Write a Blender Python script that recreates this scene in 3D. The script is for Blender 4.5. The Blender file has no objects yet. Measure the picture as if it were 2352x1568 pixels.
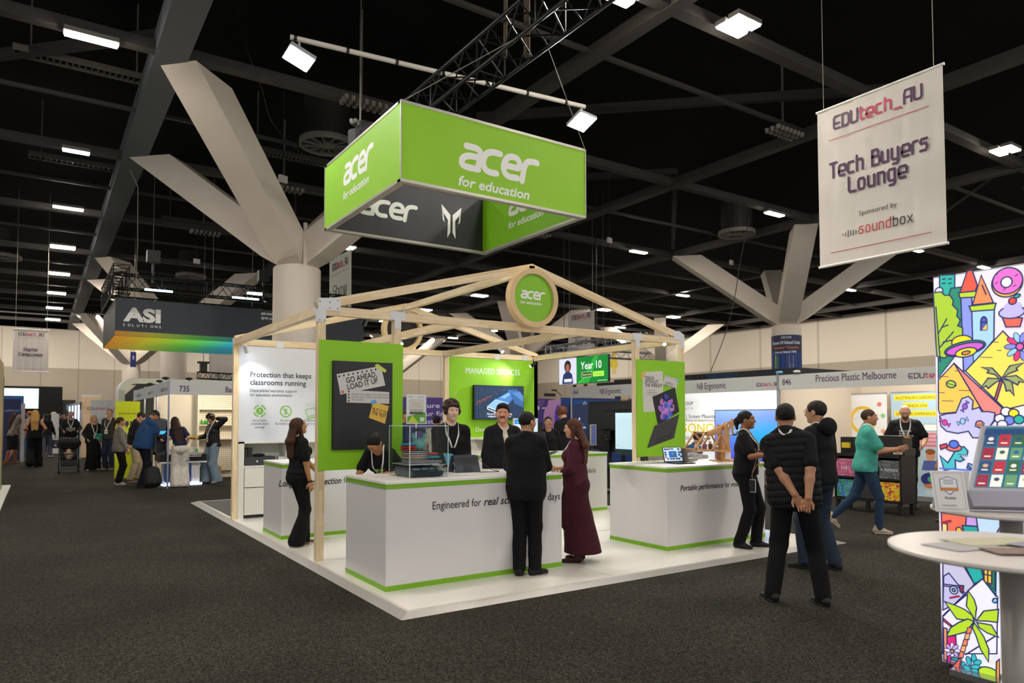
import bpy, math, random
import numpy as np
from mathutils import Vector, Matrix
random.seed(7); np.random.seed(7)
SC = bpy.context.scene
COL = SC.collection
# ---------------------------------------------------------------- camera
F = 1623.8; YAW = .5892; PIT = .0376; ROL = -.001; CYP = 899.4
CAM = np.array([-2.582, -5.547, 1.707])
_c, _s = math.cos(YAW), math.sin(YAW)
FWD = np.array([_s*math.cos(PIT), _c*math.cos(PIT), math.sin(PIT)])
_r = np.array([_c, -_s, 0.]); _u = np.cross(_r, FWD)
R2 = _r*math.cos(ROL)+_u*math.sin(ROL); U2 = _u*math.cos(ROL)-_r*math.sin(ROL)
cd = bpy.data.cameras.new('camera'); cam = bpy.data.objects.new('camera', cd); COL.objects.link(cam)
M = Matrix(((R2[0], U2[0], -FWD[0], CAM[0]), (R2[1], U2[1], -FWD[1], CAM[1]), (R2[2], U2[2], -FWD[2], CAM[2]), (0, 0, 0, 1)))
cam.matrix_world = M
cd.sensor_width = 36; cd.sensor_fit = 'HORIZONTAL'
cd.lens = F/2352*36; cd.shift_y = (CYP-784)/2352; cd.clip_start = .05; cd.clip_end = 400
cd.dof.use_dof = True; cd.dof.focus_distance = 8.0; cd.dof.aperture_fstop = 2.0
SC.camera = cam
# ---------------------------------------------------------------- world, colour management
w = bpy.data.worlds.new('world'); SC.world = w; w.use_nodes = True
bg = w.node_tree.nodes['Background']; bg.inputs[0].default_value = (1.0, .97, .94, 1); bg.inputs[1].default_value = .7
vs = SC.view_settings; vs.view_transform = 'Standard'; vs.look = 'None'; vs.gamma = 1; vs.use_curve_mapping = False
vs.exposure = 0.68
LAMP_E = 134.0      # hall lamp panels
FLOOD_E = 175.0     # white flood lights on the pipe
SPOT_W = 70.0      # pavilion spot lamps (watt)

def pix(u, v, axis, val):
    """point seen at photo pixel (u, v) on the world plane axis = val"""
    d = FWD+R2*(u-1176)/F-U2*(v-CYP)/F; i = 'xyz'.index(axis)
    return CAM+d*((val-CAM[i])/d[i])
# ---------------------------------------------------------------- materials
def lin(c):
    if isinstance(c, str): c = [int(c[i:i+2], 16)/255 for i in (0, 2, 4)]
    return tuple(((x/12.92) if x <= .04045 else ((x+.055)/1.055)**2.4) for x in c)
_m = {}
def mat(name, col='808080', rough=.5, metal=0., emit=0., ecol=None, noise=None, spec=.5, trans=0., alpha=1., bump=None, coat=0.):
    if name in _m: return _m[name]
    m = bpy.data.materials.new(name); m.use_nodes = True; nt = m.node_tree; b = nt.nodes['Principled BSDF']
    c = lin(col)+(1,)
    b.inputs['Base Color'].default_value = c; b.inputs['Roughness'].default_value = rough; b.inputs['Metallic'].default_value = metal
    b.inputs['Specular IOR Level'].default_value = spec
    if coat: b.inputs['Coat Weight'].default_value = coat
    if trans: b.inputs['Transmission Weight'].default_value = trans
    if alpha < 1: b.inputs['Alpha'].default_value = alpha
    if emit: b.inputs['Emission Color'].default_value = lin(ecol or col)+(1,); b.inputs['Emission Strength'].default_value = emit
    if noise or bump:
        tc = nt.nodes.new('ShaderNodeTexCoord'); n = nt.nodes.new('ShaderNodeTexNoise'); n.inputs['Scale'].default_value = (noise or bump)[0]; n.inputs['Detail'].default_value = 4
        nt.links.new(tc.outputs['Object'], n.inputs['Vector'])
        if noise:
            r = nt.nodes.new('ShaderNodeMapRange'); r.inputs[1].default_value = .3; r.inputs[2].default_value = .7
            r.inputs[3].default_value = 1-noise[1]; r.inputs[4].default_value = 1+noise[1]
            nt.links.new(n.outputs[0], r.inputs[0])
            mx = nt.nodes.new('ShaderNodeMix'); mx.data_type = 'RGBA'; mx.blend_type = 'MULTIPLY'; mx.inputs[0].default_value = 1
            mx.inputs[6].default_value = c; nt.links.new(r.outputs[0], mx.inputs[7]); nt.links.new(mx.outputs[2], b.inputs['Base Color'])
        if bump:
            bp = nt.nodes.new('ShaderNodeBump'); bp.inputs['Strength'].default_value = bump[1]; bp.inputs['Distance'].default_value = .01
            nt.links.new(n.outputs[0], bp.inputs['Height']); nt.links.new(bp.outputs[0], b.inputs['Normal'])
    _m[name] = m; return m

def mat_print(name, rough=.5, emit=0.):
    """printed sheet or screen: ink colours from the mesh's colour attribute"""
    if name in _m: return _m[name]
    m = bpy.data.materials.new(name); m.use_nodes = True; nt = m.node_tree; b = nt.nodes['Principled BSDF']
    a = nt.nodes.new('ShaderNodeVertexColor'); a.layer_name = 'Col'
    nt.links.new(a.outputs[0], b.inputs['Base Color']); b.inputs['Roughness'].default_value = rough
    if emit:
        nt.links.new(a.outputs[0], b.inputs['Emission Color']); b.inputs['Emission Strength'].default_value = emit
    _m[name] = m; return m

def mat_wood():
    m = bpy.data.materials.new('finger_jointed_pine'); m.use_nodes = True; nt = m.node_tree; N = nt.nodes; L = nt.links; b = N['Principled BSDF']
    uv = N.new('ShaderNodeUVMap'); uv.uv_map = 'UVMap'
    br = N.new('ShaderNodeTexBrick'); br.inputs['Scale'].default_value = 1; br.inputs['Brick Width'].default_value = .42; br.inputs['Row Height'].default_value = .045
    br.inputs['Mortar Size'].default_value = .0006; br.offset = .37; br.squash = 1
    br.inputs['Color1'].default_value = lin('f3dfbb')+(1,); br.inputs['Color2'].default_value = lin('e3c89c')+(1,); br.inputs['Mortar'].default_value = lin('c8a87c')+(1,)
    L.new(uv.outputs[0], br.inputs['Vector'])
    mp = N.new('ShaderNodeMapping'); mp.inputs['Scale'].default_value = (3, 90, 1); L.new(uv.outputs[0], mp.inputs[0])
    n = N.new('ShaderNodeTexNoise'); n.inputs['Scale'].default_value = 1.2; n.inputs['Detail'].default_value = 5; L.new(mp.outputs[0], n.inputs['Vector'])
    r = N.new('ShaderNodeMapRange'); r.inputs[1].default_value = .3; r.inputs[2].default_value = .7; r.inputs[3].default_value = .88; r.inputs[4].default_value = 1.08; L.new(n.outputs[0], r.inputs[0])
    mx = N.new('ShaderNodeMix'); mx.data_type = 'RGBA'; mx.blend_type = 'MULTIPLY'; mx.inputs[0].default_value = 1
    L.new(br.outputs[0], mx.inputs[6]); L.new(r.outputs[0], mx.inputs[7]); L.new(mx.outputs[2], b.inputs['Base Color'])
    b.inputs['Roughness'].default_value = .5
    return m

def mat_carpet():
    m = bpy.data.materials.new('charcoal_carpet'); m.use_nodes = True; nt = m.node_tree; N = nt.nodes; L = nt.links; b = N['Principled BSDF']
    tc = N.new('ShaderNodeTexCoord')
    n = N.new('ShaderNodeTexNoise'); n.inputs['Scale'].default_value = 85; n.inputs['Detail'].default_value = 4; L.new(tc.outputs['Object'], n.inputs['Vector'])
    n2 = N.new('ShaderNodeTexNoise'); n2.inputs['Scale'].default_value = .7; n2.inputs['Detail'].default_value = 4; L.new(tc.outputs['Object'], n2.inputs['Vector'])
    n4 = N.new('ShaderNodeTexNoise'); n4.inputs['Scale'].default_value = 38; n4.inputs['Detail'].default_value = 4; L.new(tc.outputs['Object'], n4.inputs['Vector'])
    cr = N.new('ShaderNodeValToRGB'); cr.color_ramp.elements[0].position = .40; cr.color_ramp.elements[1].position = .66
    cr.color_ramp.elements[0].color = lin('26261f')+(1,) if 0 else lin('151412')+(1,); cr.color_ramp.elements[1].color = lin('4c4940')+(1,)
    L.new(n.outputs[0], cr.inputs[0])
    r = N.new('ShaderNodeMapRange'); r.inputs[1].default_value = .3; r.inputs[2].default_value = .7; r.inputs[3].default_value = .78; r.inputs[4].default_value = 1.22; L.new(n2.outputs[0], r.inputs[0])
    r4 = N.new('ShaderNodeMapRange'); r4.inputs[1].default_value = .35; r4.inputs[2].default_value = .65; r4.inputs[3].default_value = .72; r4.inputs[4].default_value = 1.28; L.new(n4.outputs[0], r4.inputs[0])
    br = N.new('ShaderNodeTexBrick'); br.inputs['Scale'].default_value = 1; br.inputs['Brick Width'].default_value = 2.; br.inputs['Row Height'].default_value = 2.; br.offset = 0
    br.inputs['Mortar Size'].default_value = .004; br.inputs['Color1'].default_value = (1, 1, 1, 1); br.inputs['Color2'].default_value = (.9, .9, .9, 1); br.inputs['Mortar'].default_value = (.8, .8, .8, 1)
    L.new(tc.outputs['Object'], br.inputs['Vector'])
    def mul(a, c):
        mx = N.new('ShaderNodeMix'); mx.data_type = 'RGBA'; mx.blend_type = 'MULTIPLY'; mx.inputs[0].default_value = 1; L.new(a, mx.inputs[6]); L.new(c, mx.inputs[7]); return mx.outputs[2]
    L.new(mul(mul(mul(cr.outputs[0], r.outputs[0]), r4.outputs[0]), br.outputs[0]), b.inputs['Base Color'])
    b.inputs['Roughness'].default_value = .95; b.inputs['Specular IOR Level'].default_value = .15
    bp = N.new('ShaderNodeBump'); bp.inputs['Strength'].default_value = .6; bp.inputs['Distance'].default_value = .006
    L.new(n.outputs[0], bp.inputs['Height']); L.new(bp.outputs[0], b.inputs['Normal'])
    return m

def mat_panels(name, c_lo, c_hi, zsplit, pw, axis):
    """hall wall of tall panels: lower band darker than the upper one, thin joints"""
    m = bpy.data.materials.new(name); m.use_nodes = True; nt = m.node_tree; N = nt.nodes; L = nt.links; b = N['Principled BSDF']
    g = N.new('ShaderNodeNewGeometry'); sx = N.new('ShaderNodeSeparateXYZ'); L.new(g.outputs['Position'], sx.inputs[0])
    gt = N.new('ShaderNodeMath'); gt.operation = 'GREATER_THAN'; gt.inputs[1].default_value = zsplit; L.new(sx.outputs[2], gt.inputs[0])
    mx = N.new('ShaderNodeMix'); mx.data_type = 'RGBA'; mx.inputs[6].default_value = lin(c_lo)+(1,); mx.inputs[7].default_value = lin(c_hi)+(1,); L.new(gt.outputs[0], mx.inputs[0])
    d = N.new('ShaderNodeMath'); d.operation = 'DIVIDE'; d.inputs[1].default_value = pw; L.new(sx.outputs[axis], d.inputs[0])
    fr = N.new('ShaderNodeMath'); fr.operation = 'FRACT'; L.new(d.outputs[0], fr.inputs[0])
    lt = N.new('ShaderNodeMath'); lt.operation = 'LESS_THAN'; lt.inputs[1].default_value = .035; L.new(fr.outputs[0], lt.inputs[0])
    m2 = N.new('ShaderNodeMix'); m2.data_type = 'RGBA'; m2.blend_type = 'MULTIPLY'; m2.inputs[7].default_value = (.72, .72, .72, 1); L.new(lt.outputs[0], m2.inputs[0]); L.new(mx.outputs[2], m2.inputs[6])
    L.new(m2.outputs[2], b.inputs['Base Color']); b.inputs['Roughness'].default_value = .7
    return m
WOOD = mat_wood()
WHITE = mat('white_laminate', 'dcdadb', .35); GREEN = mat('green_trim', '7ab317', .4); GREENP = mat('green_panel', '8ccc12', .55, noise=(1.5, .03))
BLACK = mat('black_plastic', '0d0d0f', .4); DARK = mat('dark_grey', '2a2b2f', .5); ALU = mat('aluminium', 'b9bcc4', .35, .85)
STEEL = mat('black_truss_steel', '1a1a1c', .35, .6); CHROME = mat('chrome', 'd8d8d8', .15, 1.)
PAPER = mat('white_paper', 'e8e8e6', .6); PRINT = mat_print('printed_ink', .5); SCREEN = mat_print('lit_screen', .3, .5)
SHELL = mat('shell_scheme_white', 'd9d2c6', .6); FASC = mat('fascia_grey', 'c5c6c4', .5)
# ---------------------------------------------------------------- things and meshes
_loc = {}
def thing(name, label, cat, loc=(0, 0, 0), group=None, rotz=0.):
    o = bpy.data.objects.new(name, None); o.empty_display_size = .1; COL.objects.link(o); o.location = loc; o.rotation_euler = (0, 0, rotz)
    o['label'] = label; o['category'] = cat
    if group: o['group'] = group
    _loc[o.name] = (np.array(loc, float), rotz); return o
def tag(o, label, cat, group=None, kind=None):
    if label: o['label'] = label
    if cat: o['category'] = cat
    if group: o['group'] = group
    if kind: o['kind'] = kind
    return o
def wloc(p):
    """world origin (and turn) of a thing or part"""
    return _loc.get(p.name, (np.zeros(3), 0.))
def finish(name, V, Fc, mats, parent=None, mi=None, uv=None, col=None, smooth=False, label=None):
    V = np.asarray(V, float).reshape(-1, 3)
    if parent is not None: org, rz = wloc(parent)
    else:
        lo, hi = V.min(0), V.max(0); org = np.array([(lo[0]+hi[0])/2, (lo[1]+hi[1])/2, lo[2]]); rz = 0.
    V = V-org
    if rz:
        c, s = math.cos(-rz), math.sin(-rz); V = np.stack([V[:, 0]*c-V[:, 1]*s, V[:, 0]*s+V[:, 1]*c, V[:, 2]], 1)
    me = bpy.data.meshes.new(name); me.from_pydata(V.tolist(), [], Fc)
    if not isinstance(mats, (list, tuple)): mats = [mats]
    for m in mats: me.materials.append(m)
    if mi is not None and len(mats) > 1: me.polygons.foreach_set('material_index', mi)
    if uv is not None:
        l = me.uv_layers.new(name='UVMap'); l.data.foreach_set('uv', np.asarray(uv, float).ravel())
    if col is not None:
        a = me.color_attributes.new('Col', 'FLOAT_COLOR', 'CORNER'); a.data.foreach_set('color', np.asarray(col, float).ravel())
    if smooth: me.polygons.foreach_set('use_smooth', [True]*len(me.polygons))
    me.update()
    o = bpy.data.objects.new(name, me); COL.objects.link(o)
    if parent is not None:
        o.parent = parent; _loc[o.name] = (org, rz)
        if parent.type == 'MESH': pass
    else: o.location = org; _loc[o.name] = (org, 0.)
    if label: o['label'] = label
    return o
def sub(a): return np.asarray(a, float)
def nrm(v):
    v = sub(v); return v/max(1e-9, np.linalg.norm(v))
class MB:
    """collects shapes of ONE object"""
    def __init__(s): s.V = []; s.F = []; s.MI = []; s.UV = []; s.m = 0; s.smooth = False
    def add(s, V, Fc, uv=None):
        n = len(s.V); s.V += [tuple(map(float, v)) for v in V]
        for i, f in enumerate(Fc):
            s.F.append([n+k for k in f]); s.MI.append(s.m)
            s.UV += (uv[i] if uv else [(0, 0)]*len(f))
        return s
    def box(s, x0, x1, y0, y1, z0, z1):
        return s.obox(((x0+x1)/2, (y0+y1)/2, (z0+z1)/2), (1, 0, 0), (0, 1, 0), (0, 0, 1), x1-x0, y1-y0, z1-z0)
    def obox(s, c, ax, ay, az, lx, ly, lz):
        c = sub(c); A = [nrm(ax)*lx/2, nrm(ay)*ly/2, nrm(az)*lz/2]
        P = [c+A[0]*i+A[1]*j+A[2]*k for k in (-1, 1) for j in (-1, 1) for i in (-1, 1)]
        fs = [(0, 2, 3, 1), (4, 5, 7, 6), (0, 1, 5, 4), (2, 6, 7, 3), (0, 4, 6, 2), (1, 3, 7, 5)]
        L = (lx, ly, lz); big = int(np.argmax(L)); uv = []
        for f in fs:
            pts = []
            idx = [((k & 1)*lx, (k >> 1 & 1)*ly, (k >> 2 & 1)*lz) for k in f]
            const = [a for a in range(3) if len({round(q[a], 6) for q in idx}) == 1]
            oth = [a for a in range(3) if a != (const[0] if const else 2)]
            oth.sort(key=lambda a: 0 if a == big else 1)
            uv.append([(q[oth[0]]+c[0]*.37+c[1]*.71, q[oth[1]]+c[2]*.045) for q in idx])
        return s.add(P, fs, uv)
    def beam(s, p, q, wd, h, up=(0, 0, 1)):
        p, q = sub(p), sub(q); d = nrm(q-p); side = nrm(np.cross(d, up)) if abs(np.dot(d, up)) < .999 else sub((1, 0, 0)); u = np.cross(side, d)
        return s.obox((p+q)/2, d, side, u, np.linalg.norm(q-p), wd, h)
    def tube(s, p, q, r, n=10, r2=None, cap=True):
        p, q = sub(p), sub(q); d = nrm(q-p); a = nrm(np.cross(d, (0, 0, 1) if abs(d[2]) < .9 else (1, 0, 0))); b = np.cross(d, a); r2 = r if r2 is None else r2
        V = []; 
        for P_, rr in ((p, r), (q, r2)):
            for i in range(n):
                t = 2*math.pi*i/n; V.append(P_+(a*math.cos(t)+b*math.sin(t))*rr)
        Fc = [(i, (i+1) % n, n+(i+1) % n, n+i) for i in range(n)]
        if cap: Fc += [tuple(range(n))[::-1], tuple(range(n, 2*n))]
        return s.add(V, Fc)
    def path(s, pts, r, n=6):
        pts = [sub(p) for p in pts]; V = []; Fc = []
        prev = None
        for i, p in enumerate(pts):
            d = nrm(pts[min(i+1, len(pts)-1)]-pts[max(i-1, 0)])
            a = np.cross(d, (0, 0, 1) if abs(d[2]) < .9 else (1, 0, 0)) if prev is None else prev-d*np.dot(prev, d)
            a = nrm(a); prev = a; b = np.cross(d, a)
            for k in range(n):
                t = 2*math.pi*k/n; V.append(p+(a*math.cos(t)+b*math.sin(t))*r)
        for i in range(len(pts)-1):
            for k in range(n): Fc.append((i*n+k, i*n+(k+1) % n, (i+1)*n+(k+1) % n, (i+1)*n+k))
        Fc += [tuple(range(n))[::-1], tuple(range((len(pts)-1)*n, len(pts)*n))]
        return s.add(V, Fc)
    def disc(s, c, r, ax=(0, 0, 1), n=32, ry=None):
        c = sub(c); d = nrm(ax); a = nrm(np.cross(d, (0, 0, 1) if abs(d[2]) < .9 else (1, 0, 0))); b = np.cross(d, a)
        return s.add([c+a*math.cos(2*math.pi*i/n)*r+b*math.sin(2*math.pi*i/n)*(ry or r) for i in range(n)], [tuple(range(n))])
    def lathe(s, c, prof, n=24, ax=(0, 0, 1), cap=True):
        c = sub(c); d = nrm(ax); a = nrm(np.cross(d, (0, 0, 1) if abs(d[2]) < .9 else (1, 0, 0))); b = np.cross(d, a); V = []; Fc = []
        for r, z in prof:
            for i in range(n):
                t = 2*math.pi*i/n; V.append(c+d*z+(a*math.cos(t)+b*math.sin(t))*r)
        for j in range(len(prof)-1):
            for i in range(n): Fc.append((j*n+i, j*n+(i+1) % n, (j+1)*n+(i+1) % n, (j+1)*n+i))
        if cap and prof[0][0] > 1e-4: Fc.append(tuple(range(n))[::-1])
        if cap and prof[-1][0] > 1e-4: Fc.append(tuple(range((len(prof)-1)*n, len(prof)*n)))
        return s.add(V, Fc)
    def ell(s, c, r, n=14, m=9, R=None):
        c = sub(c); V = []; Fc = []
        for j in range(m+1):
            ph = math.pi*j/m
            for i in range(n):
                t = 2*math.pi*i/n; q = sub((r[0]*math.sin(ph)*math.cos(t), r[1]*math.sin(ph)*math.sin(t), r[2]*math.cos(ph)))
                V.append(c+(R@q if R is not None else q))
        for j in range(m):
            for i in range(n): Fc.append((j*n+i, (j+1)*n+i, (j+1)*n+(i+1) % n, j*n+(i+1) % n))
        return s.add(V, Fc)
    def prism(s, pts, nvec, th):
        """polygon of 3-D points pushed along nvec by th"""
        P = [sub(p) for p in pts]; n = len(P); nv = nrm(nvec)*th
        return s.add(P+[p+nv for p in P], [tuple(range(n))[::-1], tuple(range(n, 2*n))]+[(i, (i+1) % n, n+(i+1) % n, n+i) for i in range(n)])
    def quad(s, *P): return s.add([sub(p) for p in P], [tuple(range(len(P)))])
    def build(s, name, mats, parent=None, label=None, smooth=None):
        return finish(name, s.V, s.F, mats, parent, s.MI, s.UV, None, s.smooth if smooth is None else smooth, label)
def struct(o): o['kind'] = 'structure'; return o
def copy_tree(o, parent=None):
    c = o.copy(); COL.objects.link(c)
    if parent is not None: c.parent = parent
    for ch in list(o.children): copy_tree(ch, c)
    return c
# ---------------------------------------------------------------- lettering and printed art
_g = {}
def glyphs(t, bold=0., shear=0., sp=1.):
    k = (t, bold, shear, sp)
    if k in _g: return _g[k]
    cu = bpy.data.curves.new('t', 'FONT'); cu.body = t; cu.size = 1; cu.offset = bold; cu.shear = shear; cu.space_character = sp; cu.resolution_u = 3
    ob = bpy.data.objects.new('t', cu); me = bpy.data.meshes.new_from_object(ob)
    V = [(v.co.x, v.co.y) for v in me.vertices]; Fc = [tuple(p.vertices) for p in me.polygons]
    bpy.data.objects.remove(ob); bpy.data.meshes.remove(me); bpy.data.curves.remove(cu)
    xs = [v[0] for v in V] or [0]; _g[k] = (V, Fc, min(xs), max(xs)); return _g[k]
TF = {  # stroke letters, x 0-6, y: descender 0, baseline 2, x-height 7, cap 9
 'E': '69 19 08 03 12 62;05 55', 'D': '09 02 42 63 68 49 09', 'U': '09 03 12 52 63 69', 't': '19 13 22 42;07 47', 'e': '04 64 66 57 17 06 03 12 52', 'c': '57 17 06 03 12 52',
 'h': '09 02;07 47 56 52', '_': '01 51', 'A': '02 07 19 49 69 62;05 65', 'T': '09 69;39 32', 'B': '09 02 52 63 65 56 06;56 58 49 09', 'u': '07 03 12 52;57 52', 'y': '07 03 12 52;57 51 40 10', 'r': '02 06 17 47',
 's': '57 17 06 15 45 54 53 42 02', 'L': '09 03 12 62', 'o': '17 06 03 12 42 53 56 47 17', 'n': '02 07 47 56 52', 'g': '57 17 06 03 12 52;57 51 40 10', 'S': '69 19 08 07 16 56 65 63 52 02', 'w': '07 03 12 22 33 37;33 42 52 63 67',
 'i': '07 02;09 09', 'a': '07 47 56 52 12 03 04 15 55', 'l': '09 03 12', 'C': '69 19 08 03 12 62', 'm': '02 07 27 36 32;36 57 66 62', 'p': '00 07 47 56 53 42 02', 'd': '59 52 12 03 06 17 57', 'b': '09 02 42 53 56 47 07', 'x': '07 52;57 02', 'V': '09 32 69', 'v': '07 32 57', 'f': '59 39 28 22;07 47', ' ': ''}
TWID = {'i': 1, 'l': 2, 't': 4, 'T': 6, 'm': 6, 'w': 7, ' ': 3, 'r': 4}
ACER = [[(.22, .87), (.6, .87), (.8, .8), (.87, .6), (.82, .12)], [(.85, .12), (.35, .12), (.15, .19), (.12, .34), (.22, .47), (.45, .54), (.85, .54)],
        [(1.72, .87), (1.38, .87), (1.12, .76), (1.02, .5), (1.1, .24), (1.32, .12), (1.66, .12)], [(1.98, .5), (2.6, .5)], [(2.62, .52), (2.64, .7), (2.5, .85), (2.25, .88), (2.04, .77), (1.93, .5), (2.02, .24), (2.22, .12), (2.62, .12)],
        [(2.86, .06), (2.88, .55), (2.97, .78), (3.18, .87), (3.46, .87)]]
def smoothline(P, n=5):
    P = [sub(p) for p in P]; out = []
    for i in range(len(P)-1):
        a = P[max(i-1, 0)]; b = P[i]; c = P[i+1]; d = P[min(i+2, len(P)-1)]
        for k in range(n):
            t = k/n; out.append(.5*((2*b)+(c-a)*t+(2*a-5*b+4*c-d)*t*t+(3*b-a-3*c+d)*t**3))
    return out+[P[-1]]
class Art:
    """flat print on a plane: o + x*ux + y*uy, stacked along n in thin ink layers; colours per face"""
    def __init__(s, o, ux, uy, n=None, step=.00006, base=.0003):
        s.o = sub(o); s.ux = nrm(ux); s.uy = nrm(uy); s.n = nrm(np.cross(s.ux, s.uy)) if n is None else nrm(n)
        s.V = []; s.F = []; s.C = []; s.h = base; s.step = step
    def P(s, p): return s.o+s.ux*p[0]+s.uy*p[1]+s.n*s.h
    def face(s, pts, c):
        n = len(s.V); s.V += [s.P(p) for p in pts]; s.F.append(list(range(n, n+len(pts)))); s.C += [lin(c)+(1,)]*len(pts)
    def up(s): s.h += s.step; return s
    def poly(s, pts, c, line=None, lw=.01):
        s.face(pts, c); s.up()
        if line: s.stroke(list(pts)+[pts[0]], lw, line)
        return s
    def rect(s, x0, y0, x1, y1, c, line=None, lw=.01): return s.poly([(x0, y0), (x1, y0), (x1, y1), (x0, y1)], c, line, lw)
    def ell(s, cx, cy, rx, ry, c, line=None, lw=.01, a0=0, a1=360, rot=0, n=28):
        cr, sr = math.cos(math.radians(rot)), math.sin(math.radians(rot)); pts = []
        for i in range(n):
            t = math.radians(a0+(a1-a0)*i/(n if a1-a0 == 360 else n-1)); x, y = rx*math.cos(t), ry*math.sin(t); pts.append((cx+x*cr-y*sr, cy+x*sr+y*cr))
        return s.poly(pts, c, line, lw)
    def ring(s, cx, cy, r0, r1, c, a0=0, a1=360, n=36):
        for i in range(n):
            t0 = math.radians(a0+(a1-a0)*i/n); t1 = math.radians(a0+(a1-a0)*(i+1)/n)
            s.face([(cx+r0*math.cos(t0), cy+r0*math.sin(t0)), (cx+r1*math.cos(t0), cy+r1*math.sin(t0)), (cx+r1*math.cos(t1), cy+r1*math.sin(t1)), (cx+r0*math.cos(t1), cy+r0*math.sin(t1))], c)
        return s.up()
    def stroke(s, pts, wd, c, caps=True):
        """one mitred band of ink; round ends"""
        P = [pts[0]]
        for p in pts[1:]:
            if math.hypot(p[0]-P[-1][0], p[1]-P[-1][1]) > 1e-6: P.append(p)
        n = len(P)
        if n < 2: return s
        closed = n > 3 and math.hypot(P[0][0]-P[-1][0], P[0][1]-P[-1][1]) < 1e-6
        if closed: P = P[:-1]; n -= 1
        def un(a, b):
            dx, dy = b[0]-a[0], b[1]-a[1]; l = math.hypot(dx, dy); return (-dy/l, dx/l)
        A = []; B = []
        for i in range(n):
            prv = un(P[i-1], P[i]) if (i > 0 or closed) else None; nxt = un(P[i], P[(i+1) % n]) if (i < n-1 or closed) else None
            m = prv or nxt
            if prv and nxt:
                m = (prv[0]+nxt[0], prv[1]+nxt[1]); l = math.hypot(*m)
                if l < .3: m = nxt
                else: m = (m[0]/l, m[1]/l); k = 1/max(.45, m[0]*nxt[0]+m[1]*nxt[1]); m = (m[0]*k, m[1]*k)
            A.append((P[i][0]+m[0]*wd/2, P[i][1]+m[1]*wd/2)); B.append((P[i][0]-m[0]*wd/2, P[i][1]-m[1]*wd/2))
        for i in range(n if closed else n-1):
            j = (i+1) % n; s.face([A[i], B[i], B[j], A[j]], c)
        if caps and not closed:
            for e, o in ((0, 1), (n-1, n-2)):
                t0 = math.atan2(P[e][1]-P[o][1], P[e][0]-P[o][0])
                s.face([(P[e][0]+wd/2*math.cos(t0+(k-3)*math.pi/6), P[e][1]+wd/2*math.sin(t0+(k-3)*math.pi/6)) for k in range(7)], c)
        return s.up()
    def text(s, t, x, y, size, c, bold=0., sx=1., align='l', rot=0., shear=0., sp=1., fit=None):
        if 'M' in t and bold:
            for d in (-1, 1): s.text(t, x+d*bold*size*.8, y, size, c, 0., sx, align, rot, shear, sp, fit)
            return s
        V, Fc, a, b = glyphs(t, bold, shear, sp)
        if fit: sx = fit/((b-a)*size)
        off = {'l': -a, 'c': -(a+b)/2, 'r': -b}[align]; cr, sr = math.cos(math.radians(rot)), math.sin(math.radians(rot)); n = len(s.V)
        for vx, vy in V:
            px, py = (vx+off)*size*sx, vy*size; s.V.append(s.P((x+px*cr-py*sr, y+px*sr+py*cr)))
        for f in Fc: s.F.append([n+k for k in f]); s.C += [lin(c)+(1,)]*len(f)
        return s.up()
    def tech(s, t, x, y, size, wd, cols, align='l', gap=2.2, shear=0., fit=None):
        """techno stroke lettering; size = cap height"""
        k = size/7.; wid = sum(TWID.get(ch, 6)+gap for ch in t)-gap; kx = fit/wid if fit else k; cx = x-{'l': 0, 'c': wid*kx/2, 'r': wid*kx}[align]
        for i, ch in enumerate(t):
            c = cols if isinstance(cols, str) else cols[min(i, len(cols)-1)]
            for st in TF.get(ch, '').split(';'):
                if not st: continue
                pts = [(int(q[0]), int(q[1])-2) for q in st.split()]
                s.stroke([(cx+px*kx+py*k*shear, y+py*k) for px, py in pts], wd, c)
            cx += (TWID.get(ch, 6)+gap)*kx
        return s
    def acer(s, x, y, wid, c, sub_=True):
        """lower-case rounded logo word and the line below it; wid = its width"""
        k = wid/3.65
        for L_ in ACER:
            s.stroke([(x+(px+py*.16)*k, y+py*k*1.05) for px, py in smoothline(L_)], .25*k, c)
        if sub_: s.text('for education', x+.02*k, y-.62*k, .52*k, c, bold=.022, shear=.2, fit=3.2*k)
        return s
    def build(s, name='printed_graphic', m=None, parent=None, label=None):
        return finish(name, s.V, s.F, m or PRINT, parent, None, None, s.C, False, label)
XP, XM, YP, YM, ZP = (1, 0, 0), (-1, 0, 0), (0, 1, 0), (0, -1, 0), (0, 0, 1)
def planeY(y, facing=-1):  # plane Y = y seen from -Y: x to the right
    return Art((0, y, 0), XP, ZP, (0, facing, 0))
def planeX(x):  # plane X = x seen from -X: looking +X, right is -Y ; art x = -Y
    return Art((x, 0, 0), YM, ZP, (-1, 0, 0))
def a2(a, u, v):
    """2-D coordinates on art plane a for a point measured in the photo"""
    i = int(np.argmax(np.abs(a.n))); p = pix(u, v, 'xyz'[i], a.o[i]); return (float(np.dot(p-a.o, a.ux)), float(np.dot(p-a.o, a.uy)))
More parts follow.
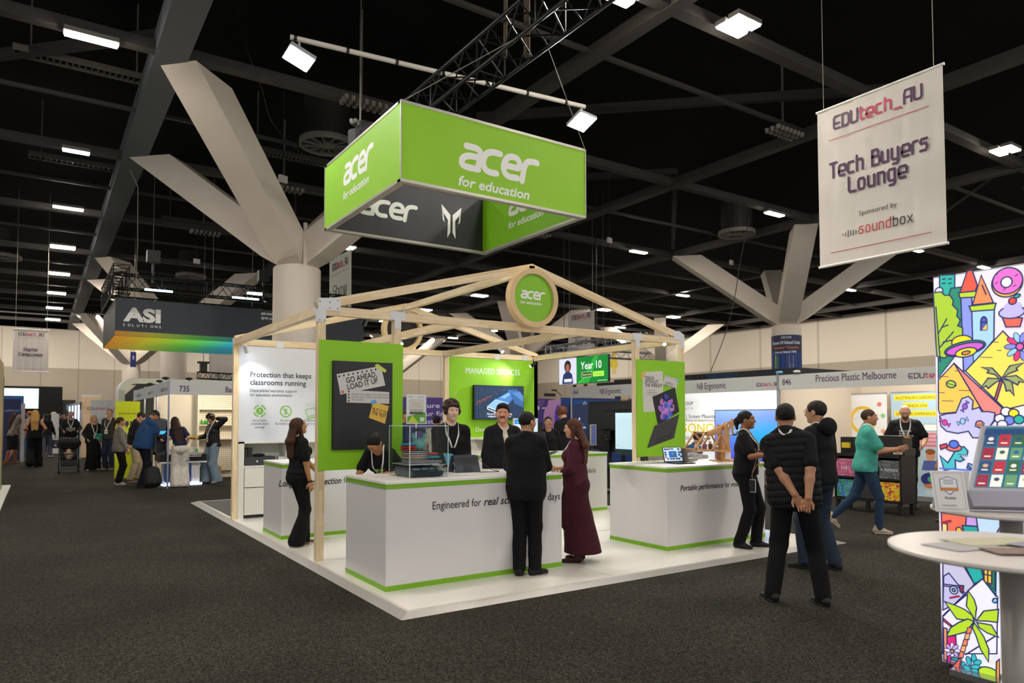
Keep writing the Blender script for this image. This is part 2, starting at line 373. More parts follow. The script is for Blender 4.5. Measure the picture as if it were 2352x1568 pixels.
# ================================================================ HALL
CARPET = mat_carpet()
m = MB().box(-40, 46.6, -16, 63, -.1, 0); struct(m.build('floor', CARPET))
CEILM = mat('black_void', '0b0b0b', .9, spec=.1)
m = MB().box(-40, 47, -16, 64, 11.2, 11.4); struct(m.build('ceiling', CEILM))
W1 = mat_panels('hall_panels', 'b0a594', 'e2d8c8', 5.85, 2.6, 0); W2 = mat_panels('hall_panels_side', 'b0a594', 'e2d8c8', 5.85, 5.2, 1)
struct(MB().box(-40, 46.6, 63, 63.3, 0, 9.05).build('wall_far', W1))
struct(MB().box(46.6, 46.9, -16, 63.3, 0, 9.3).build('wall_right', W2))
struct(MB().box(-40, 47, 63.1, 63.5, 9.05, 11.2).build('trim_1', CEILM)); struct(MB().box(46.7, 47, -16, 63, 9.3, 11.2).build('trim_2', CEILM))
struct(MB().box(-40, 46.6, 62.93, 63, 0, 1.7).build('baseboard_far', mat('dark_skirting', '3a3530', .6)))
BEAM1 = mat('beam_paint_grey', '53575d', .6); BEAM2 = mat('beam_paint_dark', '35322f', .6)
def roofbeam(x0, x1, y0, y1, z, h, m, label):
    return tag(MB().box(x0, x1, y0, y1, z, z+h*(.75 if m is BEAM1 else .38)).build('ceiling_beam', m), label, 'beam', 'roof beams of the hall')
xs = {-.5: 'through the tips of the white tree columns, nearest aisle', 6.7: 'above the hanging green sign', 14: 'beyond the hanging green sign', 21.3: 'at the branch tips behind the white hanging banner', 28.3: 'above the far side booths', 35.5: 'close to the side wall', 42.4: 'against the side wall'}
for i, (x, d) in enumerate(xs.items()):
    wd = .3 if x == -.5 else .14
    roofbeam(x-wd, x+wd, -10, 62.5, 9.0, .7, BEAM1 if x == -.5 else BEAM2, 'long grey roof beam '+d)
dd = {3.2: 'nearest overhead', 9.95: 'at the near branch tips of the big column', 16.95: 'at the rear branch tips of the big column', 23.9: 'between the first and second tree columns', 31: 'at the near tips of the second tree column', 37.8: 'at the rear tips of the second tree column', 44.6: 'between the second and third tree columns', 51.5: 'at the near tips of the third tree column', 58: 'closest to the end wall'}
for y, d in dd.items(): roofbeam(-30, 46, y-.13, y+.13, 9.02, .55, BEAM2, 'grey cross beam '+d)
for k, y in enumerate((5.3, 13.5, 20.5, 27.4, 34.4, 41.2, 48, 54.8)):
    tag(MB().box(-30, 46, y-.045, y+.045, 9.12, 9.2).build('ceiling_rail', BEAM2), 'thin grey ceiling rail, '+('nearest of all', 'second from the camera side', 'third, over the numbered booth', 'fourth down the aisle', 'fifth down the aisle', 'sixth down the aisle', 'seventh down the aisle', 'farthest of all')[k], 'rail', 'thin ceiling rails')
for k, (a, b) in enumerate((((-.5, 9.95), (-7, 16.5)), ((6.7, 9.95), (14, 3.2)), ((6.7, 16.95), (14, 9.95)), ((14, 9.95), (21.3, 16.95)), ((14, 16.95), (6.7, 23.9)), ((14, 23.9), (21.3, 31)), ((28.3, 9.95), (21.3, 3.2)))):
    tag(MB().beam((a[0], a[1], 9.5), (b[0], b[1], 9.5), .16, .2).build('roof_brace', mat('brace_dark', '1e1c1b', .7)), 'dark diagonal roof brace '+('over the aisle', 'above the green sign, near half', 'above the green sign, far half', 'before the second tree column', 'behind the first tree column', 'over the pavilion ridge', 'behind the white banner')[k], 'brace', 'diagonal roof braces')
# ducts, grilles, trays up in the dark
DUCT = mat('dark_duct', '1c1b1a', .6); GRILL = mat('grille_grey', '75716b', .5)
for k, (x, y) in enumerate([(3.7, 12.8), (3.8, 33.9), (16.8, 28.1), (20.4, 12.7), (-4.1, 33.9), (24.5, 10.3)]):
    t = thing('air_diffuser', ['round spoked air diffuser behind the hanging green sign', 'round air diffuser above the dark banner sign', 'round air diffuser over the pavilion gable', 'round air diffuser before the second tree column', 'round air diffuser over the aisle at the picture edge', 'round air diffuser just below the white banner'][k], 'air diffuser', (x, y, 9.0), 'round ceiling diffusers')
    MB().lathe((x, y, 9.0), [(.62, .12), (.66, 0), (.72, 0), (.72, .15)], 32, cap=False).build('rim', GRILL, t)
    g = MB().lathe((x, y, 9.02), [(.0, 0), (.22, 0), (.22, .08)], 20)
    for i in range(12):
        a = i*math.pi/6; g.beam((x+.2*math.cos(a), y+.2*math.sin(a), 9.03), (x+.65*math.cos(a), y+.65*math.sin(a), 9.03), .02, .06)
    g.build('spokes', GRILL, t)
    MB().lathe((x, y, 9.1), [(.6, 0), (.6, 1.2)], 24).build('duct', DUCT, t)
# sound-bar dimples / cable trays
for k, (x, y, L_) in enumerate([(-3.2, 12.3, 2.6), (2.2, 15.2, 2.4), (1.2, 24.5, 3), (-3, 19.3, 3), (25, 4.2, 2.2), (10, 14.5, 3)]):
    b = MB()
    for i in range(22): b.box(x+i*L_/22, x+i*L_/22+.035, y, y+.32, 9.45, 9.55)
    b.box(x, x+L_, y-.02, y+.01, 9.43, 9.57); b.box(x, x+L_, y+.31, y+.34, 9.43, 9.57)
    b.box(x+.3, x+.33, y+.1, y+.13, 9.5, 11.2).box(x+L_-.3, x+L_-.27, y+.1, y+.13, 9.5, 11.2)
    tag(b.build('cable_tray', mat('tray_grey', '4a4640', .6)), 'slatted cable tray '+('beside the nearest aisle lamp', 'behind the big column branches', 'above the dark navy banner', 'over the aisle beyond the first lamps', 'behind the white banner', 'between the green sign and second column')[k], 'cable tray', 'cable trays in the roof')
for k, (x, y) in enumerate([(3.05, 9.8), (3.3, 16.9), (2.2, 24.0), (13.2, 17), (12.6, 5.4), (26.9, 9.8)]):
    b = MB()
    for i in range(7):
        for j in range(3): b.lathe((x+i*.16, y+j*.16-.2, 8.92), [(.05, 0), (.07, .1)], 8)
    b.box(x+.4, x+.44, y-.05, y-.01, 9.0, 11.2)
    tag(b.build('lamp_bank', mat('lampbank_grey', '6a6660', .4, .3)), 'bank of small unlit round downlights '+('between the column branch and the pipe', 'behind the near column branches', 'above the dark navy banner', 'beyond the hanging green sign', 'near the crossing above the green sign', 'below the white banner')[k], 'downlights', 'unlit downlight banks')
# hall lamps
LAMPM = mat('lamp_diffuser', 'ffffff', .4, emit=LAMP_E, ecol='fff4e6'); LAMPM2 = mat('lamp_diffuser_dim', 'ffffff', .4, emit=9, ecol='e8fff6'); LBODY = mat('lamp_body', '77736c', .5)
def hall_lamp(x, y, wd, n, label, em=LAMPM, z=8.86):
    t = thing('ceiling_light', label, 'ceiling light', (x, y, z+.1), 'hall ceiling lights')
    wd *= .72
    for i in range(n):
        yy = y+(i-(n-1)/2)*.30
        MB().box(x-wd/2, x+wd/2, yy-.12, yy+.12, z+.03, z+.12).build('housing', LBODY, t)
        MB().box(x-wd/2+.02, x+wd/2-.02, yy-.10, yy+.10, z, z+.03).build('diffuser', em, t)
L1 = [(9.77, 1.25, 1), (16.55, .9, 0), (22.7, 1.25, 1), (29.3, 1.25, 2), (35.8, 1.25, 2), (42.3, 1.25, 2), (48.8, 1.25, 2), (55.3, 1.25, 2)]
dn = ['nearest bright strip lamp over the aisle', 'thin dim strip lamp over the aisle', 'second bright strip lamp over the aisle', 'third bright strip lamp over the aisle', 'fourth bright strip lamp over the aisle', 'fifth bright strip lamp over the aisle', 'sixth bright strip lamp over the aisle', 'farthest bright strip lamp over the aisle']
for (y, wd, n), d in zip(L1, dn): hall_lamp(-1.9, y, wd, max(n, 1), d, LAMPM if n else LAMPM2)
for x, y, n, d in [(7.93, 2.7, 2, 'big warm panel lamp above the white banner'), (5.5, 3.15, 2, 'panel lamp cut by the top edge of the picture'), (18.85, 2.67, 2, 'warm double panel lamp at the side edge of the picture'),
  (18.8, 9.8, 1, 'strip lamp beside the near branch of the second tree column'), (18.8, 16.6, 1, 'strip lamp beside the rear branch of the second tree column'), (28.5, 9.8, 1, 'lamp at the lower corner of the white banner'), (34.8, 9.8, 1, 'small lamp above the painted light box'),
  (28.7, 16.7, 1, 'small lamp between the branches of the second column'), (35.1, 16.7, 1, 'tiny lamp behind the sloping branch of the second column'), (28.6, 23.1, 1, 'lamp over the pavilion roof, below the beam crossing'), (34.7, 29.6, 2, 'pair of lamps over the right rafter foot'),
  (28.4, 29.8, 2, 'pair of lamps behind the right rafter'), (18.7, 29.7, 2, 'pair of lamps below the left rafter near the round sign'), (18.5, 36.4, 2, 'pair of lamps over the ridge bracket'), (28.1, 43.4, 2, 'lamp at the foot of the round sign'), (28, 49.7, 1, 'lamp seen between tie beam and rafter, nearer the round sign'),
  (29.2, 57, 1, 'lamp seen between tie beam and rafter, farther one'), (7.6, 36.2, 2, 'pair of lamps behind the dark banner truss'), (35.5, 36, 1, 'lamp above the silver truss'), (18.6, 43, 1, 'lamp behind the back gable ring'), (18.6, 49.5, 1, 'small lamp below the back gable ring')]:
    hall_lamp(x, y, .9 if y < 4 else 1.25, n, d)
for x, y in ((-1.9, 2.9), (-1.9, -4), (18.8, -4), (7.9, -4), (-12, 3), (-12, 16), (-12, 29), (-12, 42), (7.9, 22.8), (28.5, 3)): hall_lamp(x, y, 1.25, 2, 'hall strip lamp outside the view, '+('ahead' if y > 10 else 'overhead' if y > 0 else 'behind')+(' near' if abs(x) < 10 else ' far')+(' side' if x < 0 else ' opposite side'))
# pipe with two flood lights
FLOOD = mat('flood_face', 'ffffff', .4, emit=FLOOD_E, ecol='f2f7ff')
t = thing('lighting_pipe', 'long white lighting pipe hung across the hall above the green sign', 'pipe', (.9, 6.5, 8.3))
MB().tube((.9, 6.55, 8.3), (6.9, 5.85, 8.3), .045).build('pipe', mat('pipe_white', 'c9c5bd', .5), t)
b = MB()
for k in range(7): b.tube(np.array((.95, 6.54, 8.3))+np.array((5.9, -.69, 0))*k/6.5, np.array((1.0, 6.535, 8.3))+np.array((5.9, -.69, 0))*k/6.5, .055)
b.build('clamp_band', BLACK, t)
for (x, y, d, tl) in ((1.05, 6.53, 'tilted white flood light hung from the near end of the pipe', (-.35, -.1)), (6.82, 5.86, 'white flood light at the far end of the pipe above the green sign', (-.1, -.35))):
    f = thing('flood_light', d, 'flood light', (x, y, 8.25), 'flood lights on the pipe')
    n = nrm((tl[0], tl[1], -1)); a = nrm(np.cross(n, (0, 1, 0))); b_ = np.cross(n, a); c = np.array((x, y, 7.98))
    MB().obox(c, a, b_, n, .46, .46, .07).build('housing', mat('lamp_grey', '8c8f94', .4), f)
    MB().obox(c+n*.04, a, b_, n, .4, .4, .012).build('lit_face', FLOOD, f)
    MB().tube((x, y, 8.28), c, .02).build('yoke', mat('lamp_grey', '8c8f94', .4), f)
# ---- tree columns
CONC = mat('column_white', 'cfc5b8', .65, noise=(1.2, .03))
def tree(cx, cy, label, wrap=False, tips=None, near=True):
    t = thing('tree_column', label, 'column', (cx, cy, 0), 'white tree columns')
    MB().lathe((cx, cy, 0), [(.62, 0), (.62, 5.72), (.60, 5.76)], 48).build('shaft', CONC, t, smooth=True)
    MB().lathe((cx, cy, 5.7), [(.5, 0), (.5, .1)], 32).build('collar', CONC, t)
    MB().tube((cx+.05, cy-.52, 5.75), (cx+.05, cy-.52, 6.9), .06, 8).build('drain_pipe', CONC, t)
    for sx in (-1, 1):
        for sy in (-1, 1):
            p = np.array((cx+sx*.08, cy+sy*.08, 5.98)); q = np.array((cx+sx*3.05, cy+sy*2.95, 9.0))
            d = nrm(q-p); side = nrm(np.cross(d, (0, 0, 1))); up = np.cross(side, d); H = .37; W_ = .42
            b = MB(); o = [(-W_, -H), (-W_*.96, H), (W_*.96, H), (W_, -H)]
            P0 = [p+side*i*.75+up*j*.8 for i, j in o]; P1 = [p+(q-p)*.12+side*i+up*j for i, j in o]
            P2 = [c+d*((9.01-c[2])/d[2]) for c in P1]
            b.add(P0+P1+P2, [(3, 2, 1, 0), (8, 9, 10, 11)]+[(k*4+i, k*4+(i+1) % 4, k*4+4+(i+1) % 4, k*4+4+i) for k in (0, 1) for i in range(4)])
            b.build('branch', CONC, t)
    return t
tree(3.15, 13.5, 'nearest white tree column with four branches, behind the wooden pavilion')
tc2 = tree(24.8, 13.6, 'white tree column with a dark blue poster wrapped round its shaft')
tree(3.15, 34.5, 'white tree column standing behind the dark navy hanging banner')
tree(3.15, 55.0, 'farthest white tree column, below the end of the dark hanging banner')
tree(24.8, 34.5, 'grey white tree column seen through the pavilion gable')
tree(24.8, 55.0, 'distant tree column seen low through the pavilion gable')
tree(46.4-8, 34.5, 'tree column near the side wall beyond the pavilion')
# poster wrapped on second column
b = []; cx, cy = 24.8, 13.6
ca = math.atan2(CAM[1]-cy, CAM[0]-cx)
class Wrap(Art):
    def P(s, p):
        a = ca+p[0]/.63; r = .63+s.h; return np.array((cx+r*math.cos(a), cy+r*math.sin(a), p[1]))
w_ = Wrap((0, 0, 0), XP, ZP)
for i in range(30):
    for j in range(12):
        x0 = -.98+i*1.96/30; z0 = 3.6+j*1.72/12; k = j/12; w_.face([(x0, z0), (x0+1.96/30, z0), (x0+1.96/30, z0+1.72/12), (x0, z0+1.72/12)], '14204a' if k > .5 else ('14306e' if i % 3 else '1c4694'))
w_.up(); w_.text('Future Of School Order', 0, 4.92, .2, 'e8ecf2', .02, align='c', fit=1.35); w_.text('Queueless * Stress-Free', 0, 4.72, .15, 'e07a1a', .02, align='c', fit=1.15)
w_.text('Live at Stand 759!', -.05, 4.53, .14, 'e8ecf2', .02, align='c', fit=.95); w_.text('SENOR', 0, 5.16, .14, 'cfd6e0', .01, align='c')
w_.rect(-.52, 3.65, -.46, 4.45, '8fd43a').rect(-.4, 3.65, -.36, 4.4, '5a8f2a').rect(.1, 3.75, .3, 4.42, 'dfe3ea').rect(.13, 4.1, .27, 4.38, 'b8342a').rect(.14, 3.9, .26, 4.05, 'aab0ba').ell(.16, 3.67, .06, .05, '9fd0e0')
w_.build('poster_wrap', PRINT, tc2)
# exit / toilet figure on the side wall
a = planeX(46.58); c0 = a2(a, 1410, 809); y0, z1 = c0; YEL = 'd8c410'
a.ell(y0, 8.3, .27, .3, YEL); a.poly([(y0-.3, 8.02), (y0+.3, 8.02), (y0+.46, 6.95), (y0-.46, 6.95)], YEL); [a.stroke([(y0+s_*.3, 7.95), (y0+s_*.55, 7.15)], .14, YEL) for s_ in (-1, 1)]
a.poly([(y0-.27, 6.95), (y0-.07, 6.95), (y0-.07, 6.28), (y0-.22, 6.28)], YEL); a.poly([(y0+.27, 6.95), (y0+.07, 6.95), (y0+.07, 6.28), (y0+.22, 6.28)], YEL)
tag(a.build('wall_sign'), 'yellow painted woman figure high on the side wall', 'wall sign')
# small speakers / wifi units
for k, (x, y, z) in enumerate([tuple(pix(650, 411, 'z', 8.6)), tuple(pix(452, 600, 'z', 8.6)), tuple(pix(1400, 552, 'z', 8.6)), tuple(pix(1680, 603, 'z', 8.6))]):
    t = thing('access_point', ['small white box hung below the rails, above the green sign edge', 'small white box hung over the dark hanging banner', 'small white box hung over the pavilion, beyond the sign corner', 'small white box hung before the second tree column'][k], 'access point', (x, y, z), 'small white hanging boxes')
    MB().obox((x, y, z), (1, .3, 0), (-.3, 1, 0), ZP, .26, .08, .2).build('case', mat('box_white', 'c9c7c2', .5), t); MB().tube((x, y, z+.1), (x, y, 11.2), .01, 5).build('hanger', DARK, t)
# ---- hanging white banners
def lanyard_cols(n): return ['5a2a55']*3+['c0392b']*n
def banner(x0, y0, x1, y1, z0, z1, label, lines, sponsor=False, bend=True):
    t = thing('hanging_banner', label, 'banner', ((x0+x1)/2, (y0+y1)/2, z0), 'white hanging banners'); wd = math.hypot(x1-x0, y1-y0); ux = nrm((x1-x0, y1-y0, 0)); n = nrm(np.cross(ux, ZP))
    V = []; Fc = []; nx, nz = 40, 10
    BAN = mat('banner_cloth', 'e0d9d2', .7)
    for s_ in (0, 1):
        for j in range(nz+1):
            for i in range(nx+1):
                u = i/nx; v = j/nz; wv = .004*math.sin(u*31+v*3)+.003*math.sin(u*57-v*5)
                V.append(np.array((x0, y0, z0))+ux*u*wd+np.array((0, 0, (z1-z0)*v))+n*(wv-.004*s_-.012))
    q = nx+1
    for j in range(nz):
        for i in range(nx):
            k = j*q+i; Fc.append((k, k+1, k+q+1, k+q)); k += q*(nz+1); Fc.append((k, k+q, k+q+1, k+1))
    finish('cloth', V, Fc, BAN, t, smooth=True)
    for z in (z0, z1): MB().tube(np.array((x0, y0, z))-ux*.02-n*.014, np.array((x1, y1, z))+ux*.02-n*.014, .022, 8).build('rail', mat('rail_white', 'e6e3df', .4), t)
    for f in (.06, .94): MB().tube(np.array((x0, y0, z1))+ux*wd*f, np.array((x0, y0, 11.2))+ux*wd*f, .006, 5).build('wire', mat('wire', '8d8a80', .4), t)
    a = Art((x0, y0, z0), ux, ZP, n); h = z1-z0; P1 = '4b2350'; P2 = 'c23a62'
    k = wd*.8/ (10*6.4+9*2.2-2.2)*7
    a.tech('EDUtech_AU', wd*.5, h*.855, wd*.10, wd*.017, [P1, P1, P1]+[P2]*5+[P1, P1], 'c', fit=wd*.70)
    a.rect(wd*.1, h*.79, wd*.9, h*.794, P2); a.rect(wd*.1, h*.075, wd*.9, h*.079, P2)
    for tx, fy, fs, al in lines: a.tech(tx, wd*.5, h*fy, wd*fs, wd*.02, P1, 'c', fit=wd*al if al else None)
    if sponsor:
        a.text('Sponsored by', wd*.5, h*.27, wd*.055, '3a3a3a', align='c'); a.tech('soundbox', wd*.56, h*.16, wd*.075, wd*.009, ['c23a3a']*5+['3a3a3a']*3, 'c', 2.4, fit=wd*.42)
        for i, hh in enumerate((.3, .6, 1, .75, .8, .55, .3)): a.rect(wd*(.21+i*.022), h*(.175-.022*hh), wd*(.217+i*.022), h*(.175+.022*hh), 'c23a3a' if i == 1 else '3a3a3a')
    a.build('lettering', PRINT, t)
banner(8, 1.21, 8, -.74, 4.17, 6.74, 'big white banner reading Tech Buyers Lounge'.replace('Tech Buyers Lounge', 'tech buyers lounge'), [('Tech Buyers', .55, .12, .78), ('Lounge', .43, .12, .46)], True)
banner(6.2, 19.7, 6.2, 17.5, 4.6, 7.5, 'white hanging banner lettered Show behind the big column'.replace('Show', 'show'), [('Show', .5, .2, .62)])
banner(-3.54, 30, -2.31, 30, 3.66, 5.42, 'white hanging banner lettered digital campuses over the aisle', [('Digital', .50, .09, .38), ('Campuses', .38, .09, .66)])
banner(18, 20.5, 18, 18.6, 4.9, 6.52, 'white hanging banner partly hidden by the silver truss', [('Vocational', .33, .12, .66), ('Spend', .12, .12, .4)])
banner(2.9, 24, 4.6, 24, 3.3, 5.6, 'white hanging banner hidden behind the timber frame corner post', [('The Learning', .72, .11, .7), ('Lounge', .6, .11, .4)])
t = thing('pillar_flag', 'small blue flag hung in front of the far tree column', 'flag', (1.3, 26, 3.3))
p0 = pix(300, 803, 'y', 26); a = Art((p0[0], 26, 3.75), XP, ZP, YM); MB().box(p0[0], p0[0]+.2, 26.01, 26.05, 3.75, 4.35).build('flag_cloth', mat('flag_blue', '34408f', .6), t); a.rect(.07, .3, .13, .45, 'd8dcf0'); a.build('flag_mark', PRINT, t); MB().tube((p0[0]+.1, 26, 4.35), (p0[0]+.1, 26, 9), .008, 5).build('wire', BLACK, t)
# ---- trusses
def truss(p, q, wd, h, n, m, up=(0, 0, 1), rc=.024, rb=.011, k4=True):
    p, q = sub(p), sub(q); d = nrm(q-p); L_ = np.linalg.norm(q-p); s_ = nrm(np.cross(d, up)); u = np.cross(s_, d)
    C = [p+s_*wd/2*i+u*h/2*j for i, j in ((-1, -1), (1, -1), (1, 1), (-1, 1))] if k4 else [p+s_*wd/2*i+u*h/2*j for i, j in ((-1, 1), (1, 1), (0, -1))]
    for c in C: m.tube(c, c+d*L_, rc, 8)
    nc = len(C)
    for i in range(n):
        for k in range(nc):
            a, b = C[k], C[(k+1) % nc]
            if i % 2: a, b = b, a
            m.tube(a+d*L_*i/n, b+d*L_*(i+1)/n, rb, 5, cap=False)
            if i % 4 == 0: m.tube(a+d*L_*i/n, b+d*L_*i/n, rb, 5, cap=False)
t = thing('sign_truss', 'black box truss carrying the hanging green sign, running up overhead', 'truss', (3.15, 4.8, 6.4))
b = MB(); truss((3.1, 6.6, 7.25), (3.1, -2.6, 7.25), .5, .5, 24, b, rc=.03, rb=.014); b.build('truss_frame', STEEL, t)
b = MB(); b.tube((3.2, 2.7, 6.95), (3.2, 2.7, 11.2), .05); b.tube((2.95, 2.9, 6.95), (3.0, 2.9, 11.2), .03); b.build('hoist_cable', mat('rope_brown', '4a3c30', .8), t)
t = thing('dark_banner_truss', 'black truss square with hoists above the dark navy hanging banner', 'truss', (1, 18, 5.4)); b = MB()
truss((-.95, 16.9, 5.55), (6.3, 16.9, 5.55), .35, .4, 24, b); truss((-.95, 21.2, 5.55), (6.3, 21.2, 5.55), .35, .4, 24, b); truss((-.75, 16.7, 5.6), (-.75, 21.3, 5.6), .4, .8, 16, b); truss((4.9, 16.7, 5.55), (4.9, 21.3, 5.55), .35, .35, 14, b); b.build('truss_frame', STEEL, t)
b = MB()
for x, y in ((.05, 16.9), (4.1, 16.9), (pix(605, 650, 'y', 18)[0], 18)): b.obox((x, y, 6.35), XP, YP, ZP, .34, .24, .34); b.tube((x, y, 6.4), (x, y, 9), .015, 6); b.box(x-.03, x+.03, y-.03, y+.03, 5.6, 6.2)
b.build('chain_hoist', mat('hoist_black', '1d1f1c', .5), t)
b = MB()
for x in (.0, .35, 2.35, 2.75, 4.2): b.box(x-.18, x+.18, 16.62, 16.7, 5.33, 5.37)
b.build('small_strip_lamp', mat('strip_glow', 'ffffff', .4, emit=6, ecol='bfe6ff'), t)
t = thing('silver_truss', 'slim silver truss frame hanging beyond the pavilion', 'truss', (14, 14, 4.3)); b = MB()
truss((14, 16.7, 4.35), (14, 11.4, 4.38), .29, .29, 18, b, rc=.025, rb=.01); truss((14, 16.7, 4.35), (19.5, 16.7, 4.38), .29, .29, 18, b, rc=.025, rb=.01); b.build('truss_frame', ALU, t)
b = MB(); b.tube((16.5, 16.7, 4.5), (16.5, 16.7, 11.2), .02, 6); b.obox((16.5, 16.7, 5.0), XP, YP, ZP, .4, .3, .4); b.build('chain_hoist', BLACK, t)
t = thing('aisle_truss', 'black triangular truss with hoist over the numbered booth', 'truss', (2, 17, 3.6)); b = MB()
YT = 22.5; p0 = pix(447, 858, 'y', YT); truss(p0+np.array((.1, 0, -.05)), p0+np.array((3.4, 0, -.15)), .22, .24, 18, b, rc=.02, rb=.01); b.build('truss_frame', STEEL, t)
b = MB(); c = pix(467, 850, 'y', YT); b.box(c[0]-.12, c[0]+.12, YT-.1, YT+.1, c[2]-.1, c[2]+.25); b.box(c[0]-.2, c[0]+.2, YT-.1, YT+.1, c[2]+.25, c[2]+.32); b.tube((c[0], YT, c[2]), (c[0], YT, 11.2), .012, 5); b.build('chain_hoist', BLACK, t)
# hoist with chain beside the green sign; loose cable
t = thing('chain_hoist', 'black chain hoist with a coiled chain bag beside the green sign', 'hoist', (1.95, 6.0, 6.2)); c = pix(833, 300, 'y', 6.9)
MB().obox(c+np.array((.12, 0, .02)), XP, YP, ZP, .42, .3, .24).build('motor', mat('hoist_black', '1d1f1c', .5), t); MB().lathe(c+np.array((-.12, 0, -.55)), [(.1, 0), (.15, .1), (.16, .5)], 12).build('chain_bag', mat('bag_black', '24231f', .8), t)
b = MB(); b.tube(c+np.array((-.05, 0, .1)), c*np.array((1, 1, 0))+np.array((-.05, 0, 11.2)), .018, 6)
for i in range(6): b.ell(c+np.array((-.22+.06*(i % 3), -.05+.05*(i//3), .1+.03*(i % 2))), (.04, .03, .06), 8, 6)
b.build('chain', mat('chain_metal', '6b6a60', .4, .5), t)
b = MB(); pts = [pix(u, v, 'x', 14) for u, v in ((1722, 500), (1700, 600), (1688, 680), (1665, 770), (1632, 853))]; b.path([p for p in smoothline(pts, 4)], .012, 5)
tag(b.build('hanging_cable', BLACK), 'thin black cable trailing down behind the pavilion roof corner', 'cable')
b = MB(); pts = [pix(u, v, 'y', 9) for u, v in ((545, 0), (560, 90), (600, 200), (625, 280), (690, 350), (745, 385))]; b.path([p for p in smoothline(pts, 4)], .007, 5)
tag(b.build('hanging_cable', BLACK), 'thin black cable looping down from the roof to the green sign', 'cable')
b = MB(); pts = [pix(u, v, 'y', 14) for u, v in ((300, 390), (317, 430), (316, 560), (313, 640))]; b.path(pts, .012, 5); tag(b.build('hoist_chain', mat('chain_metal', '6b6a60', .4, .5)), 'chain dropping from the branch tip to the dark banner truss', 'chain')
# ================================================================ STAND
PL = .04
X1, X4, Y1, Y0, ZT = .1, 6.33, 2.627, 6.84, 2.99
FLOORW = mat('stand_floor_white', 'efece4', .22, noise=(.8, .015), coat=.2)
t = thing('stand_platform', 'raised white floor of the wooden pavilion stand with ribbed edge ramps', 'platform', (3.2, 4, 0))
MB().box(.1, 6.5, .1, 9.93, .0, PL).build('floor_panel', FLOORW, t)
b = MB()
for x in (2.5, 4.9): b.box(x-.002, x+.002, .1, 9.9, PL, PL+.0012)
for y in (2.5, 4.9, 7.3): b.box(.1, 6.5, y-.002, y+.002, PL, PL+.0012)
b.build('floor_joint', mat('joint_grey', 'a8a49c', .6), t)
RAMP = mat('ribbed_edge', 'a5a29e', .4, .2)
RIB = mat('rib_groove', '6f6d69', .5)
def ramp2(p, q, pi, qi):
    """mitred ribbed ramp between outer line p-q and inner line pi-qi"""
    p, q, pi, qi = map(sub, (p, q, pi, qi)); m_ = MB(); n = 6; L_ = lambda a, b_, f, z: (a+(b_-a)*f)*(1, 1, 0)+(0, 0, z)
    for i in range(n):
        f0, f1, f2 = i/n, (i+.86)/n, (i+1)/n
        m_.quad(L_(p, pi, f0, PL*f0+.001), L_(q, qi, f0, PL*f0+.001), L_(q, qi, f1, PL*f1+.004), L_(p, pi, f1, PL*f1+.004))
        m_.m = 1; m_.quad(L_(p, pi, f1, PL*f1+.004), L_(q, qi, f1, PL*f1+.004), L_(q, qi, f2, PL*f2+.001), L_(p, pi, f2, PL*f2+.001)); m_.m = 0
    return m_
ramp2((0, 0, 0), (6.62, 0, 0), (.12, .12, 0), (6.5, .12, 0)).build('edge_ramp', [RAMP, RIB], t)
ramp2((0, 10.05, 0), (0, 0, 0), (.12, 9.93, 0), (.12, .12, 0)).build('edge_ramp', [RAMP, RIB], t)
ramp2((6.62, 0, 0), (6.62, 10.05, 0), (6.5, .12, 0), (6.5, 9.93, 0)).build('edge_ramp', [RAMP, RIB], t)
ramp2((6.62, 10.05, 0), (0, 10.05, 0), (6.5, 9.93, 0), (.12, 9.93, 0)).build('edge_ramp', [RAMP, RIB], t)
MB().box(.16, 3.2, 7.2, 9.8, PL, PL+.006).build('dark_floor_mat', mat('mat_grey', '4a4a4b', .7), t)
# ---- timber pavilion
t = thing('timber_pavilion', 'house-shaped open frame of pale pine beams with white bracket plates', 'pavilion frame', (3.2, 4.7, PL))
S = .09
def post(x, y, z1=2.94): MB().box(x-S/2, x+S/2, y-S/2, y+S/2, PL, z1).build('post', WOOD, t)
for x, y in ((X1+.08, Y1+.045), (1.2-.05, Y1+.045), (5.27, Y1+.045), (X4-.045, Y1+.045), (X1+.04, Y0+.0), (X4-.045, Y0), (4.12, Y0)): post(x, y)
zb, zt = 2.94, 3.045
def bm(p, q, nm, wd=.09, h=.105): MB().beam(p, q, wd, h).build(nm, WOOD, t)
zc = (zb+zt)/2
bm((X1+.03, Y1+.045, zc), (X4, Y1+.045, zc), 'tie_beam'); bm((X1-.01, Y0, zc), (X4, Y0, zc), 'tie_beam')
bm((X1+.08, Y1+.09, zc), (X1+.04, Y0-.045, zc), 'eave_beam'); bm((X4-.045, Y1+.09, zc), (X4-.045, Y0-.045, zc), 'eave_beam')
bm((2.09, Y1+.09, zc), (2.09, Y0-.045, zc), 'ceiling_joist'); bm((4.1, Y1+.09, zc), (4.1, Y0-.045, zc), 'ceiling_joist')
AP = 3.86
for y in (Y1+.045, Y0):
    for xe in (X1+.02, X4-.0):
        m_ = MB().beam((xe, y, zc+.05), (3.23, y, AP), .09, .105); d_ = nrm((3.23-xe, 0, AP-zc-.05)); m_.V = [tuple(np.array(v)+d_*((3.23-v[0])/d_[0])) if abs(v[0]-3.23) < .2 else v for v in m_.V]; m_.build('rafter', WOOD, t)
bm((3.23, Y1, AP-.03), (3.23, Y0+.045, AP-.03), 'ridge_beam')
PLATE = mat('bracket_white', 'dcdfe2', .4)
def plate(x, y, z0, shape, n=(0, -1, 0)):
    pts = [(x+a, y, z0+b_) for a, b_ in shape]; m_ = MB().prism(pts, n, .006); return m_
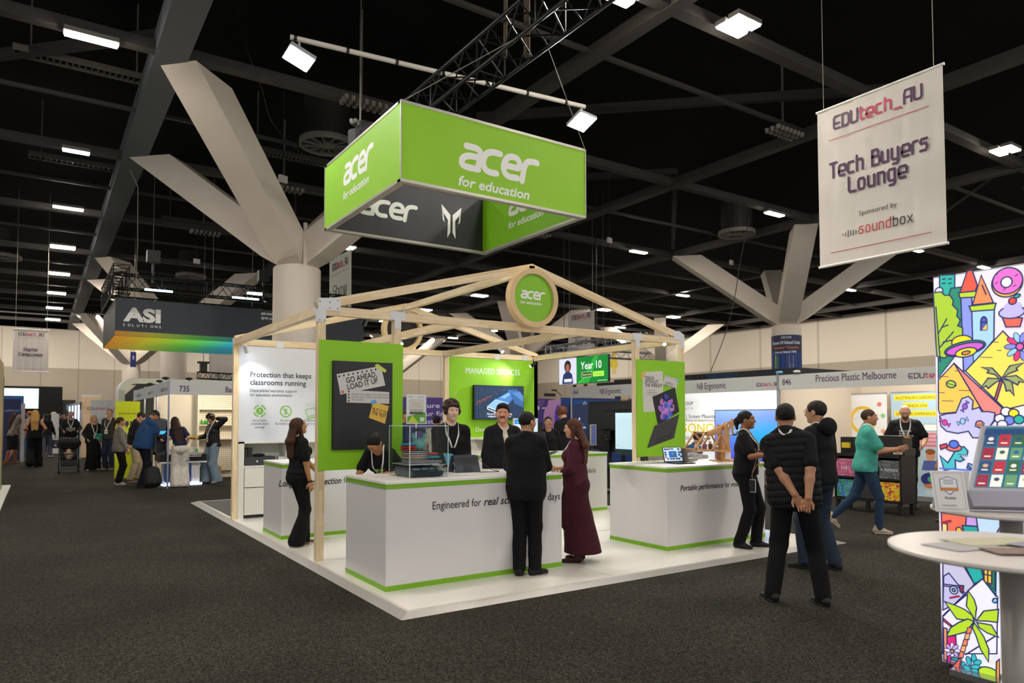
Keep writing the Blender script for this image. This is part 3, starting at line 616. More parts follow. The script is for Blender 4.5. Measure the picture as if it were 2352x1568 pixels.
Lp = [(-.05, .14), (-.05, -.14), (.045, -.14), (.045, .0), (.22, .0), (.22, .16)]; Tp = [(-.1, .06), (-.1, -.045), (-.045, -.045), (-.045, -.16), (.045, -.16), (.045, -.045), (.1, -.045), (.1, .06)]
b1 = plate(X1+.08, Y1-.001, zc, Lp); pl = b1.build('bracket_plate', PLATE, t)
sc = MB()
for a, c in ((-.03, -.12), (.03, -.12), (-.03, .1), (.09, .03), (.09, .1), (.19, .03), (.19, .13)): sc.lathe((X1+.08+a, Y1-.008, zc+c), [(.011, 0), (.009, .004)], 10, (0, -1, 0))
sc.build('screw', mat('screw_grey', '888c90', .3, .8), pl)
Ls = [(.05, .1), (.05, -.14), (-.045, -.14), (-.045, 0), (-.2, .0), (-.2, .14), (-.08, .16)]
plate(X4-.045, Y1-.001, zc, Ls).build('bracket_plate', PLATE, t)
for x in (1.15, 5.27): plate(x, Y1-.001, zc, Tp).build('bracket_plate', PLATE, t)
MB().prism([(X1+.034, Y1+a, zc+b_) for a, b_ in ((-.0, .1), (.16, .06), (.16, -.04), (.09, -.05), (.09, -.14), (0, -.14))], (-1, 0, 0), .006).build('bracket_plate', PLATE, t)
MB().prism([(X1-.006, Y0+a, zc+b_) for a, b_ in ((.045, .06), (-.08, .06), (-.08, -.05), (.045, -.05))], (-1, 0, 0), .006).build('bracket_plate', PLATE, t)
for x in (.85, 1.9, 5.3): MB().box(x-.06, x+.06, Y0-.052, Y0-.045, zc-.07, zc+.035).build('bracket_plate', PLATE, t)
MB().box(3.17, 3.29, Y0-.06, Y0-.045, AP-.12, AP+.03).build('bracket_plate', PLATE, t); MB().box(4.05, 4.15, Y0-.056, Y0-.046, zc-.06, zc+.06).build('bracket_plate', PLATE, t); MB().box(5.95, 6.05, Y0-.056, Y0-.046, zc-.06, zc+.06).build('bracket_plate', PLATE, t)
# round signs
def rsign(y, label, front):
    r = thing('round_sign', label, 'round sign', (3.19, y, 2.98)); cz = 3.405; R = .415
    MB().lathe((3.19, y-.0, cz), [(R-.075, 0), (R, 0), (R, .12), (R-.075, .12), (R-.075, 0)], 56, (0, -1, 0), cap=False).build('wooden_ring', mat('ring_ply', 'dcbf8f', .5, noise=(6, .05)), r, smooth=False)
    if front:
        MB().disc((3.19, y-.08, cz), R-.07, (0, -1, 0), 56).build('green_disc', mat('disc_green', '86c41f', .5), r)
        a = Art((3.19, y-.0805, cz), XP, ZP, YM); a.acer(-.22, -.02, .42, 'f0f2f0'); a.build('lettering', PRINT, r)
    else: MB().disc((3.19, y-.03, cz), R-.07, (0, -1, 0), 56).build('back_disc', mat('disc_back', '2c2622', .7), r)
rsign(Y1-.0, 'round green sign in a pine ring under the front gable', True)
rsign(Y0+.1, 'pine ring sign with dark back under the rear gable', False)
# ---- spot lamps
GLOW = mat('spot_glow', 'ffffff', .4, emit=60, ecol='e9f3ff')
def spot(p, aim, label, power=None, body=BLACK, on=True, size=60):
    p = sub(p); t = thing('spot_lamp', label, 'spot lamp', tuple(p), 'spot lamps on the pavilion'); d = nrm(sub(aim)-p)
    MB().tube(p-d*.07, p+d*.06, .035, 16).build('lamp_body', body, t); MB().disc(p+d*.061, .028, d, 16).build('lens', GLOW if on else WHITE, t)
    MB().tube(p-d*.02, p*(1, 1, 0)+(0, 0, 2.95), .01, 6).build('arm', body, t)
    if power or on:
        L = bpy.data.lights.new('spot', 'SPOT'); L.energy = power or SPOT_W; L.spot_size = math.radians(size); L.spot_blend = .8; L.shadow_soft_size = .04; L.color = (.93, .97, 1)
        o = bpy.data.objects.new('spot_light', L); COL.objects.link(o); o.location = p+d*.09; o.rotation_euler = Vector(d).to_track_quat('-Z', 'Y').to_euler()
WB = mat('spot_white', 'e0e3e6', .4)
p = pix(838, 738, 'y', 2.9); spot(p, (1.3, 5.8, .8), 'spot lamp hung behind the tie beam beside the first post bracket')
p = pix(1525, 785, 'y', 2.9); spot(p, (5.2, 1.5, 1), 'spot lamp under the tie beam beside the end post')
p = pix(1224, 838, 'y', 6.4); spot(p, (4.9, 6.84, 2.3), 'spot lamp lighting the managed services wall', 24, size=85)
p = pix(565, 802, 'y', 6.5); spot(p, (.55, 6.84, 2.0), 'white spot lamp lighting the white wall', 16, WB, size=85)
for (x, y, ax, ay) in ((2.1, 4.6, 1.5, .9), (4.1, 4.8, 4.6, 1.6)):  # two extra lamps added under the joists to light the platform
    spot((x-.0, y, 2.90), (ax, ay, 0), 'added spot lamp under the pavilion roof, '+('on the joist nearest the white wall' if x < 3 else 'on the joist before the television'), body=WB)
for x, c in (): spot((x, 2.45, 3.2), (x+.1, 2.62, 2.2), 'small spot lamp above the '+('notebook' if x < 2 else 'laptop picture')+' panel', 3, size=90)
# ---- counters
def txt(a, s, x, y, size, c, **k): return a.text(s, x, y, size, c, **k)
def counter(x0, x1, y0, y1, label, lines, lx, face='y', fs=.1, zl=.62):
    t = thing('counter', label, 'counter', ((x0+x1)/2, (y0+y1)/2, PL))
    MB().box(x0+.004, x1-.004, y0+.004, y1-.004, PL, 1.065).build('body', WHITE, t)
    MB().box(x0, x1, y0, y1, 1.022, 1.068).build('upper_green_band', GREEN, t); MB().box(x0, x1, y0, y1, PL, PL+.05).build('lower_green_band', GREEN, t)
    MB().box(x0-.004, x1+.004, y0-.004, y1+.004, 1.068, 1.09).build('top', mat('counter_top', 'ecebe8', .3), t)
    a = Art((x0, y0, PL), XP, ZP, YM, base=.0004); x = lx
    for s, bold, sh, wd in lines:
        a.text(s, x, zl, fs, '2c2c30', bold=bold, shear=sh, fit=wd); x += wd+.035
    a.build('lettering', PRINT, t)
    return t
def u2x(u, v, y): return pix(u, v, 'y', y)[0]
z_ = pix(994, 1170, 'y', .836); z2_ = pix(1100, 1163, 'y', .836)
xa, xb, xc = u2x(994, 1170, .836), u2x(1105, 1160, .836), u2x(1113, 1160, .836)
counter(.217, 2.365, .836, 1.906, 'long white front counter with green bands, loaded with the clear display case', [('Engineered for', 0, 0, xb-xa), ('real schools, real', .012, .25, 2.12-(xb-.217)-.07-.17), ('days', 0, 0, .17)], xa-.217, fs=.115, zl=z_[2]-PL)
xa, xb = u2x(1563, 1127, .814), u2x(1661, 1120, .814)
counter(4.014, 5.965, .814, 1.888, 'white counter under the teach without the weight panel', [('Portable performance', .012, .25, xb-xa), ('for mobile learning', 0, 0, .66)], xa-4.014, fs=.1, zl=pix(1563, 1127, 'y', .814)[2]-PL)
xa = u2x(722, 1112, 4.378)
counter(.222, 2.3, 4.378, 5.332, 'white counter behind the standing long-haired woman', [('Long-term protection', .015, .25, u2x(784, 1112, 4.378)-u2x(640, 1112, 4.378)), ('for peace of mind', 0, 0, .7)], u2x(640, 1112, 4.378)-.222, fs=.13, zl=pix(722, 1113, 'y', 4.378)[2]-PL)
counter(3.7, 6.1, 4.3, 5.2, 'white counter with the desktop screens at the back of the pavilion', [('Built to be used', .015, .25, .72), ('and managed daily', 0, 0, .82)], u2x(1373, 1084, 4.3)-.84-.74-.035-3.7, fs=.12, zl=pix(1373, 1084, 'y', 4.3)[2]-PL)
# ---- green panel: spiral notebook
t = thing('poster_billboard', 'green panel with a giant black notebook poster, hung between two posts', 'display panel', (.67, Y1-.01, 1.09))
yp = Y1-.012
x0, x1 = X1+.045, 1.22; MB().box(x0, x1, yp, yp+.02, 1.095, 2.64).build('board', GREENP, t)
NB = mat('notebook_black', '1b1c22', .45)
A = planeY(yp-.001); q = lambda u, v: a2(A, u, v)
(nx0, nz1), (nx1, _), (_, nz0) = q(763, 828), q(899, 836), q(763, 1033)
nb = MB().box(nx0, nx1-.0, yp-.035, yp, nz0, nz1-.0).build('notebook', NB, t)
sp = MB()
for i in range(34): sp.tube((nx0-.012, yp-.03, nz0+.03+i*(nz1-nz0-.06)/33), (nx0+.02, yp-.037, nz0+.035+i*(nz1-nz0-.06)/33), .004, 5)
sp.build('spiral_binding', mat('binding', '141416', .3, .5), nb)
A = planeY(yp-.036); A.h = .0004
A.poly([q(773, 859), q(875, 840), q(885, 885), q(782, 906)], 'cfcecb')
for i in range(10):
    f = i/9.; p = np.array(q(779, 864))*(1-f)+np.array(q(873, 846))*f; A.ell(p[0], p[1], .012, .012, '2a2a35', n=12)
A.up(); A.ell(*q(787, 900), .018, .018, 'e2593c', n=16)
ang = math.degrees(math.atan2(q(860, 862)[1]-q(797, 876)[1], q(860, 862)[0]-q(797, 876)[0]))
p = q(796, 880); A.text('GO AHEAD,', p[0], p[1], .095, '1b1b20', .018, fit=.40, rot=ang); p = q(799, 895); A.text('LOAD IT UP', p[0], p[1], .095, '1b1b20', .018, fit=.40, rot=ang)
A.poly([q(796, 895), q(894, 900), q(894, 927), q(796, 924)], 'cdccc9')
for i in range(4): p = q(801, 899+i*7); A.ell(p[0], p[1], .011, .011, '2a2a35', n=12)
for i, s in enumerate(('Handles the weight of everyday learning,', 'books, water bottles, everyday essentials.', 'No problem')): p = q(808, 907+i*6.1); A.text(s, p[0], p[1], .032, '55555c', fit=(.5, .51, .155)[i])
A.poly([q(860, 839), q(867, 835), q(888, 850), q(884, 856)], 'cfd84f')
A.poly([q(857, 923), q(893, 932), q(884, 973), q(847, 959)], 'e6bb4c'); A.poly([q(850, 922), q(862, 917), q(866, 925), q(854, 930)], '5ca8d8')
a2g = math.degrees(math.atan2(q(888, 948)[1]-q(856, 938)[1], q(888, 948)[0]-q(856, 938)[0]))
p = q(855, 942); A.text('PUT IT TO', p[0], p[1], .055, '1b1b20', .02, fit=.20, rot=a2g); p = q(853, 950); A.text('THE TEST', p[0], p[1], .055, '1b1b20', .02, fit=.19, rot=a2g)
A.build('paper_notes', PRINT, nb)
# ---- green panel: teach
t = thing('poster_billboard', 'green panel with paper notes and a big open laptop picture over the second counter', 'display panel', (5.8, Y1-.01, 1.09))
x0, x1 = 5.235, X4; MB().box(x0, x1, yp, yp+.02, 1.10, 2.64).build('board', GREENP, t)
A = planeY(yp-.001); A.h = .0004
A.poly([q(1475, 854), q(1522, 852), q(1524, 943), q(1478, 946)], 'd6d5cf')
for i in range(1, 9): A.face([q(1477, 852+i*10), q(1523, 851+i*10), q(1523, 851.4+i*10), q(1477, 852.4+i*10)], 'bdbdb8')
for i in range(1, 6): A.face([q(1475+i*8, 854), q(1475.5+i*8, 854), q(1477.5+i*8, 944), q(1477+i*8, 944)], 'bdbdb8')
A.up()
for i in range(12): p = q(1478.5+i*.15, 858+i*7.4); A.ell(p[0], p[1], .007, .009, '7dbb0c', n=8)
for i, s in enumerate(('TEACH', 'WITHOUT', 'THE WEIGHT')): p = q(1481, 871+i*8.4); A.text(s, p[0], p[1], .075, '22222a', .02, fit=(.2, .3, .39)[i])
for i, s in enumerate(('• Less than 1kg.', '• Designed for life', '   across campus.')): p = q(1484, 897+i*5.2); A.text(s, p[0], p[1], .034, '55555c', fit=(.2, .24, .22)[i])
A.poly([q(1469, 867), q(1481, 850), q(1486, 853), q(1475, 870)], 'e2b45a')
A.poly([q(1527, 861), q(1559, 871), q(1552, 894), q(1522, 882)], 'cfcecb')
for i in range(9): f = i/8; p = np.array(q(1529, 864))*(1-f)+np.array(q(1556, 873))*f; A.ell(p[0], p[1], .006, .006, '2a2a35', n=8)
ag = math.degrees(math.atan2(q(1552, 885)[1]-q(1528, 877)[1], q(1552, 885)[0]-q(1528, 877)[0]))
p = q(1527, 879); A.text('COMPARE IT', p[0], p[1], .042, '33333a', .01, fit=.2, rot=ag); p = q(1526, 885); A.text('SIDE BY SIDE', p[0], p[1], .042, '33333a', .01, fit=.2, rot=ag)
A.ell(*q(1556, 874), .035, .03, '7fbfe0', n=5)
A.poly([q(1498, 911), q(1550, 889), q(1560, 945), q(1511, 977)], '141417')
A.poly([q(1503, 978), q(1560, 951), q(1548, 1006), q(1486, 1029)], '3b3940'); A.poly([q(1510, 1005), q(1546, 992), q(1541, 1006), q(1502, 1019)], '2c2b31')
for r in range(5):
    for k in range(12):
        f = k/12.; a_ = np.array(q(1509-r*4, 982+r*6)); b_ = np.array(q(1557-r*1.5, 960+r*6)); p = a_*(1-f-.02)+b_*(f+.02); A.ell(p[0], p[1], .012, .008, '1b1b1f', n=4, rot=45)
A.up()
rr = random.Random(3)
for i in range(60):
    u = rr.uniform(1515, 1546); v = rr.uniform(910, 960)
    if ((u-1530)/17)**2+((v-936)/26)**2 > 1: continue
    c = rr.choice(['3f5fd0', '2c49c0', '6b8ae8', 'b86ad8', 'd88ad8', '2a3aa0', '7ab0f0']) if u > 1524 else rr.choice(['c070d0', 'e09ae0', '8a6ae0', '5a60d8', 'f0b0e0'])
    p = q(u, v); A.ell(p[0], p[1], rr.uniform(.02, .045), rr.uniform(.03, .07), c, n=7, rot=rr.uniform(0, 180))
A.build('poster_print', PRINT, t)
# ---- white wall and storage unit
t = thing('wall_unit', 'white warranty wall with printed icons and a built-in storage niche below', 'wall unit', (1.2, Y0, PL))
yw = Y0-.045; xw0, xw1 = X1+.085, 2.3
MB().box(xw0, xw1, yw, yw+.04, 1.32, 2.93).build('upper_board', mat('warranty_white', 'd9dce2', .5), t)
b = MB(); b.box(xw0, xw0+.09, yw-.02, yw+.45, PL, 1.32); b.box(xw0, xw1, yw-.02, yw+.45, 1.29, 1.32); b.box(xw0+.09, xw1, yw-.02, yw+.45, .885, .915); b.box(xw0, xw1, yw+.41, yw+.45, PL, 1.3); b.box(.97, 1.0, yw-.015, yw+.45, .915, 1.3); b.box(xw1-.03, xw1, yw-.02, yw+.45, PL, 1.3); b.build('carcass', mat('unit_white', 'dcdacf', .5), t)
for z0, z1 in ((.56, .88), (.1, .545)): MB().box(xw0+.1, xw1-.04, yw-.025, yw, z0, z1).build('drawer_front', mat('unit_white', 'dcdacf', .5), t)
A = planeY(yw-.001); q = lambda u, v: a2(A, u, v)
for s, u, v, sz, wd, bo, sh in (('Protection that keeps', 574.5, 865, .13, (574.5, 715), .016, 0), ('classrooms running', 574.5, 883, .13, (574.5, 703), .016, 0), ('Unparalleled warranty support', 574, 899.5, .075, (574, 682), .004, .25), ('for education environments', 574, 909.5, .075, (574, 671), .004, .25)):
    p = q(u, v); p2 = q(wd[1], v); A.text(s, p[0], p[1], sz, '2f3340', bo, fit=p2[0]-p[0], shear=sh)
GI = '76b82a'
p = q(596.5, 943.5)
for a0 in (10, 100, 190, 280): A.ring(p[0], p[1], .085, .105, GI, a0, a0+65, 10)
A.ell(p[0], p[1], .06, .06, GI); A.text('3', p[0], p[1]-.028, .085, 'dfe2e6', .02, align='c')
p = q(656.5, 944.5); A.ring(p[0], p[1], .085, .102, GI); A.text('$', p[0], p[1]-.045, .13, GI, .01, align='c'); A.stroke([(p[0]-.06, p[1]+.06), (p[0]+.06, p[1]-.06)], .013, GI)
p = q(714, 945); A.stroke([(p[0]-.1, p[1]+.03), (p[0]+.06, p[1]+.07), (p[0]+.1, p[1]-.05), (p[0]-.06, p[1]-.09), (p[0]-.1, p[1]+.03)], .012, GI); A.stroke([(p[0]-.07, p[1]-.13), (p[0]+.12, p[1]-.08)], .018, GI)
for i in range(5): A.stroke([(p[0]-.08+i*.04, p[1]+.14), (p[0]-.08+i*.04, p[1]+.09+.01*i)], .007, GI)
for u, vs_, L_ in ((596.5, (967.5, 975, 983), (('Up to 3 years', .235), ('of uninterrupted', .285), ('coverage', .16))), (656.5, (967.5, 975), (('No excess.', .18), ('No hidden surprises.', .36))), (717, (967.5, 975), (('Accidents happen,', .31), ('we got it covered.', .31)))):
    for v, (s, wd) in zip(vs_, L_): p = q(u, v); A.text(s, p[0], p[1], .055, '4a4e58', .002, fit=wd, align='c')
A.build('wall_print', PRINT, t)
# things in the niche
def bx(name, label, cat, x0, x1, y0, y1, z0, z1, m, grp=None):
    return tag(MB().box(x0, x1, y0, y1, z0, z1).build(name, m), label, cat, grp)
CASE = mat('case_black', '1c1d20', .6)
t = thing('equipment_case', 'low black case with two white locks on the niche shelf', 'case', (.5, 6.95, .915)); MB().box(.30, .80, 6.83, 7.13, .915, 1.06).build('body', mat('case_charcoal', '303236', .55), t)
for x in (.5, .66): MB().box(x-.012, x+.012, 6.822, 6.83, .97, 1.0).build('lock', mat('lock_white', 'e8e8ea', .4), t)
b = MB(); b.box(.28, .35, 6.86, 7.1, 1.06, 1.2); b.box(.36, .43, 6.86, 7.1, 1.06, 1.21); tag(b.build('camera_bag', CASE), 'upright black pouch on the low case', 'pouch')
tag(MB().ell((.56, 6.98, 1.085), (.11, .08, .028)).build('soft_case', CASE, smooth=True), 'flat black soft case lying on the low case', 'pouch')
tag(MB().box(.86, 1.05, 6.86, 6.95, .915, 1.05).build('packaged_charger', mat('pack_white', 'd8d8d8', .5)), 'white box with two dark adapters standing in the niche', 'box')
t = thing('robot_toy', 'small black robot toy with green glowing eyes in the niche', 'toy', (1.13, 6.9, .915)); MB().ell((1.13, 6.9, 1.13), (.045, .04, .045)).ell((1.13, 6.9, 1.04), (.04, .035, .05)).box(1.07, 1.19, 6.86, 6.94, .915, .985).build('body', BLACK, t); A = planeY(6.858); A.rect(1.105, 1.12, 1.125, 1.135, '8fe07a').rect(1.135, 1.12, 1.155, 1.135, '8fe07a').rect(1.12, 1.03, 1.14, 1.045, 'd0d4d8'); A.build('face_mark', PRINT, t)
# ---- managed services wall
t = thing('wall_unit', 'green managed services wall with white icons and lettering', 'wall unit', (5.1, Y0, PL)); xm0, xm1 = 4.165, X4
MB().box(xm0, xm1, yw, yw+.04, 1.32, 2.93).build('green_board', GREENP, t)
b = MB(); b.box(xm0, xm1, yw-.3, yw+.04, 1.29, 1.32); b.box(xm0, xm0+.03, yw-.3, yw+.04, PL, 1.3); b.box(xm1-.03, xm1, yw-.3, yw+.04, PL, 1.3); b.box(xm0, xm1, yw, yw+.04, PL, 1.3); b.box(5.2, 5.23, yw-.3, yw, .7, 1.3); b.box(xm0, xm1, yw-.3, yw, .66, .69); b.build('shelf_unit', mat('unit_white', 'dcdacf', .5), t)
A = planeY(yw-.001); q = lambda u, v: a2(A, u, v)
def Tx(s, u, v, u1, sz, c, bo=0., sh=0.): p = q(u, v); A.text(s, p[0], p[1], sz, c, bo, fit=q(u1, v)[0]-p[0], shear=sh)
Tx('MANAGED SERVICES', 1070, 857, 1194, .17, 'dfe8dc', .018); Tx('Device lifecycle services', 1093, 991, 1212, .13, 'e4efe0')
IC = 'a4d65c'
x, z = q(1209, 903); st = lambda P_, wd=.009: A.stroke([(x+a, z+b_) for a, b_ in P_], wd, IC)
st([(-.16, -.02), (-.16, -.0)]); st([(-.16, -.0), (.16, .0), (.16, .2), (-.16, .2), (-.16, 0)]); st([(-.19, .2), (-.13, .31), (.13, .31), (.19, .2), (-.19, .2)]); st([(-.08, 0), (-.08, .3), (0, .38), (.08, .3), (.08, 0)]); st([(-.03, 0), (-.03, .09), (.03, .09), (.03, 0)]); st([(0, .38), (0, .48), (.05, .45), (0, .42)]); A.ring(x, z+.22, .02, .03, IC)
x, z = q(1047, 913); A.ring(x, z-.01, .06, .07, IC); A.ring(x, z-.02, .025, .034, IC); A.ell(x-.01, z+.09, .05, .02, IC, rot=40)
x, z = q(1058, 845); A.ring(x, z+.05, .025, .032, '8cc63c'); A.stroke([(x-.06, z-.06), (x-.06, z), (x+.06, z), (x+.06, z-.06), (x-.06, z-.06)], .006, '8cc63c')
x, z = q(1062, 975); A.stroke([(x-.09, z-.05), (x-.09, z+.06), (x+.09, z+.06), (x+.09, z-.05), (x-.09, z-.05)], .007, '8cc63c'); A.stroke([(x-.12, z-.07), (x+.12, z-.07)], .01, '8cc63c')
A.build('wall_print', PRINT, t)
# television with aerial picture
t = thing('television', 'wall television showing an aerial view of long warehouse roofs', 'television', (5.3, yw, 1.7))
(tx0, tz1), (tx1, _), (_, tz0) = q(1084, 884), q(1197.5, 887), q(1084, 963)
MB().box(tx0, tx1, yw-.09, yw-.02, tz0, tz1).build('casing', BLACK, t)
A = Art(((tx0+tx1)/2, yw-.091, (tz0+tz1)/2), XP, ZP, YM); hw, hh = (tx1-tx0)/2-.012, (tz1-tz0)/2-.012
A.rect(-hw, -hh, hw, hh, '12294a'); rr = random.Random(5)
def inq(x, y): return -hw+.01 < x < hw-.01 and -hh+.01 < y < hh-.01
for i in range(900):
    x, y = rr.uniform(-hw+.02, hw-.02), rr.uniform(-hh+.02, hh-.02); sc_ = .5+.5*(hh-y)/(2*hh)
    if x > -.25+.5*(y+hh) and y < .22 and rr.random() < .7: continue
    A.ell(x, y, rr.uniform(.006, .018)*sc_, rr.uniform(.005, .012)*sc_, rr.choice(['22401e', '2c4a24', '1b3a52', '3a5a28', '4a6038', '21456b', '16304f', '44583c', '5a6a6c']), n=6); A.h -= .00006
A.h += .0003
A.poly([(-.12, .05), (.3, .26), (.47, .24), (.2, -.06)], '3f6fae'); A.poly([(.02, .11), (.34, .25), (.40, .245), (.12, .08)], '6c97cc'); A.poly([(.2, .26), (.42, .28), (hw, .1), (hw, -.1), (.38, -.02)], '2d5a94'); A.poly([(.3, .2), (.5, .24), (hw, .14), (hw, .02)], '4a7ab4')
A.poly([(-.3, -.08), (-.1, .07), (.22, -.0), (.2, -.06), (-.02, -.17)], '7fa6d8'); A.poly([(-.3, -.08), (-.02, -.17), (.2, -.06), (.2, -.12), (-.02, -.24), (-.3, -.14)], 'd8e4f4'); A.poly([(-.28, -.1), (-.02, -.19), (-.02, -.22), (-.28, -.13)], '1a2c3c')
A.poly([(.33, -.02), (.42, -.04), (hw, -.22), (hw, -.3), (.36, -.3), (.22, -.14)], '142c50'); A.stroke([(-.55, .0), (-.2, .13)], .012, 'a0402c'); A.stroke([(-hw+.01, -.06), (-.3, .06)], .008, '8c4030')
A.text('With over 10,000m² of secure warehousing,', 0, -hh+.085, .05, 'f4f8ff', .008, align='c', fit=.62); A.text('configuration and processing space', 0, -hh+.035, .05, 'f4f8ff', .008, align='c', fit=.56)
A.build('lit_screen', SCREEN, t)
# cup pyramid on shelf
CUP = mat('cup_white', 'e9e8e4', .4); n = 0
x, z = 4.62, 1.0
base = 1.32
p = pix(1085, 1035, 'y', yw-.2)
bx('shelf_plinth', 'white riser box under the pyramid of tiny white boxes', 'riser', p[0]-.22, p[0]+.24, yw-.26, yw-.06, .69, p[2]-.0, mat('unit_white', 'dcdacf', .5))
for r in range(5):
    for k in range(5-r):
        o = MB().box(-.027, .027, -.027, .027, 0, .05).build('gift_box', CUP); o.location = (p[0]+(k-(4-r)/2)*.06, yw-.17, p[2]+r*.0515)
        tag(o, 'tiny white box in the pyramid, '+('bottom row', 'second row', 'middle row', 'fourth row', 'at the very top')[r]+('' if r == 4 else ', number '+('one', 'two', 'three', 'four', 'five')[k]+' from the white-wall side'), 'box', 'tiny white boxes stacked as a pyramid')
# ---- hanging sign
t = thing('hanging_sign', 'square hanging sign of four lit green fabric faces above the pavilion', 'hanging sign', (3.15, 4.85, 5.0))
sx0, sx1, sy0, sy1, sz0, sz1 = 1.5, 4.8, 3.32, 6.45, 5.0, 6.11
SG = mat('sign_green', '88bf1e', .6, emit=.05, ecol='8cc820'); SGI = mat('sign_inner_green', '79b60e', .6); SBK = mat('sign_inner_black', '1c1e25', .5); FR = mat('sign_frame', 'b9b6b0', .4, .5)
MB().box(sx0, sx1, sy0, sy0+.012, sz0+.02, sz1).build('front_face', SG, t); MB().box(sx0-.0, sx0+.012, sy0+.012, sy1-.012, sz0+.02, sz1).build('side_face', SG, t)
MB().box(sx0, sx1, sy1-.012, sy1, sz0+.02, sz1).build('rear_face', SG, t); MB().box(sx1-.012, sx1, sy0+.012, sy1-.012, sz0+.02, sz1).build('side_face', SG, t)
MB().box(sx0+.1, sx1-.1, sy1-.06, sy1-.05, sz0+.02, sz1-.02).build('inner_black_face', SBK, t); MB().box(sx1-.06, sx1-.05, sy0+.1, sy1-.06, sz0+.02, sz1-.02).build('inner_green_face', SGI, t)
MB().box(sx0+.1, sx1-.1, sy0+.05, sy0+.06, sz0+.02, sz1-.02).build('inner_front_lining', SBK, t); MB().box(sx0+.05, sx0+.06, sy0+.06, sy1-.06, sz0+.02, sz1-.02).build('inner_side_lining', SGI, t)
b = MB()
for z in (sz0, sz1-.0):
    b.box(sx0-.005, sx1+.005, sy0-.005, sy0+.1, z-.02, z+.02); b.box(sx0-.005, sx1+.005, sy1-.1, sy1+.005, z-.02, z+.02); b.box(sx0-.005, sx0+.1, sy0, sy1, z-.019, z+.019); b.box(sx1-.1, sx1+.005, sy0, sy1, z-.019, z+.019)
for x in (sx0, sx1):
    for y in (sy0, sy1): b.box(x-.008, x+.008, y-.008, y+.008, sz0, sz1)
b.build('metal_frame', FR, t)
A = planeY(sy0-.001); q = lambda u, v: a2(A, u, v); x, z = q(1052, 383); x1_ = q(1236, 390)[0]; A.acer(x, z-.02, x1_-x, 'eef0ee'); A.build('front_lettering', PRINT, t)
A = planeX(sx0-.001); q = lambda u, v: a2(A, u, v); x, z = q(788, 428); x1_ = q(856, 380)[0]; A.acer(x, z-.02, (x1_-x)*1.0, 'eef0ee'); A.build('side_lettering', PRINT, t)
A = planeY(sy1-.062); q = lambda u, v: a2(A, u, v); x, z = q(822, 490); x1_ = q(957, 500)[0]; A.acer(x, z-.0, x1_-x, 'd9dcdc', False)
x, z = q(1037, 510)
for s_ in (-1, 1): A.poly([(x+s_*a, z+b_) for a, b_ in ((.22, .32), (.19, .02), (.12, -.06), (.12, .08), (.17, .14), (.17, .14), (.03, .2), (.03, -.12), (.09, -.3), (.12, -.1), (.06, -.02), (.06, .1), (.08, .13))][:3] + [(x+s_*a, z+b_) for a, b_ in ((.13, -.1), (.13, .0), (.16, .04), (.16, .14), (.08, .03), (.09, -.32), (.025, -.2), (.025, .14), (.07, .18))], 'e0e2e4')
A.build('inner_lettering', PRINT, t)
A = Art((sx1-.061, 0, 0), YM, ZP, (-1, 0, 0)); q = lambda u, v: a2(A, u, v); x, z = q(1167, 500); x1_ = q(1260, 470)[0]; A.acer(x, z, (x1_-x), 'dfe6da'); A.build('inner_side_lettering', PRINT, t)
b = MB()
for x, y, tx, ty in ((sx0+.02, sy0+.02, 3.0, 2.3), (sx1, sy0, 3.3, 2.4), (sx0, sy1, 3.0, 6), (sx1, sy1, 3.3, 6)): b.tube((x, y, sz1), (tx, ty, 7.1), .006, 5)
b.build('hanging_wire', mat('wire', '8d8a80', .4), t)
# ================================================================ FIGURES (distance-field bodies turned into one smooth mesh each)
def rotm(yaw=0, pitch=0, roll=0):
    """yaw: turn to own right, pitch: nod down, roll: tilt to own right (degrees); forward is +Y"""
    a, b, c = [math.radians(v) for v in (-yaw, -pitch, roll)]
    Rz = np.array([[math.cos(a), -math.sin(a), 0], [math.sin(a), math.cos(a), 0], [0, 0, 1]]); Rx = np.array([[1, 0, 0], [0, math.cos(b), -math.sin(b)], [0, math.sin(b), math.cos(b)]])
    Ry = np.array([[math.cos(c), 0, math.sin(c)], [0, 1, 0], [-math.sin(c), 0, math.cos(c)]]); return Rz@Rx@Ry
class Prim:
    def __init__(s, kind, a, b, r0, r1, x=None, k=.02, R=None, mode='+', tag=''):
        s.kind = kind; s.a = sub(a); s.b = sub(b) if b is not None else None; s.r0 = sub(r0); s.r1 = sub(r1) if r1 is not None else None; s.k = k; s.R = R; s.mode = mode; s.tag = tag
        if kind == 'c':
            d = s.b-s.a; s.L = np.linalg.norm(d)+1e-9; s.w = d/s.L; xx = sub(x) if x is not None else (np.array((1., 0, 0)) if abs(s.w[0]) < .9 else np.array((0, 1., 0)))
            s.u = nrm(xx-s.w*np.dot(xx, s.w)); s.v = np.cross(s.w, s.u)
    def bounds(s):
        if s.kind == 'c':
            r = max(s.r0.max(), s.r1.max()); return np.minimum(s.a, s.b)-r, np.maximum(s.a, s.b)+r
        r = s.r0.max(); return s.a-r, s.a+r
    def dist(s, P):
        q = P-s.a
        if s.kind == 'e':
            if s.R is not None: q = q@s.R
            return (np.sqrt(((q/s.r0)**2).sum(-1))-1)*s.r0.min()
        w = q@s.w; t = np.clip(w/s.L, 0, 1); ww = w-t*s.L; u = q@s.u; v = q@s.v
        rx = s.r0[0]+(s.r1[0]-s.r0[0])*t; ry = s.r0[1]+(s.r1[1]-s.r0[1])*t; rm = np.minimum(rx, ry)
        return (np.sqrt((u/rx)**2+(v/ry)**2+(ww/rm)**2)-1)*rm
def C(a, b, r0, r1, x=None, k=.02, tag='', mode='+'):
    f = lambda r: (r, r) if np.isscalar(r) else r
    return Prim('c', a, b, f(r0), f(r1), x, k, tag=tag, mode=mode)
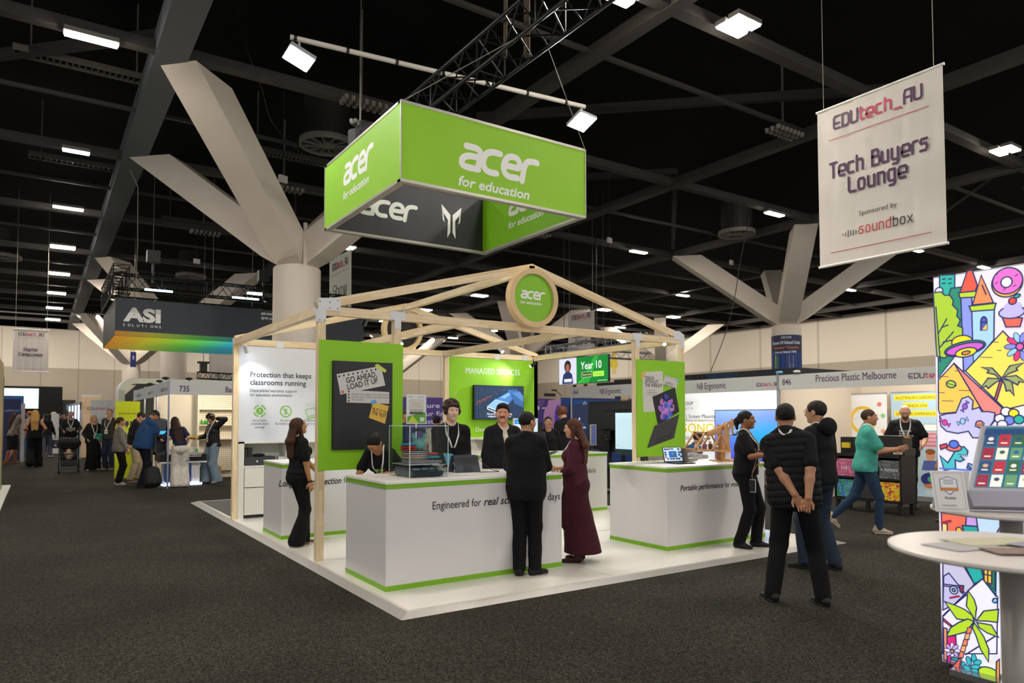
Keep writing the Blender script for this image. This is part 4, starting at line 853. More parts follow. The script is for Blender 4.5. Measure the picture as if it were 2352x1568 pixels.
def E_(a, r, R=None, k=.015, mode='+', tag=''): return Prim('e', a, None, r, None, None, k, R, mode, tag)
def grow(ps, off):
    out = []
    for p in ps:
        q = Prim.__new__(Prim); q.__dict__.update(p.__dict__); q.r0 = p.r0+off
        if p.r1 is not None: q.r1 = p.r1+off
        out.append(q)
    return out
def combine(F_, d, p):
    if p.mode == '-':
        h = np.maximum(p.k-np.abs(F_+d), 0)/p.k; return np.maximum(F_, -d)+h*h*p.k*.25
    h = np.maximum(p.k-np.abs(F_-d), 0)/p.k; return np.minimum(F_, d)-h*h*p.k*.25
def evalp(ps, P):
    F_ = np.full(P.shape[:-1], 1.)
    for p in ps: F_ = combine(F_, p.dist(P), p)
    return F_
def nets(ps, vox, cuts=(), noise=None, name='body', post=None):
    los, his = zip(*[p.bounds() for p in ps if p.mode == '+']); lo = np.min(los, 0)-vox*3; hi = np.max(his, 0)+vox*3
    n = np.ceil((hi-lo)/vox).astype(int)+1; ax = [lo[i]+np.arange(n[i])*vox for i in range(3)]
    F_ = np.full(tuple(n), .2, np.float32)
    for p in ps:
        a, b = p.bounds(); m = .05; i0 = np.clip(((a-m-lo)/vox).astype(int), 0, n-1); i1 = np.clip(((b+m-lo)/vox).astype(int)+2, 1, n)
        if (i1 <= i0).any(): continue
        sl = tuple(slice(i0[i], i1[i]) for i in range(3))
        G = np.stack(np.meshgrid(ax[0][sl[0]], ax[1][sl[1]], ax[2][sl[2]], indexing='ij'), -1)
        F_[sl] = combine(F_[sl], p.dist(G), p)
    if noise or cuts or post:
        G = np.stack(np.meshgrid(*ax, indexing='ij'), -1)
        if noise:
            amp, fr = noise[0], noise[1]
            F_ += amp*(np.sin(G[..., 0]*fr+2.1*np.sin(G[..., 2]*fr*.6+1))*np.sin(G[..., 2]*fr*.8+1.7*np.sin(G[..., 1]*fr*.7))+.6*np.sin(G[..., 1]*fr*1.3+G[..., 2]*fr*.9))
        for nv, c in cuts: F_ = np.maximum(F_, G@sub(nv)-c)
        if post: F_ = post(F_, G)
    S = F_ < 0; nx, ny, nz = n
    cnt = np.zeros((nx-1, ny-1, nz-1), np.uint8)
    for i in (0, 1):
        for j in (0, 1):
            for k in (0, 1): cnt += S[i:nx-1+i, j:ny-1+j, k:nz-1+k]
    act = (cnt > 0) & (cnt < 8); idx = -np.ones(act.shape, np.int64); ii = np.argwhere(act); idx[act] = np.arange(len(ii))
    acc = np.zeros((len(ii), 3)); num = np.zeros(len(ii))
    for ax_ in range(3):
        o1, o2 = [a for a in range(3) if a != ax_]
        for p_ in (0, 1):
            for q_ in (0, 1):
                c0 = ii.copy(); c0[:, o1] += p_; c0[:, o2] += q_; c1 = c0.copy(); c1[:, ax_] += 1
                f0 = F_[c0[:, 0], c0[:, 1], c0[:, 2]]; f1 = F_[c1[:, 0], c1[:, 1], c1[:, 2]]; m = (f0 < 0) != (f1 < 0)
                t = np.where(m, f0/np.where(f0-f1 == 0, 1, f0-f1), 0); pt = c0.astype(float); pt[:, ax_] += t; acc[m] += pt[m]; num[m] += 1
    V = acc/np.maximum(num, 1)[:, None]*vox+lo
    Fc = []
    for ax_ in range(3):
        o1, o2 = [(1, 2), (2, 0), (0, 1)][ax_]
        sl0 = [slice(None)]*3; sl1 = [slice(None)]*3; sl0[ax_] = slice(0, n[ax_]-1); sl1[ax_] = slice(1, n[ax_])
        a, b = S[tuple(sl0)], S[tuple(sl1)]; ch = np.argwhere(a != b)
        ok = (ch[:, o1] > 0) & (ch[:, o2] > 0) & (ch[:, o1] < n[o1]-1) & (ch[:, o2] < n[o2]-1); ch = ch[ok]; fl = a[ch[:, 0], ch[:, 1], ch[:, 2]]
        def g(d1, d2):
            c = ch.copy(); c[:, o1] -= d1; c[:, o2] -= d2; return idx[c[:, 0], c[:, 1], c[:, 2]]
        q = np.stack([g(1, 1), g(0, 1), g(0, 0), g(1, 0)], 1); q[~fl] = q[~fl][:, ::-1]; Fc.append(q[(q >= 0).all(1)])
    return V, np.concatenate(Fc)
def sdf_obj(name, ps, vox, mats, parent, s, cuts=(), noise=None, post=None, label=None, cullto=None):
    V, Fc = nets(ps, vox, cuts, noise, post=post); V = V*s
    me = bpy.data.meshes.new(name); me.vertices.add(len(V)); me.vertices.foreach_set('co', V.ravel()); n = len(Fc)
    me.loops.add(n*4); me.loops.foreach_set('vertex_index', Fc.ravel()); me.polygons.add(n); me.polygons.foreach_set('loop_start', np.arange(n)*4); me.polygons.foreach_set('loop_total', np.full(n, 4))
    me.polygons.foreach_set('use_smooth', np.ones(n, bool)); me.update(calc_edges=True); me.materials.append(mats)
    o = bpy.data.objects.new(name, me); COL.objects.link(o); o.parent = parent
    if label: o['label'] = label
    return o
def ik(a, b, l1, l2, pole):
    a, b = sub(a), sub(b); d = b-a; D = np.linalg.norm(d)
    if D > (l1+l2)*.998: b = a+d/D*(l1+l2)*.998; d = b-a; D = np.linalg.norm(d)
    w = d/D; x = (l1*l1-l2*l2+D*D)/(2*D); h = math.sqrt(max(l1*l1-x*x, 0)); p = nrm(sub(pole)-w*np.dot(pole, w)); return a+w*x+p*h, b
_cl = {}
def cloth(col, rough=.85, nz=.12):
    k = 'cloth_'+col
    return mat(k, col, rough, noise=(14, nz), spec=.25)
def hairm(col):
    k = 'hair_'+col
    if k in _m: return _m[k]
    m = bpy.data.materials.new(k); m.use_nodes = True; nt = m.node_tree; N = nt.nodes; L = nt.links; b = N['Principled BSDF']; tc = N.new('ShaderNodeTexCoord'); mp = N.new('ShaderNodeMapping'); mp.inputs['Scale'].default_value = (120, 120, 9)
    L.new(tc.outputs['Object'], mp.inputs[0]); n = N.new('ShaderNodeTexNoise'); n.inputs['Scale'].default_value = 1.3; n.inputs['Detail'].default_value = 5; L.new(mp.outputs[0], n.inputs['Vector'])
    r = N.new('ShaderNodeValToRGB'); c = lin(col); r.color_ramp.elements[0].position = .35; r.color_ramp.elements[1].position = .7; r.color_ramp.elements[0].color = tuple(x*.45 for x in c)+(1,); r.color_ramp.elements[1].color = tuple(min(1, x*2.2+.004) for x in c)+(1,)
    L.new(n.outputs[0], r.inputs[0]); L.new(r.outputs[0], b.inputs['Base Color']); b.inputs['Roughness'].default_value = .6; b.inputs['Specular IOR Level'].default_value = .25; bp = N.new('ShaderNodeBump'); bp.inputs['Strength'].default_value = .5; bp.inputs['Distance'].default_value = .006; L.new(n.outputs[0], bp.inputs['Height']); L.new(bp.outputs[0], b.inputs['Normal'])
    _m[k] = m; return m
SHOE = mat('shoe_black', '121213', .5); EYE = mat('eye_white', 'cfc8c0', .25); IRIS = mat('iris_dark', '1c120c', .2); LANY = mat('lanyard_white', 'e6e4e2', .6)
def person(label, xy, h, fa, group=None, z0=0., vox=.008, skin='c08a68', hair=('short', '1a1411'), top=None, under=None, legs=None, shoe='121213', fem=False, lean=0, side=0, twist=0, head=(0, 0, 0),
           L=None, R=None, fL=(-.10, 0), fR=(.10, 0), poleL=(-.5, -1, -.1), poleR=(.5, -1, -.1), curl=(28, 28), palmL=None, palmR=None, handL=None, handR=None, lany=None, drop=0., fat=0., glasses=False, face=True, beard=None, name='person', hidL=False, scale_arm=1., cat='person', kneeL=(0, 1, 0), kneeR=(0, 1, 0), watch=None):
    gx, gy = xy; brg = math.atan2(gx-CAM[0], gy-CAM[1]); rz = -brg-math.radians(fa); s = h/1.75
    t = thing(name, label, cat, (gx, gy, z0), group, rz)
    a = math.radians(lean); pel = np.array((0, 0, .95-drop))
    shift = 0.
    def T(p, f=1.):
        p = sub(p)-(0, 0, .95); p[..., 2] = p[..., 2]
        ang = a*f; x, y, z = p[0], p[1], p[2]; y, z = y*math.cos(ang)+z*math.sin(ang), z*math.cos(ang)-y*math.sin(ang)
        b_ = math.radians(side)*f; x, z = x*math.cos(b_)+z*math.sin(b_), z*math.cos(b_)-x*math.sin(b_)
        tw = math.radians(-twist)*f; x, y = x*math.cos(tw)-y*math.sin(tw), x*math.sin(tw)+y*math.cos(tw)
        return pel+(x, y, z)
    RT = rotm(twist, lean, side); X = RT@np.array((1., 0, 0)); Yv = RT@np.array((0, 1., 0)); Zv = RT@np.array((0, 0, 1.))
    sw = .142 if fem else .165; hx, wx, cx = (.165, .128, .142) if fem else (.163, .145, .168); hx += fat; wx += fat*1.3; cx += fat*.8; fd = fat*1.1
    P_ = pel; torso = [C(T((0, -.005, .93), .0), T((0, 0, 1.08), .5), (hx, .115+fd), (wx, .10+fd), X, .04), C(T((0, 0, 1.08), .5), T((0, .0, 1.27)), (wx, .10+fd), (cx, .12+fd*.8), X, .04), C(T((0, 0, 1.27)), T((0, -.01, 1.37)), (cx, .12+fd*.6), (cx*.80, .088), X, .04),
            C(T((-sw*.8, -.01, 1.405)), T((sw*.8, -.01, 1.405)), .048, .048, None, .04), C(T((-sw*.7, -.012, 1.415)), T((0, -.015, 1.475)), .035, .045, None, .04), C(T((sw*.7, -.012, 1.415)), T((0, -.015, 1.475)), .035, .045, None, .04)]
    if fem: torso += [E_(T((-.07, .085, 1.285)), (.062, .055, .06), RT, .04), E_(T((.07, .085, 1.285)), (.062, .055, .06), RT, .04)]
    torso.append(E_(T((0, -.05, .93), 0), (hx*.95, .105+fd, .12), None, .05))
    hc = T((0, .015, 1.625)); hr = rotm(twist+head[0], lean*.7+head[1], side*.6+head[2]); nb = T((0, -.015, 1.45)); hc = nb+ (T((0, .0, 1.52))-nb)*.9+hr@np.array((0, .02, .11)); H = lambda *p: hc+hr@sub(p)
    neck = [C(nb-Zv*.03, H(0, -.02, -.05), .056 if not fem else .05, .054 if not fem else .047, None, .03)]
    hd = [E_(H(0, -.012, .025), (.075, .094, .088), hr, .02), C(H(0, .03, .0), H(0, .052, -.083), .060, .030, hr[:, 0], .03), E_(H(0, .015, -.042), (.060, .065, .055), hr, .03), C(H(0, .085, .02), H(0, .103, -.022), .008, .0145, None, .012), E_(H(0, .079, .036), (.048, .014, .010), hr, .02),
          E_(H(-.035, .07, -.02), (.02, .018, .02), hr, .02), E_(H(.035, .07, -.02), (.02, .018, .02), hr, .02), E_(H(0, .083, -.052), (.022, .012, .012), hr, .01), E_(H(0, .074, -.088), (.018, .015, .014), hr, .02),
          E_(H(-.078, -.008, -.008), (.009, .022, .033), hr, .008), E_(H(.078, -.008, -.008), (.009, .022, .033), hr, .008), E_(H(-.031, .095, .012), (.018, .012, .011), hr, .012, '-'), E_(H(.031, .095, .012), (.018, .012, .011), hr, .012, '-')]
    # arms
    SL, SR = T((-sw, -.01, 1.40)), T((sw, -.01, 1.40)); al, fl_ = .275*scale_arm, .255*scale_arm
    wl = sub(L) if L is not None else T((-sw-.085, .02, .89), 1); wr = sub(R) if R is not None else T((sw+.085, .02, .89), 1)
    EL, wl = ik(SL, wl, al, fl_, poleL); ER, wr = ik(SR, wr, al, fl_, poleR)
    ra = .045 if fem else .052
    def arm(S_, E, W): return [C(S_, S_+(E-S_)*.35, ra+.005, ra, None, .03, 'u'), C(S_+(E-S_)*.35, E, ra, ra*.8, None, .02, 'u'), C(E, E+(W-E)*.35, ra*.8, ra*.78, None, .02, 'f'), C(E+(W-E)*.35, W, ra*.78, ra*.53, None, .02, 'f')]
    armL, armR = arm(SL, EL, wl), arm(SR, ER, wr)
    def hand(W, E, sgn, pn, dr, cu):
        d = nrm(sub(dr) if dr is not None else W-E); n_ = sub(pn) if pn is not None else X*(-sgn)
        n_ = nrm(n_-d*np.dot(n_, d)); ac = np.cross(d, n_)*sgn*-1  # towards the thumb side
        out = [C(W, W+d*.05, (.026, .018), (.036, .014), ac, .012), C(W+d*.04, W+d*.082, (.037, .014), (.036, .012), ac, .01)]
        for i, (o, l) in enumerate(((.027, .068), (.009, .078), (-.009, .073), (-.026, .058))):
            p = W+d*.082+ac*o; dd = nrm(d+ac*o*3.); c_ = math.radians(cu*(1+.12*i)); r = .0085
            for k, f in enumerate((.42, .32, .26)):
                an = c_*(k*.8+.4); dv = nrm(dd*math.cos(an)+n_*math.sin(an)); q = p+dv*l*f; out.append(C(p, q, r, r*.9, None, .004)); p = q; r *= .9
        p = W+d*.025+ac*.028; dv = nrm(d*.75+ac*.6+n_*.35)
        out.append(C(p-ac*.008, p+dv*.035, .013, .011, None, .008)); dv2 = nrm(d*.95+ac*.15+n_*.35); out.append(C(p+dv*.035, p+dv*.035+dv2*.035, .0105, .0085, None, .004))
        return out
    hL = hand(wl, EL, -1, palmL, handL, curl[0]); hR = hand(wr, ER, 1, palmR, handR, curl[1])
    # legs
    lg = []; ank = []
    for sg, f_, kn in ((-1, fL, kneeL), (1, fR, kneeR)):
        hp = np.array((sg*.088, 0, .93-drop)); an_ = np.array((f_[0], f_[1]-.02, .075 if len(f_) < 3 else .075+f_[2])); K, A_ = ik(hp, an_, .445, .435, kn); lg.append((hp, K, A_)); ank.append((A_, f_[3] if len(f_) > 3 else sg*10, f_[4] if len(f_) > 4 else 0))
    def legp(r, k=.03, tag=''):
        o = []
        for hp, K, A_ in lg: o += [C(hp+(0, 0, .02), K, r[0], r[1], None, k), C(K, A_, r[1], r[2], None, k)]
        return o
    legs_b = legp((.085, .055, .036)) + [C(K+(A_-K)*.15+(0, -.012, 0), K+(A_-K)*.5, .05, .04, None, .02) for _, K, A_ in lg]
    feet = []
    for (A_, yw, pt) in ank:
        fr = rotm(yw, pt, 0); feet.append((A_, fr))
    footb = []
    for A_, fr in feet: footb += [C(A_+fr@np.array((0, -.02, -.03)), A_+fr@np.array((0, .13, -.05)), .033, .022, None, .02)]
    body = torso+neck+hd+armL+armR+hL+hR+legs_b+footb
    if under is None and top is not None: pass
    SK = mat('skin_'+skin, skin, .5, noise=(9, .05)); SK.node_tree.nodes['Principled BSDF'].inputs['Subsurface Weight'].default_value = .06; SK.node_tree.nodes['Principled BSDF'].inputs['Subsurface Scale'].default_value = .01
    sdf_obj('body', body, vox*.85, SK, t, s)
    far = vox > .0105
    # face details
    if face and not far:
        for sx in (-1, 1):
            ey = MB(); ir = MB(); br = MB()
            ey.ell(H(sx*.031, .0815, .012)*s, np.array((.0125, .0095, .0055))*s, 12, 8, hr); ir.ell(H(sx*.031, .0885, .012)*s, np.array((.0062, .0035, .0052))*s, 10, 6, hr)
            br.path([H(sx*x, y, z)*s for x, y, z in ((.014, .0905, .030), (.03, .089, .035), (.047, .079, .030))], .0034*s, 6)
            e_ = finish_local('eye', ey, EYE, t); finish_local('iris', ir, IRIS, e_); finish_local('eyebrow', br, hairm('1a1310' if hair[0] != 'bald' else '3a2a20'), t)
        lp = MB(); lp.ell(H(0, .0915, -.048)*s, np.array((.019, .005, .0035))*s, 12, 6, hr); lp.ell(H(0, .091, -.0545)*s, np.array((.016, .005, .0035))*s, 12, 6, hr); finish_local('lips', lp, mat('lips_'+('f' if fem else 'm'), '9c5048' if fem else 'a06a58', .4), t)
    # hair
    st, hcx = hair; HM = hairm(hcx); ps = None; cuts = []
    base = [E_(H(0, -.018, .032), (.086, .101, .094), hr, .02)]; fcut = E_(H(0, .107, -.018), (.078, .072, .09), hr, .01, '-'); ncut = E_(H(0, -.05, -.12), (.12, .12, .07), hr, .01, '-')
    if st in ('short', 'quiff', 'crop'):
        if st == 'crop': base = [E_(H(0, -.014, .03), (.081, .098, .090), hr, .02)]
        if st == 'quiff': base.append(E_(H(0, .045, .095), (.06, .045, .03), hr, .03))
        ps = base+[fcut, ncut]+[E_(H(sx*.085, -.005, -.012), (.02, .03, .036), hr, .006, '-') for sx in (-1, 1)]
    elif st == 'curly':
        rr = random.Random(len(label)); ps = [E_(H(0, -.02, .035), (.092, .105, .1), hr, .02)]
        for i in range(26):
            th, ph = rr.uniform(0, 6.28), rr.uniform(.0, 1.5); ps.append(E_(H(.085*math.sin(ph)*math.cos(th), -.015+.1*math.sin(ph)*math.sin(th), .04+.09*math.cos(ph)), (.026, .026, .022), hr, .012))
        ps += [E_(H(-.03, .08, .07), (.03, .02, .022), hr, .015), E_(H(.02, .082, .075), (.03, .02, .022), hr, .015)]
        ps += [E_(H(sx*.082, .015, .0), (.02, .035, .04), hr, .015) for sx in (-1, 1)]+[E_(H(.012, .122, -.022), (.066, .07, .092), hr, .008, '-'), ncut]
    elif st == 'pinned':  # combed back, low bun or pony tail
        ps = base+[E_(H(0, .112, -.02), (.074, .07, .105), hr, .01, '-'), E_(H(0, -.03, -.12), (.12, .12, .07), hr, .01, '-'), E_(H(0, -.125, -.01), (.045, .038, .05), hr, .02), C(H(0, -.13, -.03), H(0, -.125, -.11), .03, .014, None, .02)]
    elif st == 'long' or st == 'verylong':
        ln = 1.20 if st == 'long' else 1.05; bk = T((0, -.125, ln)); ps = base+[C(H(0, -.05, .02), T((0, -.13, 1.42)), (.088, .055), (.10, .045), X, .03), C(T((0, -.13, 1.42)), bk, (.105, .042), (.085, .022), X, .03)]
        for sx in (-1, 1): ps.append(C(H(sx*.072, -.01, -.01), T((sx*.10, .02, 1.38)), (.022, .035), (.025, .04), Yv, .03)); ps.append(C(T((sx*.10, .02, 1.38)), T((sx*.10, .06, ln+.08)), (.022, .035), (.014, .02), Yv, .03))
        ps += [E_(H(0, .112, -.022), (.070, .068, .098), hr, .008, '-')]
    if ps is not None:
        nv = -hr[:, 2]
        sdf_obj('hair', ps, vox*.85, HM, t, s, [], (.0012, 60))
    if hair[0] == 'cap' or st == 'hat':
        HMc = cloth(hcx)
        if st == 'cap': ps = [E_(H(0, -.012, .04), (.087, .105, .085), hr, .01), E_(H(0, .02, -.07), (.2, .2, .09), hr, .01, '-'), C(H(-.03, .09, .035), H(.03, .09, .035), (.03, .006), (.03, .006), hr[:, 1], .01), C(H(0, .08, .04), H(0, .165, .022), (.06, .006), (.045, .005), hr[:, 0], .01)]
        else: ps = [E_(H(0, -.01, .07), (.082, .1, .07), hr, .02), E_(H(0, -.0, .045), (.16, .18, .012), hr, .02)]
        sdf_obj('cap', ps, vox*.8, HMc, t, s)
        if st == 'cap': sdf_obj('hair', [E_(H(0, -.018, .02), (.083, .1, .08), hr, .02), E_(H(0, .09, -.03), (.09, .09, .088), hr, .01, '-'), ncut], vox, hairm('4a4038'), t, s)
    if beard: sdf_obj('beard', [C(H(0, .055, -.06), H(0, .06, -.092), .045, .03, hr[:, 0], .02), E_(H(0, .12, -.045), (.03, .05, .014), hr, .006, '-'), E_(H(0, .12, .0), (.07, .07, .04), hr, .01, '-')] if beard != 'm' else [C(H(-.022, .096, -.041), H(.022, .096, -.041), .006, .006, None, .005), C(H(-.02, .094, -.043), H(-.027, .088, -.056), .0055, .004, None, .005), C(H(.02, .094, -.043), H(.027, .088, -.056), .0055, .004, None, .005)], vox*.8 if beard != 'm' else .004, hairm('2a1c14' if beard == 'm' else beard), t, s)
    if glasses:
        g = MB()
        for sx in (-1, 1):
            c = H(sx*.032, .099, .01)*s; g.path([c+hr@np.array((math.cos(q)*.024, 0, math.sin(q)*.018))*s for q in np.linspace(0, 2*math.pi, 15)], .0016*s, 5); g.path([H(sx*.056, .097, .014)*s, H(sx*.079, .0, .012)*s], .0016*s, 5)
        g.path([H(-.009, .1, .012)*s, H(.009, .1, .012)*s], .0016*s, 5); finish_local('glasses', g, mat('glasses_metal', '2a2624', .3, .6), t)
    # clothes
    out = []
    if top:
        st = top.get('style', 'shirt'); off = top.get('off', .014); sl = top.get('sleeve', 'short'); hem = top.get('hem', .90)
        ps = grow(torso, off)
        if st == 'shirt' and not fat: ps.append(C(T((0, 0, 1.05), .5), T((0, 0, hem-.03), .05), (wx+off, .10+off), (hx+off+.004, .122+off), X, .04))
        if fat or st in ('jacket', 'loose'): ps.append(C(T((0, 0, 1.12), .6), T((0, .0, hem+.05), .1), (wx+off+.025, .125+fd+off), (hx+off+.01, .13+fd+off), X, .04))
        for (S_, E, W) in ((SL, EL, wl), (SR, ER, wr)):
            o2 = top.get('soff', off)
            if sl == 'short': ps += [C(S_, S_+(E-S_)*.72, ra+.008+o2, ra+.012+o2, None, .03)]
            elif sl == 'long': ps += [C(S_, E, ra+.004+o2, ra+o2, None, .03), C(E, W+(E-W)*.02, ra+o2*.9, ra*.62+o2, None, .02)]
            elif sl == '34': ps += [C(S_, E, ra+.004+o2, ra+o2, None, .03), C(E, E+(W-E)*.45, ra*.9+o2, ra*.8+o2, None, .02)]
            else: pass
        col_ = top.get('collar')
        if col_: ps += [C(T((0, -.02, 1.45)), T((0, -.022, 1.445+col_)), (.078, .07), (.072, .066), X, .01)]
        ps.append(C(T((0, .03, 1.47)), H(0, -.0, -.02), (.062, .056) if not col_ else (.064, .058), (.09, .09), X, .006, '', '-'))
        if top.get('v'): ps.append(C(T((0, .16, 1.47)), T((0, .15, 1.47-top['v'])), (top.get('vw', .055), .10), (.006, .09), X, .006, '', '-'))
        if sl == 'none': ps = [p for p in ps]
        nv = -T_dir(T, .3); hemp = T((0, 0, hem), .25)
        cuts = [(nv, float(np.dot(nv, hemp)))]
        if top.get('flat_hem', True) is False: cuts = []
        def post(F_, G, st=st):
            if st == 'puffer':
                zz = (G-T((0, 0, 1.0)))@Zv; xx = np.abs((G-pel)@X); m = xx < .23; F_ = F_-np.where(m, .012*np.sqrt(np.abs(np.sin(math.pi*(zz+.06*xx)/.062)))-.006, 0)
            return F_
        if not far and st != 'puffer' or st == 'puffer': pass
        sdf_obj('top' if st == 'shirt' else {'jacket': 'jacket', 'puffer': 'vest', 'loose': 'top', 'dress': 'dress_bodice'}.get(st, 'top'), ps, vox, cloth(top['c']), t, s, cuts, (.0028 if not far else .002, 22), post if st == 'puffer' else None)
        topps = ps
        if top.get('shirt'):
            q = grow(torso, .006)+[C(S_, S_+(E-S_)*(.75), ra+.016, ra+.02, None, .03) for S_, E in ((SL, EL), (SR, ER))] if top.get('shirtsleeve') else grow(torso, .006)
            q = q+[C(T((0, -.015, 1.44)), T((0, -.02, 1.495)), (.066, .062), (.060, .058), X, .01), C(T((0, .02, 1.50)), H(0, .02, -.05), (.05, .05), (.08, .08), X, .004, '', '-')]
            sdf_obj('shirt', q, vox, cloth(top['shirt']), t, s, [((0, 0, -1), -(.80))])
        if top.get('hood'):
            sdf_obj('hood', [E_(T((0, -.11, 1.47)), (.12, .07, .10), RT, .03), C(T((-.09, -.02, 1.47)), T((.09, -.02, 1.47)), .035, .035, None, .04), C(T((0, .03, 1.47)), H(0, 0, 0), (.062, .06), (.075, .08), X, .01, '', '-')], vox, cloth(top['c']), t, s)
    if legs:
        st = legs.get('style', 'slim'); off = .014
        wq = {'slim': ((.098, .066, .050)), 'straight': (.103, .078, .070), 'wide': (.115, .108, .125), 'flare': (.098, .070, .115), 'skirt': None, 'short': (.12, .11, .1)}[st]
        if st == 'skirt':
            zb = legs.get('z', .12); ps = [C((0, 0, 1.03-drop), (0, 0, .80-drop), (wx+.02, .115), (hx+.035, .145), (1, 0, 0), .03), C((0, 0, .80-drop), (legs.get('sx', 0), legs.get('sy', 0), zb-.1), (hx+.035, .15), (legs.get('w', .25), legs.get('d', .2)), (1, 0, 0), .04)]
            for hp, K, A_ in lg: ps.append(C(hp, K, .10, .09, None, .05))
            ps += grow([torso[0], torso[-1]], .016)
            cuts = [((0, 0, -1), -zb)]
        else:
            ps = grow([torso[0], torso[-1]], .005)+legp(wq, .025); zb = {'wide': .02, 'flare': .015, 'short': .5}.get(st, .055); cuts = []
            zt = legs.get('top', 1.06)
            for (hp, K, A_) in lg:
                pass
            mn = min(A_[2] for _, _, A_ in lg)
            if all(abs(A_[2]-mn) < .02 for _, _, A_ in lg): cuts.append(((0, 0, -1), -zb))
            cuts.append(((0, 0, 1), zt-drop))
        sdf_obj('trousers' if st != 'skirt' else 'skirt', ps, vox, cloth(legs['c'], .9), t, s, cuts, (.0022 if not far else .0012, 19))
        if legs.get('belt'): pass
    for A_, fr in feet:
        ff = lambda *q: A_+fr@sub(q)
        ps = [C(ff(0, -.045, -.035), ff(0, .05, -.035), (.038, .042), (.044, .036), fr[:, 0], .03), C(ff(0, .05, -.04), ff(-.003, .155, -.052), (.046, .034), (.036, .02), fr[:, 0], .03), C(ff(0, -.02, -.02), ff(0, -.015, .025), .042, .044, None, .03)]
        so = cloth(shoe, .6) if shoe != '121213' else SHOE
        boot = None
        o = sdf_obj('shoe', ps, vox*.8, so, t, s, [(-fr[:, 2], float(np.dot(-fr[:, 2], ff(0, 0, -.062))))])
        sole = [C(ff(0, -.05, -.066), ff(0, .04, -.066), (.042, .012), (.046, .012), fr[:, 0], .01), C(ff(0, .04, -.066), ff(-.003, .16, -.066), (.048, .012), (.038, .012), fr[:, 0], .01)]
        dk = sum(int(shoe[i:i+2], 16) for i in (0, 2, 4)) < 190
        if not far: sdf_obj('sole', sole, vox*.8, mat('sole_'+('d' if dk else 'l'), '1a1918' if dk else 'd9d4cc', .6), o, s)
    # lanyard
    if lany and top:
        zb = lany.get('z', 1.14); pts = [(0.0, 1, zb), (-.02, 1, zb+.05), (-.05, 1, zb+.14), (-.07, .9, 1.37), (-.075, .3, 1.455), (-.055, -.6, 1.475), (0, -1, 1.46), (.055, -.6, 1.475), (.075, .3, 1.455), (.07, .9, 1.37), (.05, 1, zb+.14), (.02, 1, zb+.05), (0.0, 1, zb)]
        out = []
        for x, f, z in smoothline(pts, 5):
            base_ = T((x, 0, z)); dirv = Yv*np.sign(f) if abs(f) > .8 else nrm(Zv+Yv*f*.8)
            if abs(f) <= .8: base_ = T((x, f*.03, 1.40))
            k = .30
            while k > 0 and evalp(topps, (base_+dirv*k)[None])[0] > .006: k -= .004
            if k <= 0: k = .075
            out.append((base_+dirv*k))
        for _ in range(3): out = [out[0]]+[(out[i-1]+out[i]*2+out[i+1])/4 for i in range(1, len(out)-1)]+[out[-1]]
        V = []; Fc = []; wdd = .009
        for i, p in enumerate(out):
            tg = nrm(out[min(i+1, len(out)-1)]-out[max(i-1, 0)]); nn = nrm(p-T((0, 0, p[2]+.0))*np.array((1, 1, 0))-(0, 0, p[2])) if 0 else nrm(np.cross(tg, X*1.)+1e-6) ; sd = nrm(np.cross(tg, nrm((p-T((0, -.0, 1.3)))*np.array((1, 1, .1))))); nn = np.cross(sd, tg)
            for sg in (-1, 1): V += [(p+sd*wdd*sg)*s, (p+sd*wdd*sg+nn*.003)*s]
        for i in range(len(out)-1):
            k = i*4; m = k+4; Fc += [(k+1, k+3, m+3, m+1), (k, m, m+2, k+2), (k, k+1, m+1, m), (k+2, m+2, m+3, k+3)]
        mb = MB(); mb.V = [tuple(v) for v in V]; mb.F = [list(f) for f in Fc]; mb.MI = [0]*len(Fc); mb.UV = [(0, 0)]*(4*len(Fc))
        lo = finish_local('lanyard', mb, mat('lanyard_'+lany.get('c', 'e6e4e2'), lany.get('c', 'e6e4e2'), .6), t)
        p = out[0]; b = MB(); b.obox((p-Zv*.065+Yv*.006)*s, X, Yv, Zv, .085*s, .004*s, .115*s); finish_local('badge', b, PAPER, lo)
        b = MB(); b.obox((p-Zv*.065+Yv*.0095)*s, X, Yv, Zv, .05*s, .001*s, .035*s); finish_local('badge_print', b, DARK, lo)
    t['_w'] = 0; del t['_w']
    ctx = dict(t=t, s=s, wl=wl, wr=wr, EL=EL, ER=ER, T=T, H=H, X=X, Y=Yv, Z=Zv, rz=rz, org=np.array((gx, gy, z0)), hr=hr)
    return ctx
def T_dir(T, f): return nrm(sub(T((0, 0, 1.2), f))-sub(T((0, 0, .95), f)))
def finish_local(nm, mb, m, parent):
    """part whose points are already in the figure's own frame"""
    me = bpy.data.meshes.new(nm); me.from_pydata([tuple(map(float, v)) for v in mb.V], [], mb.F); me.materials.append(m); me.polygons.foreach_set('use_smooth', [True]*len(me.polygons)) if nm not in ('badge', 'badge_print', 'logo') else None; me.update()
    o = bpy.data.objects.new(nm, me); COL.objects.link(o); o.parent = parent; return o
def toworld(c, p):
    """figure frame (at 1.75 m scale) to world"""
    p = sub(p)*c['s']; a = c['rz']; return c['org']+np.array((p[0]*math.cos(a)-p[1]*math.sin(a), p[0]*math.sin(a)+p[1]*math.cos(a), p[2]))
def wdir(c, d):
    a = c['rz']; d = sub(d); return np.array((d[0]*math.cos(a)-d[1]*math.sin(a), d[0]*math.sin(a)+d[1]*math.cos(a), d[2]))
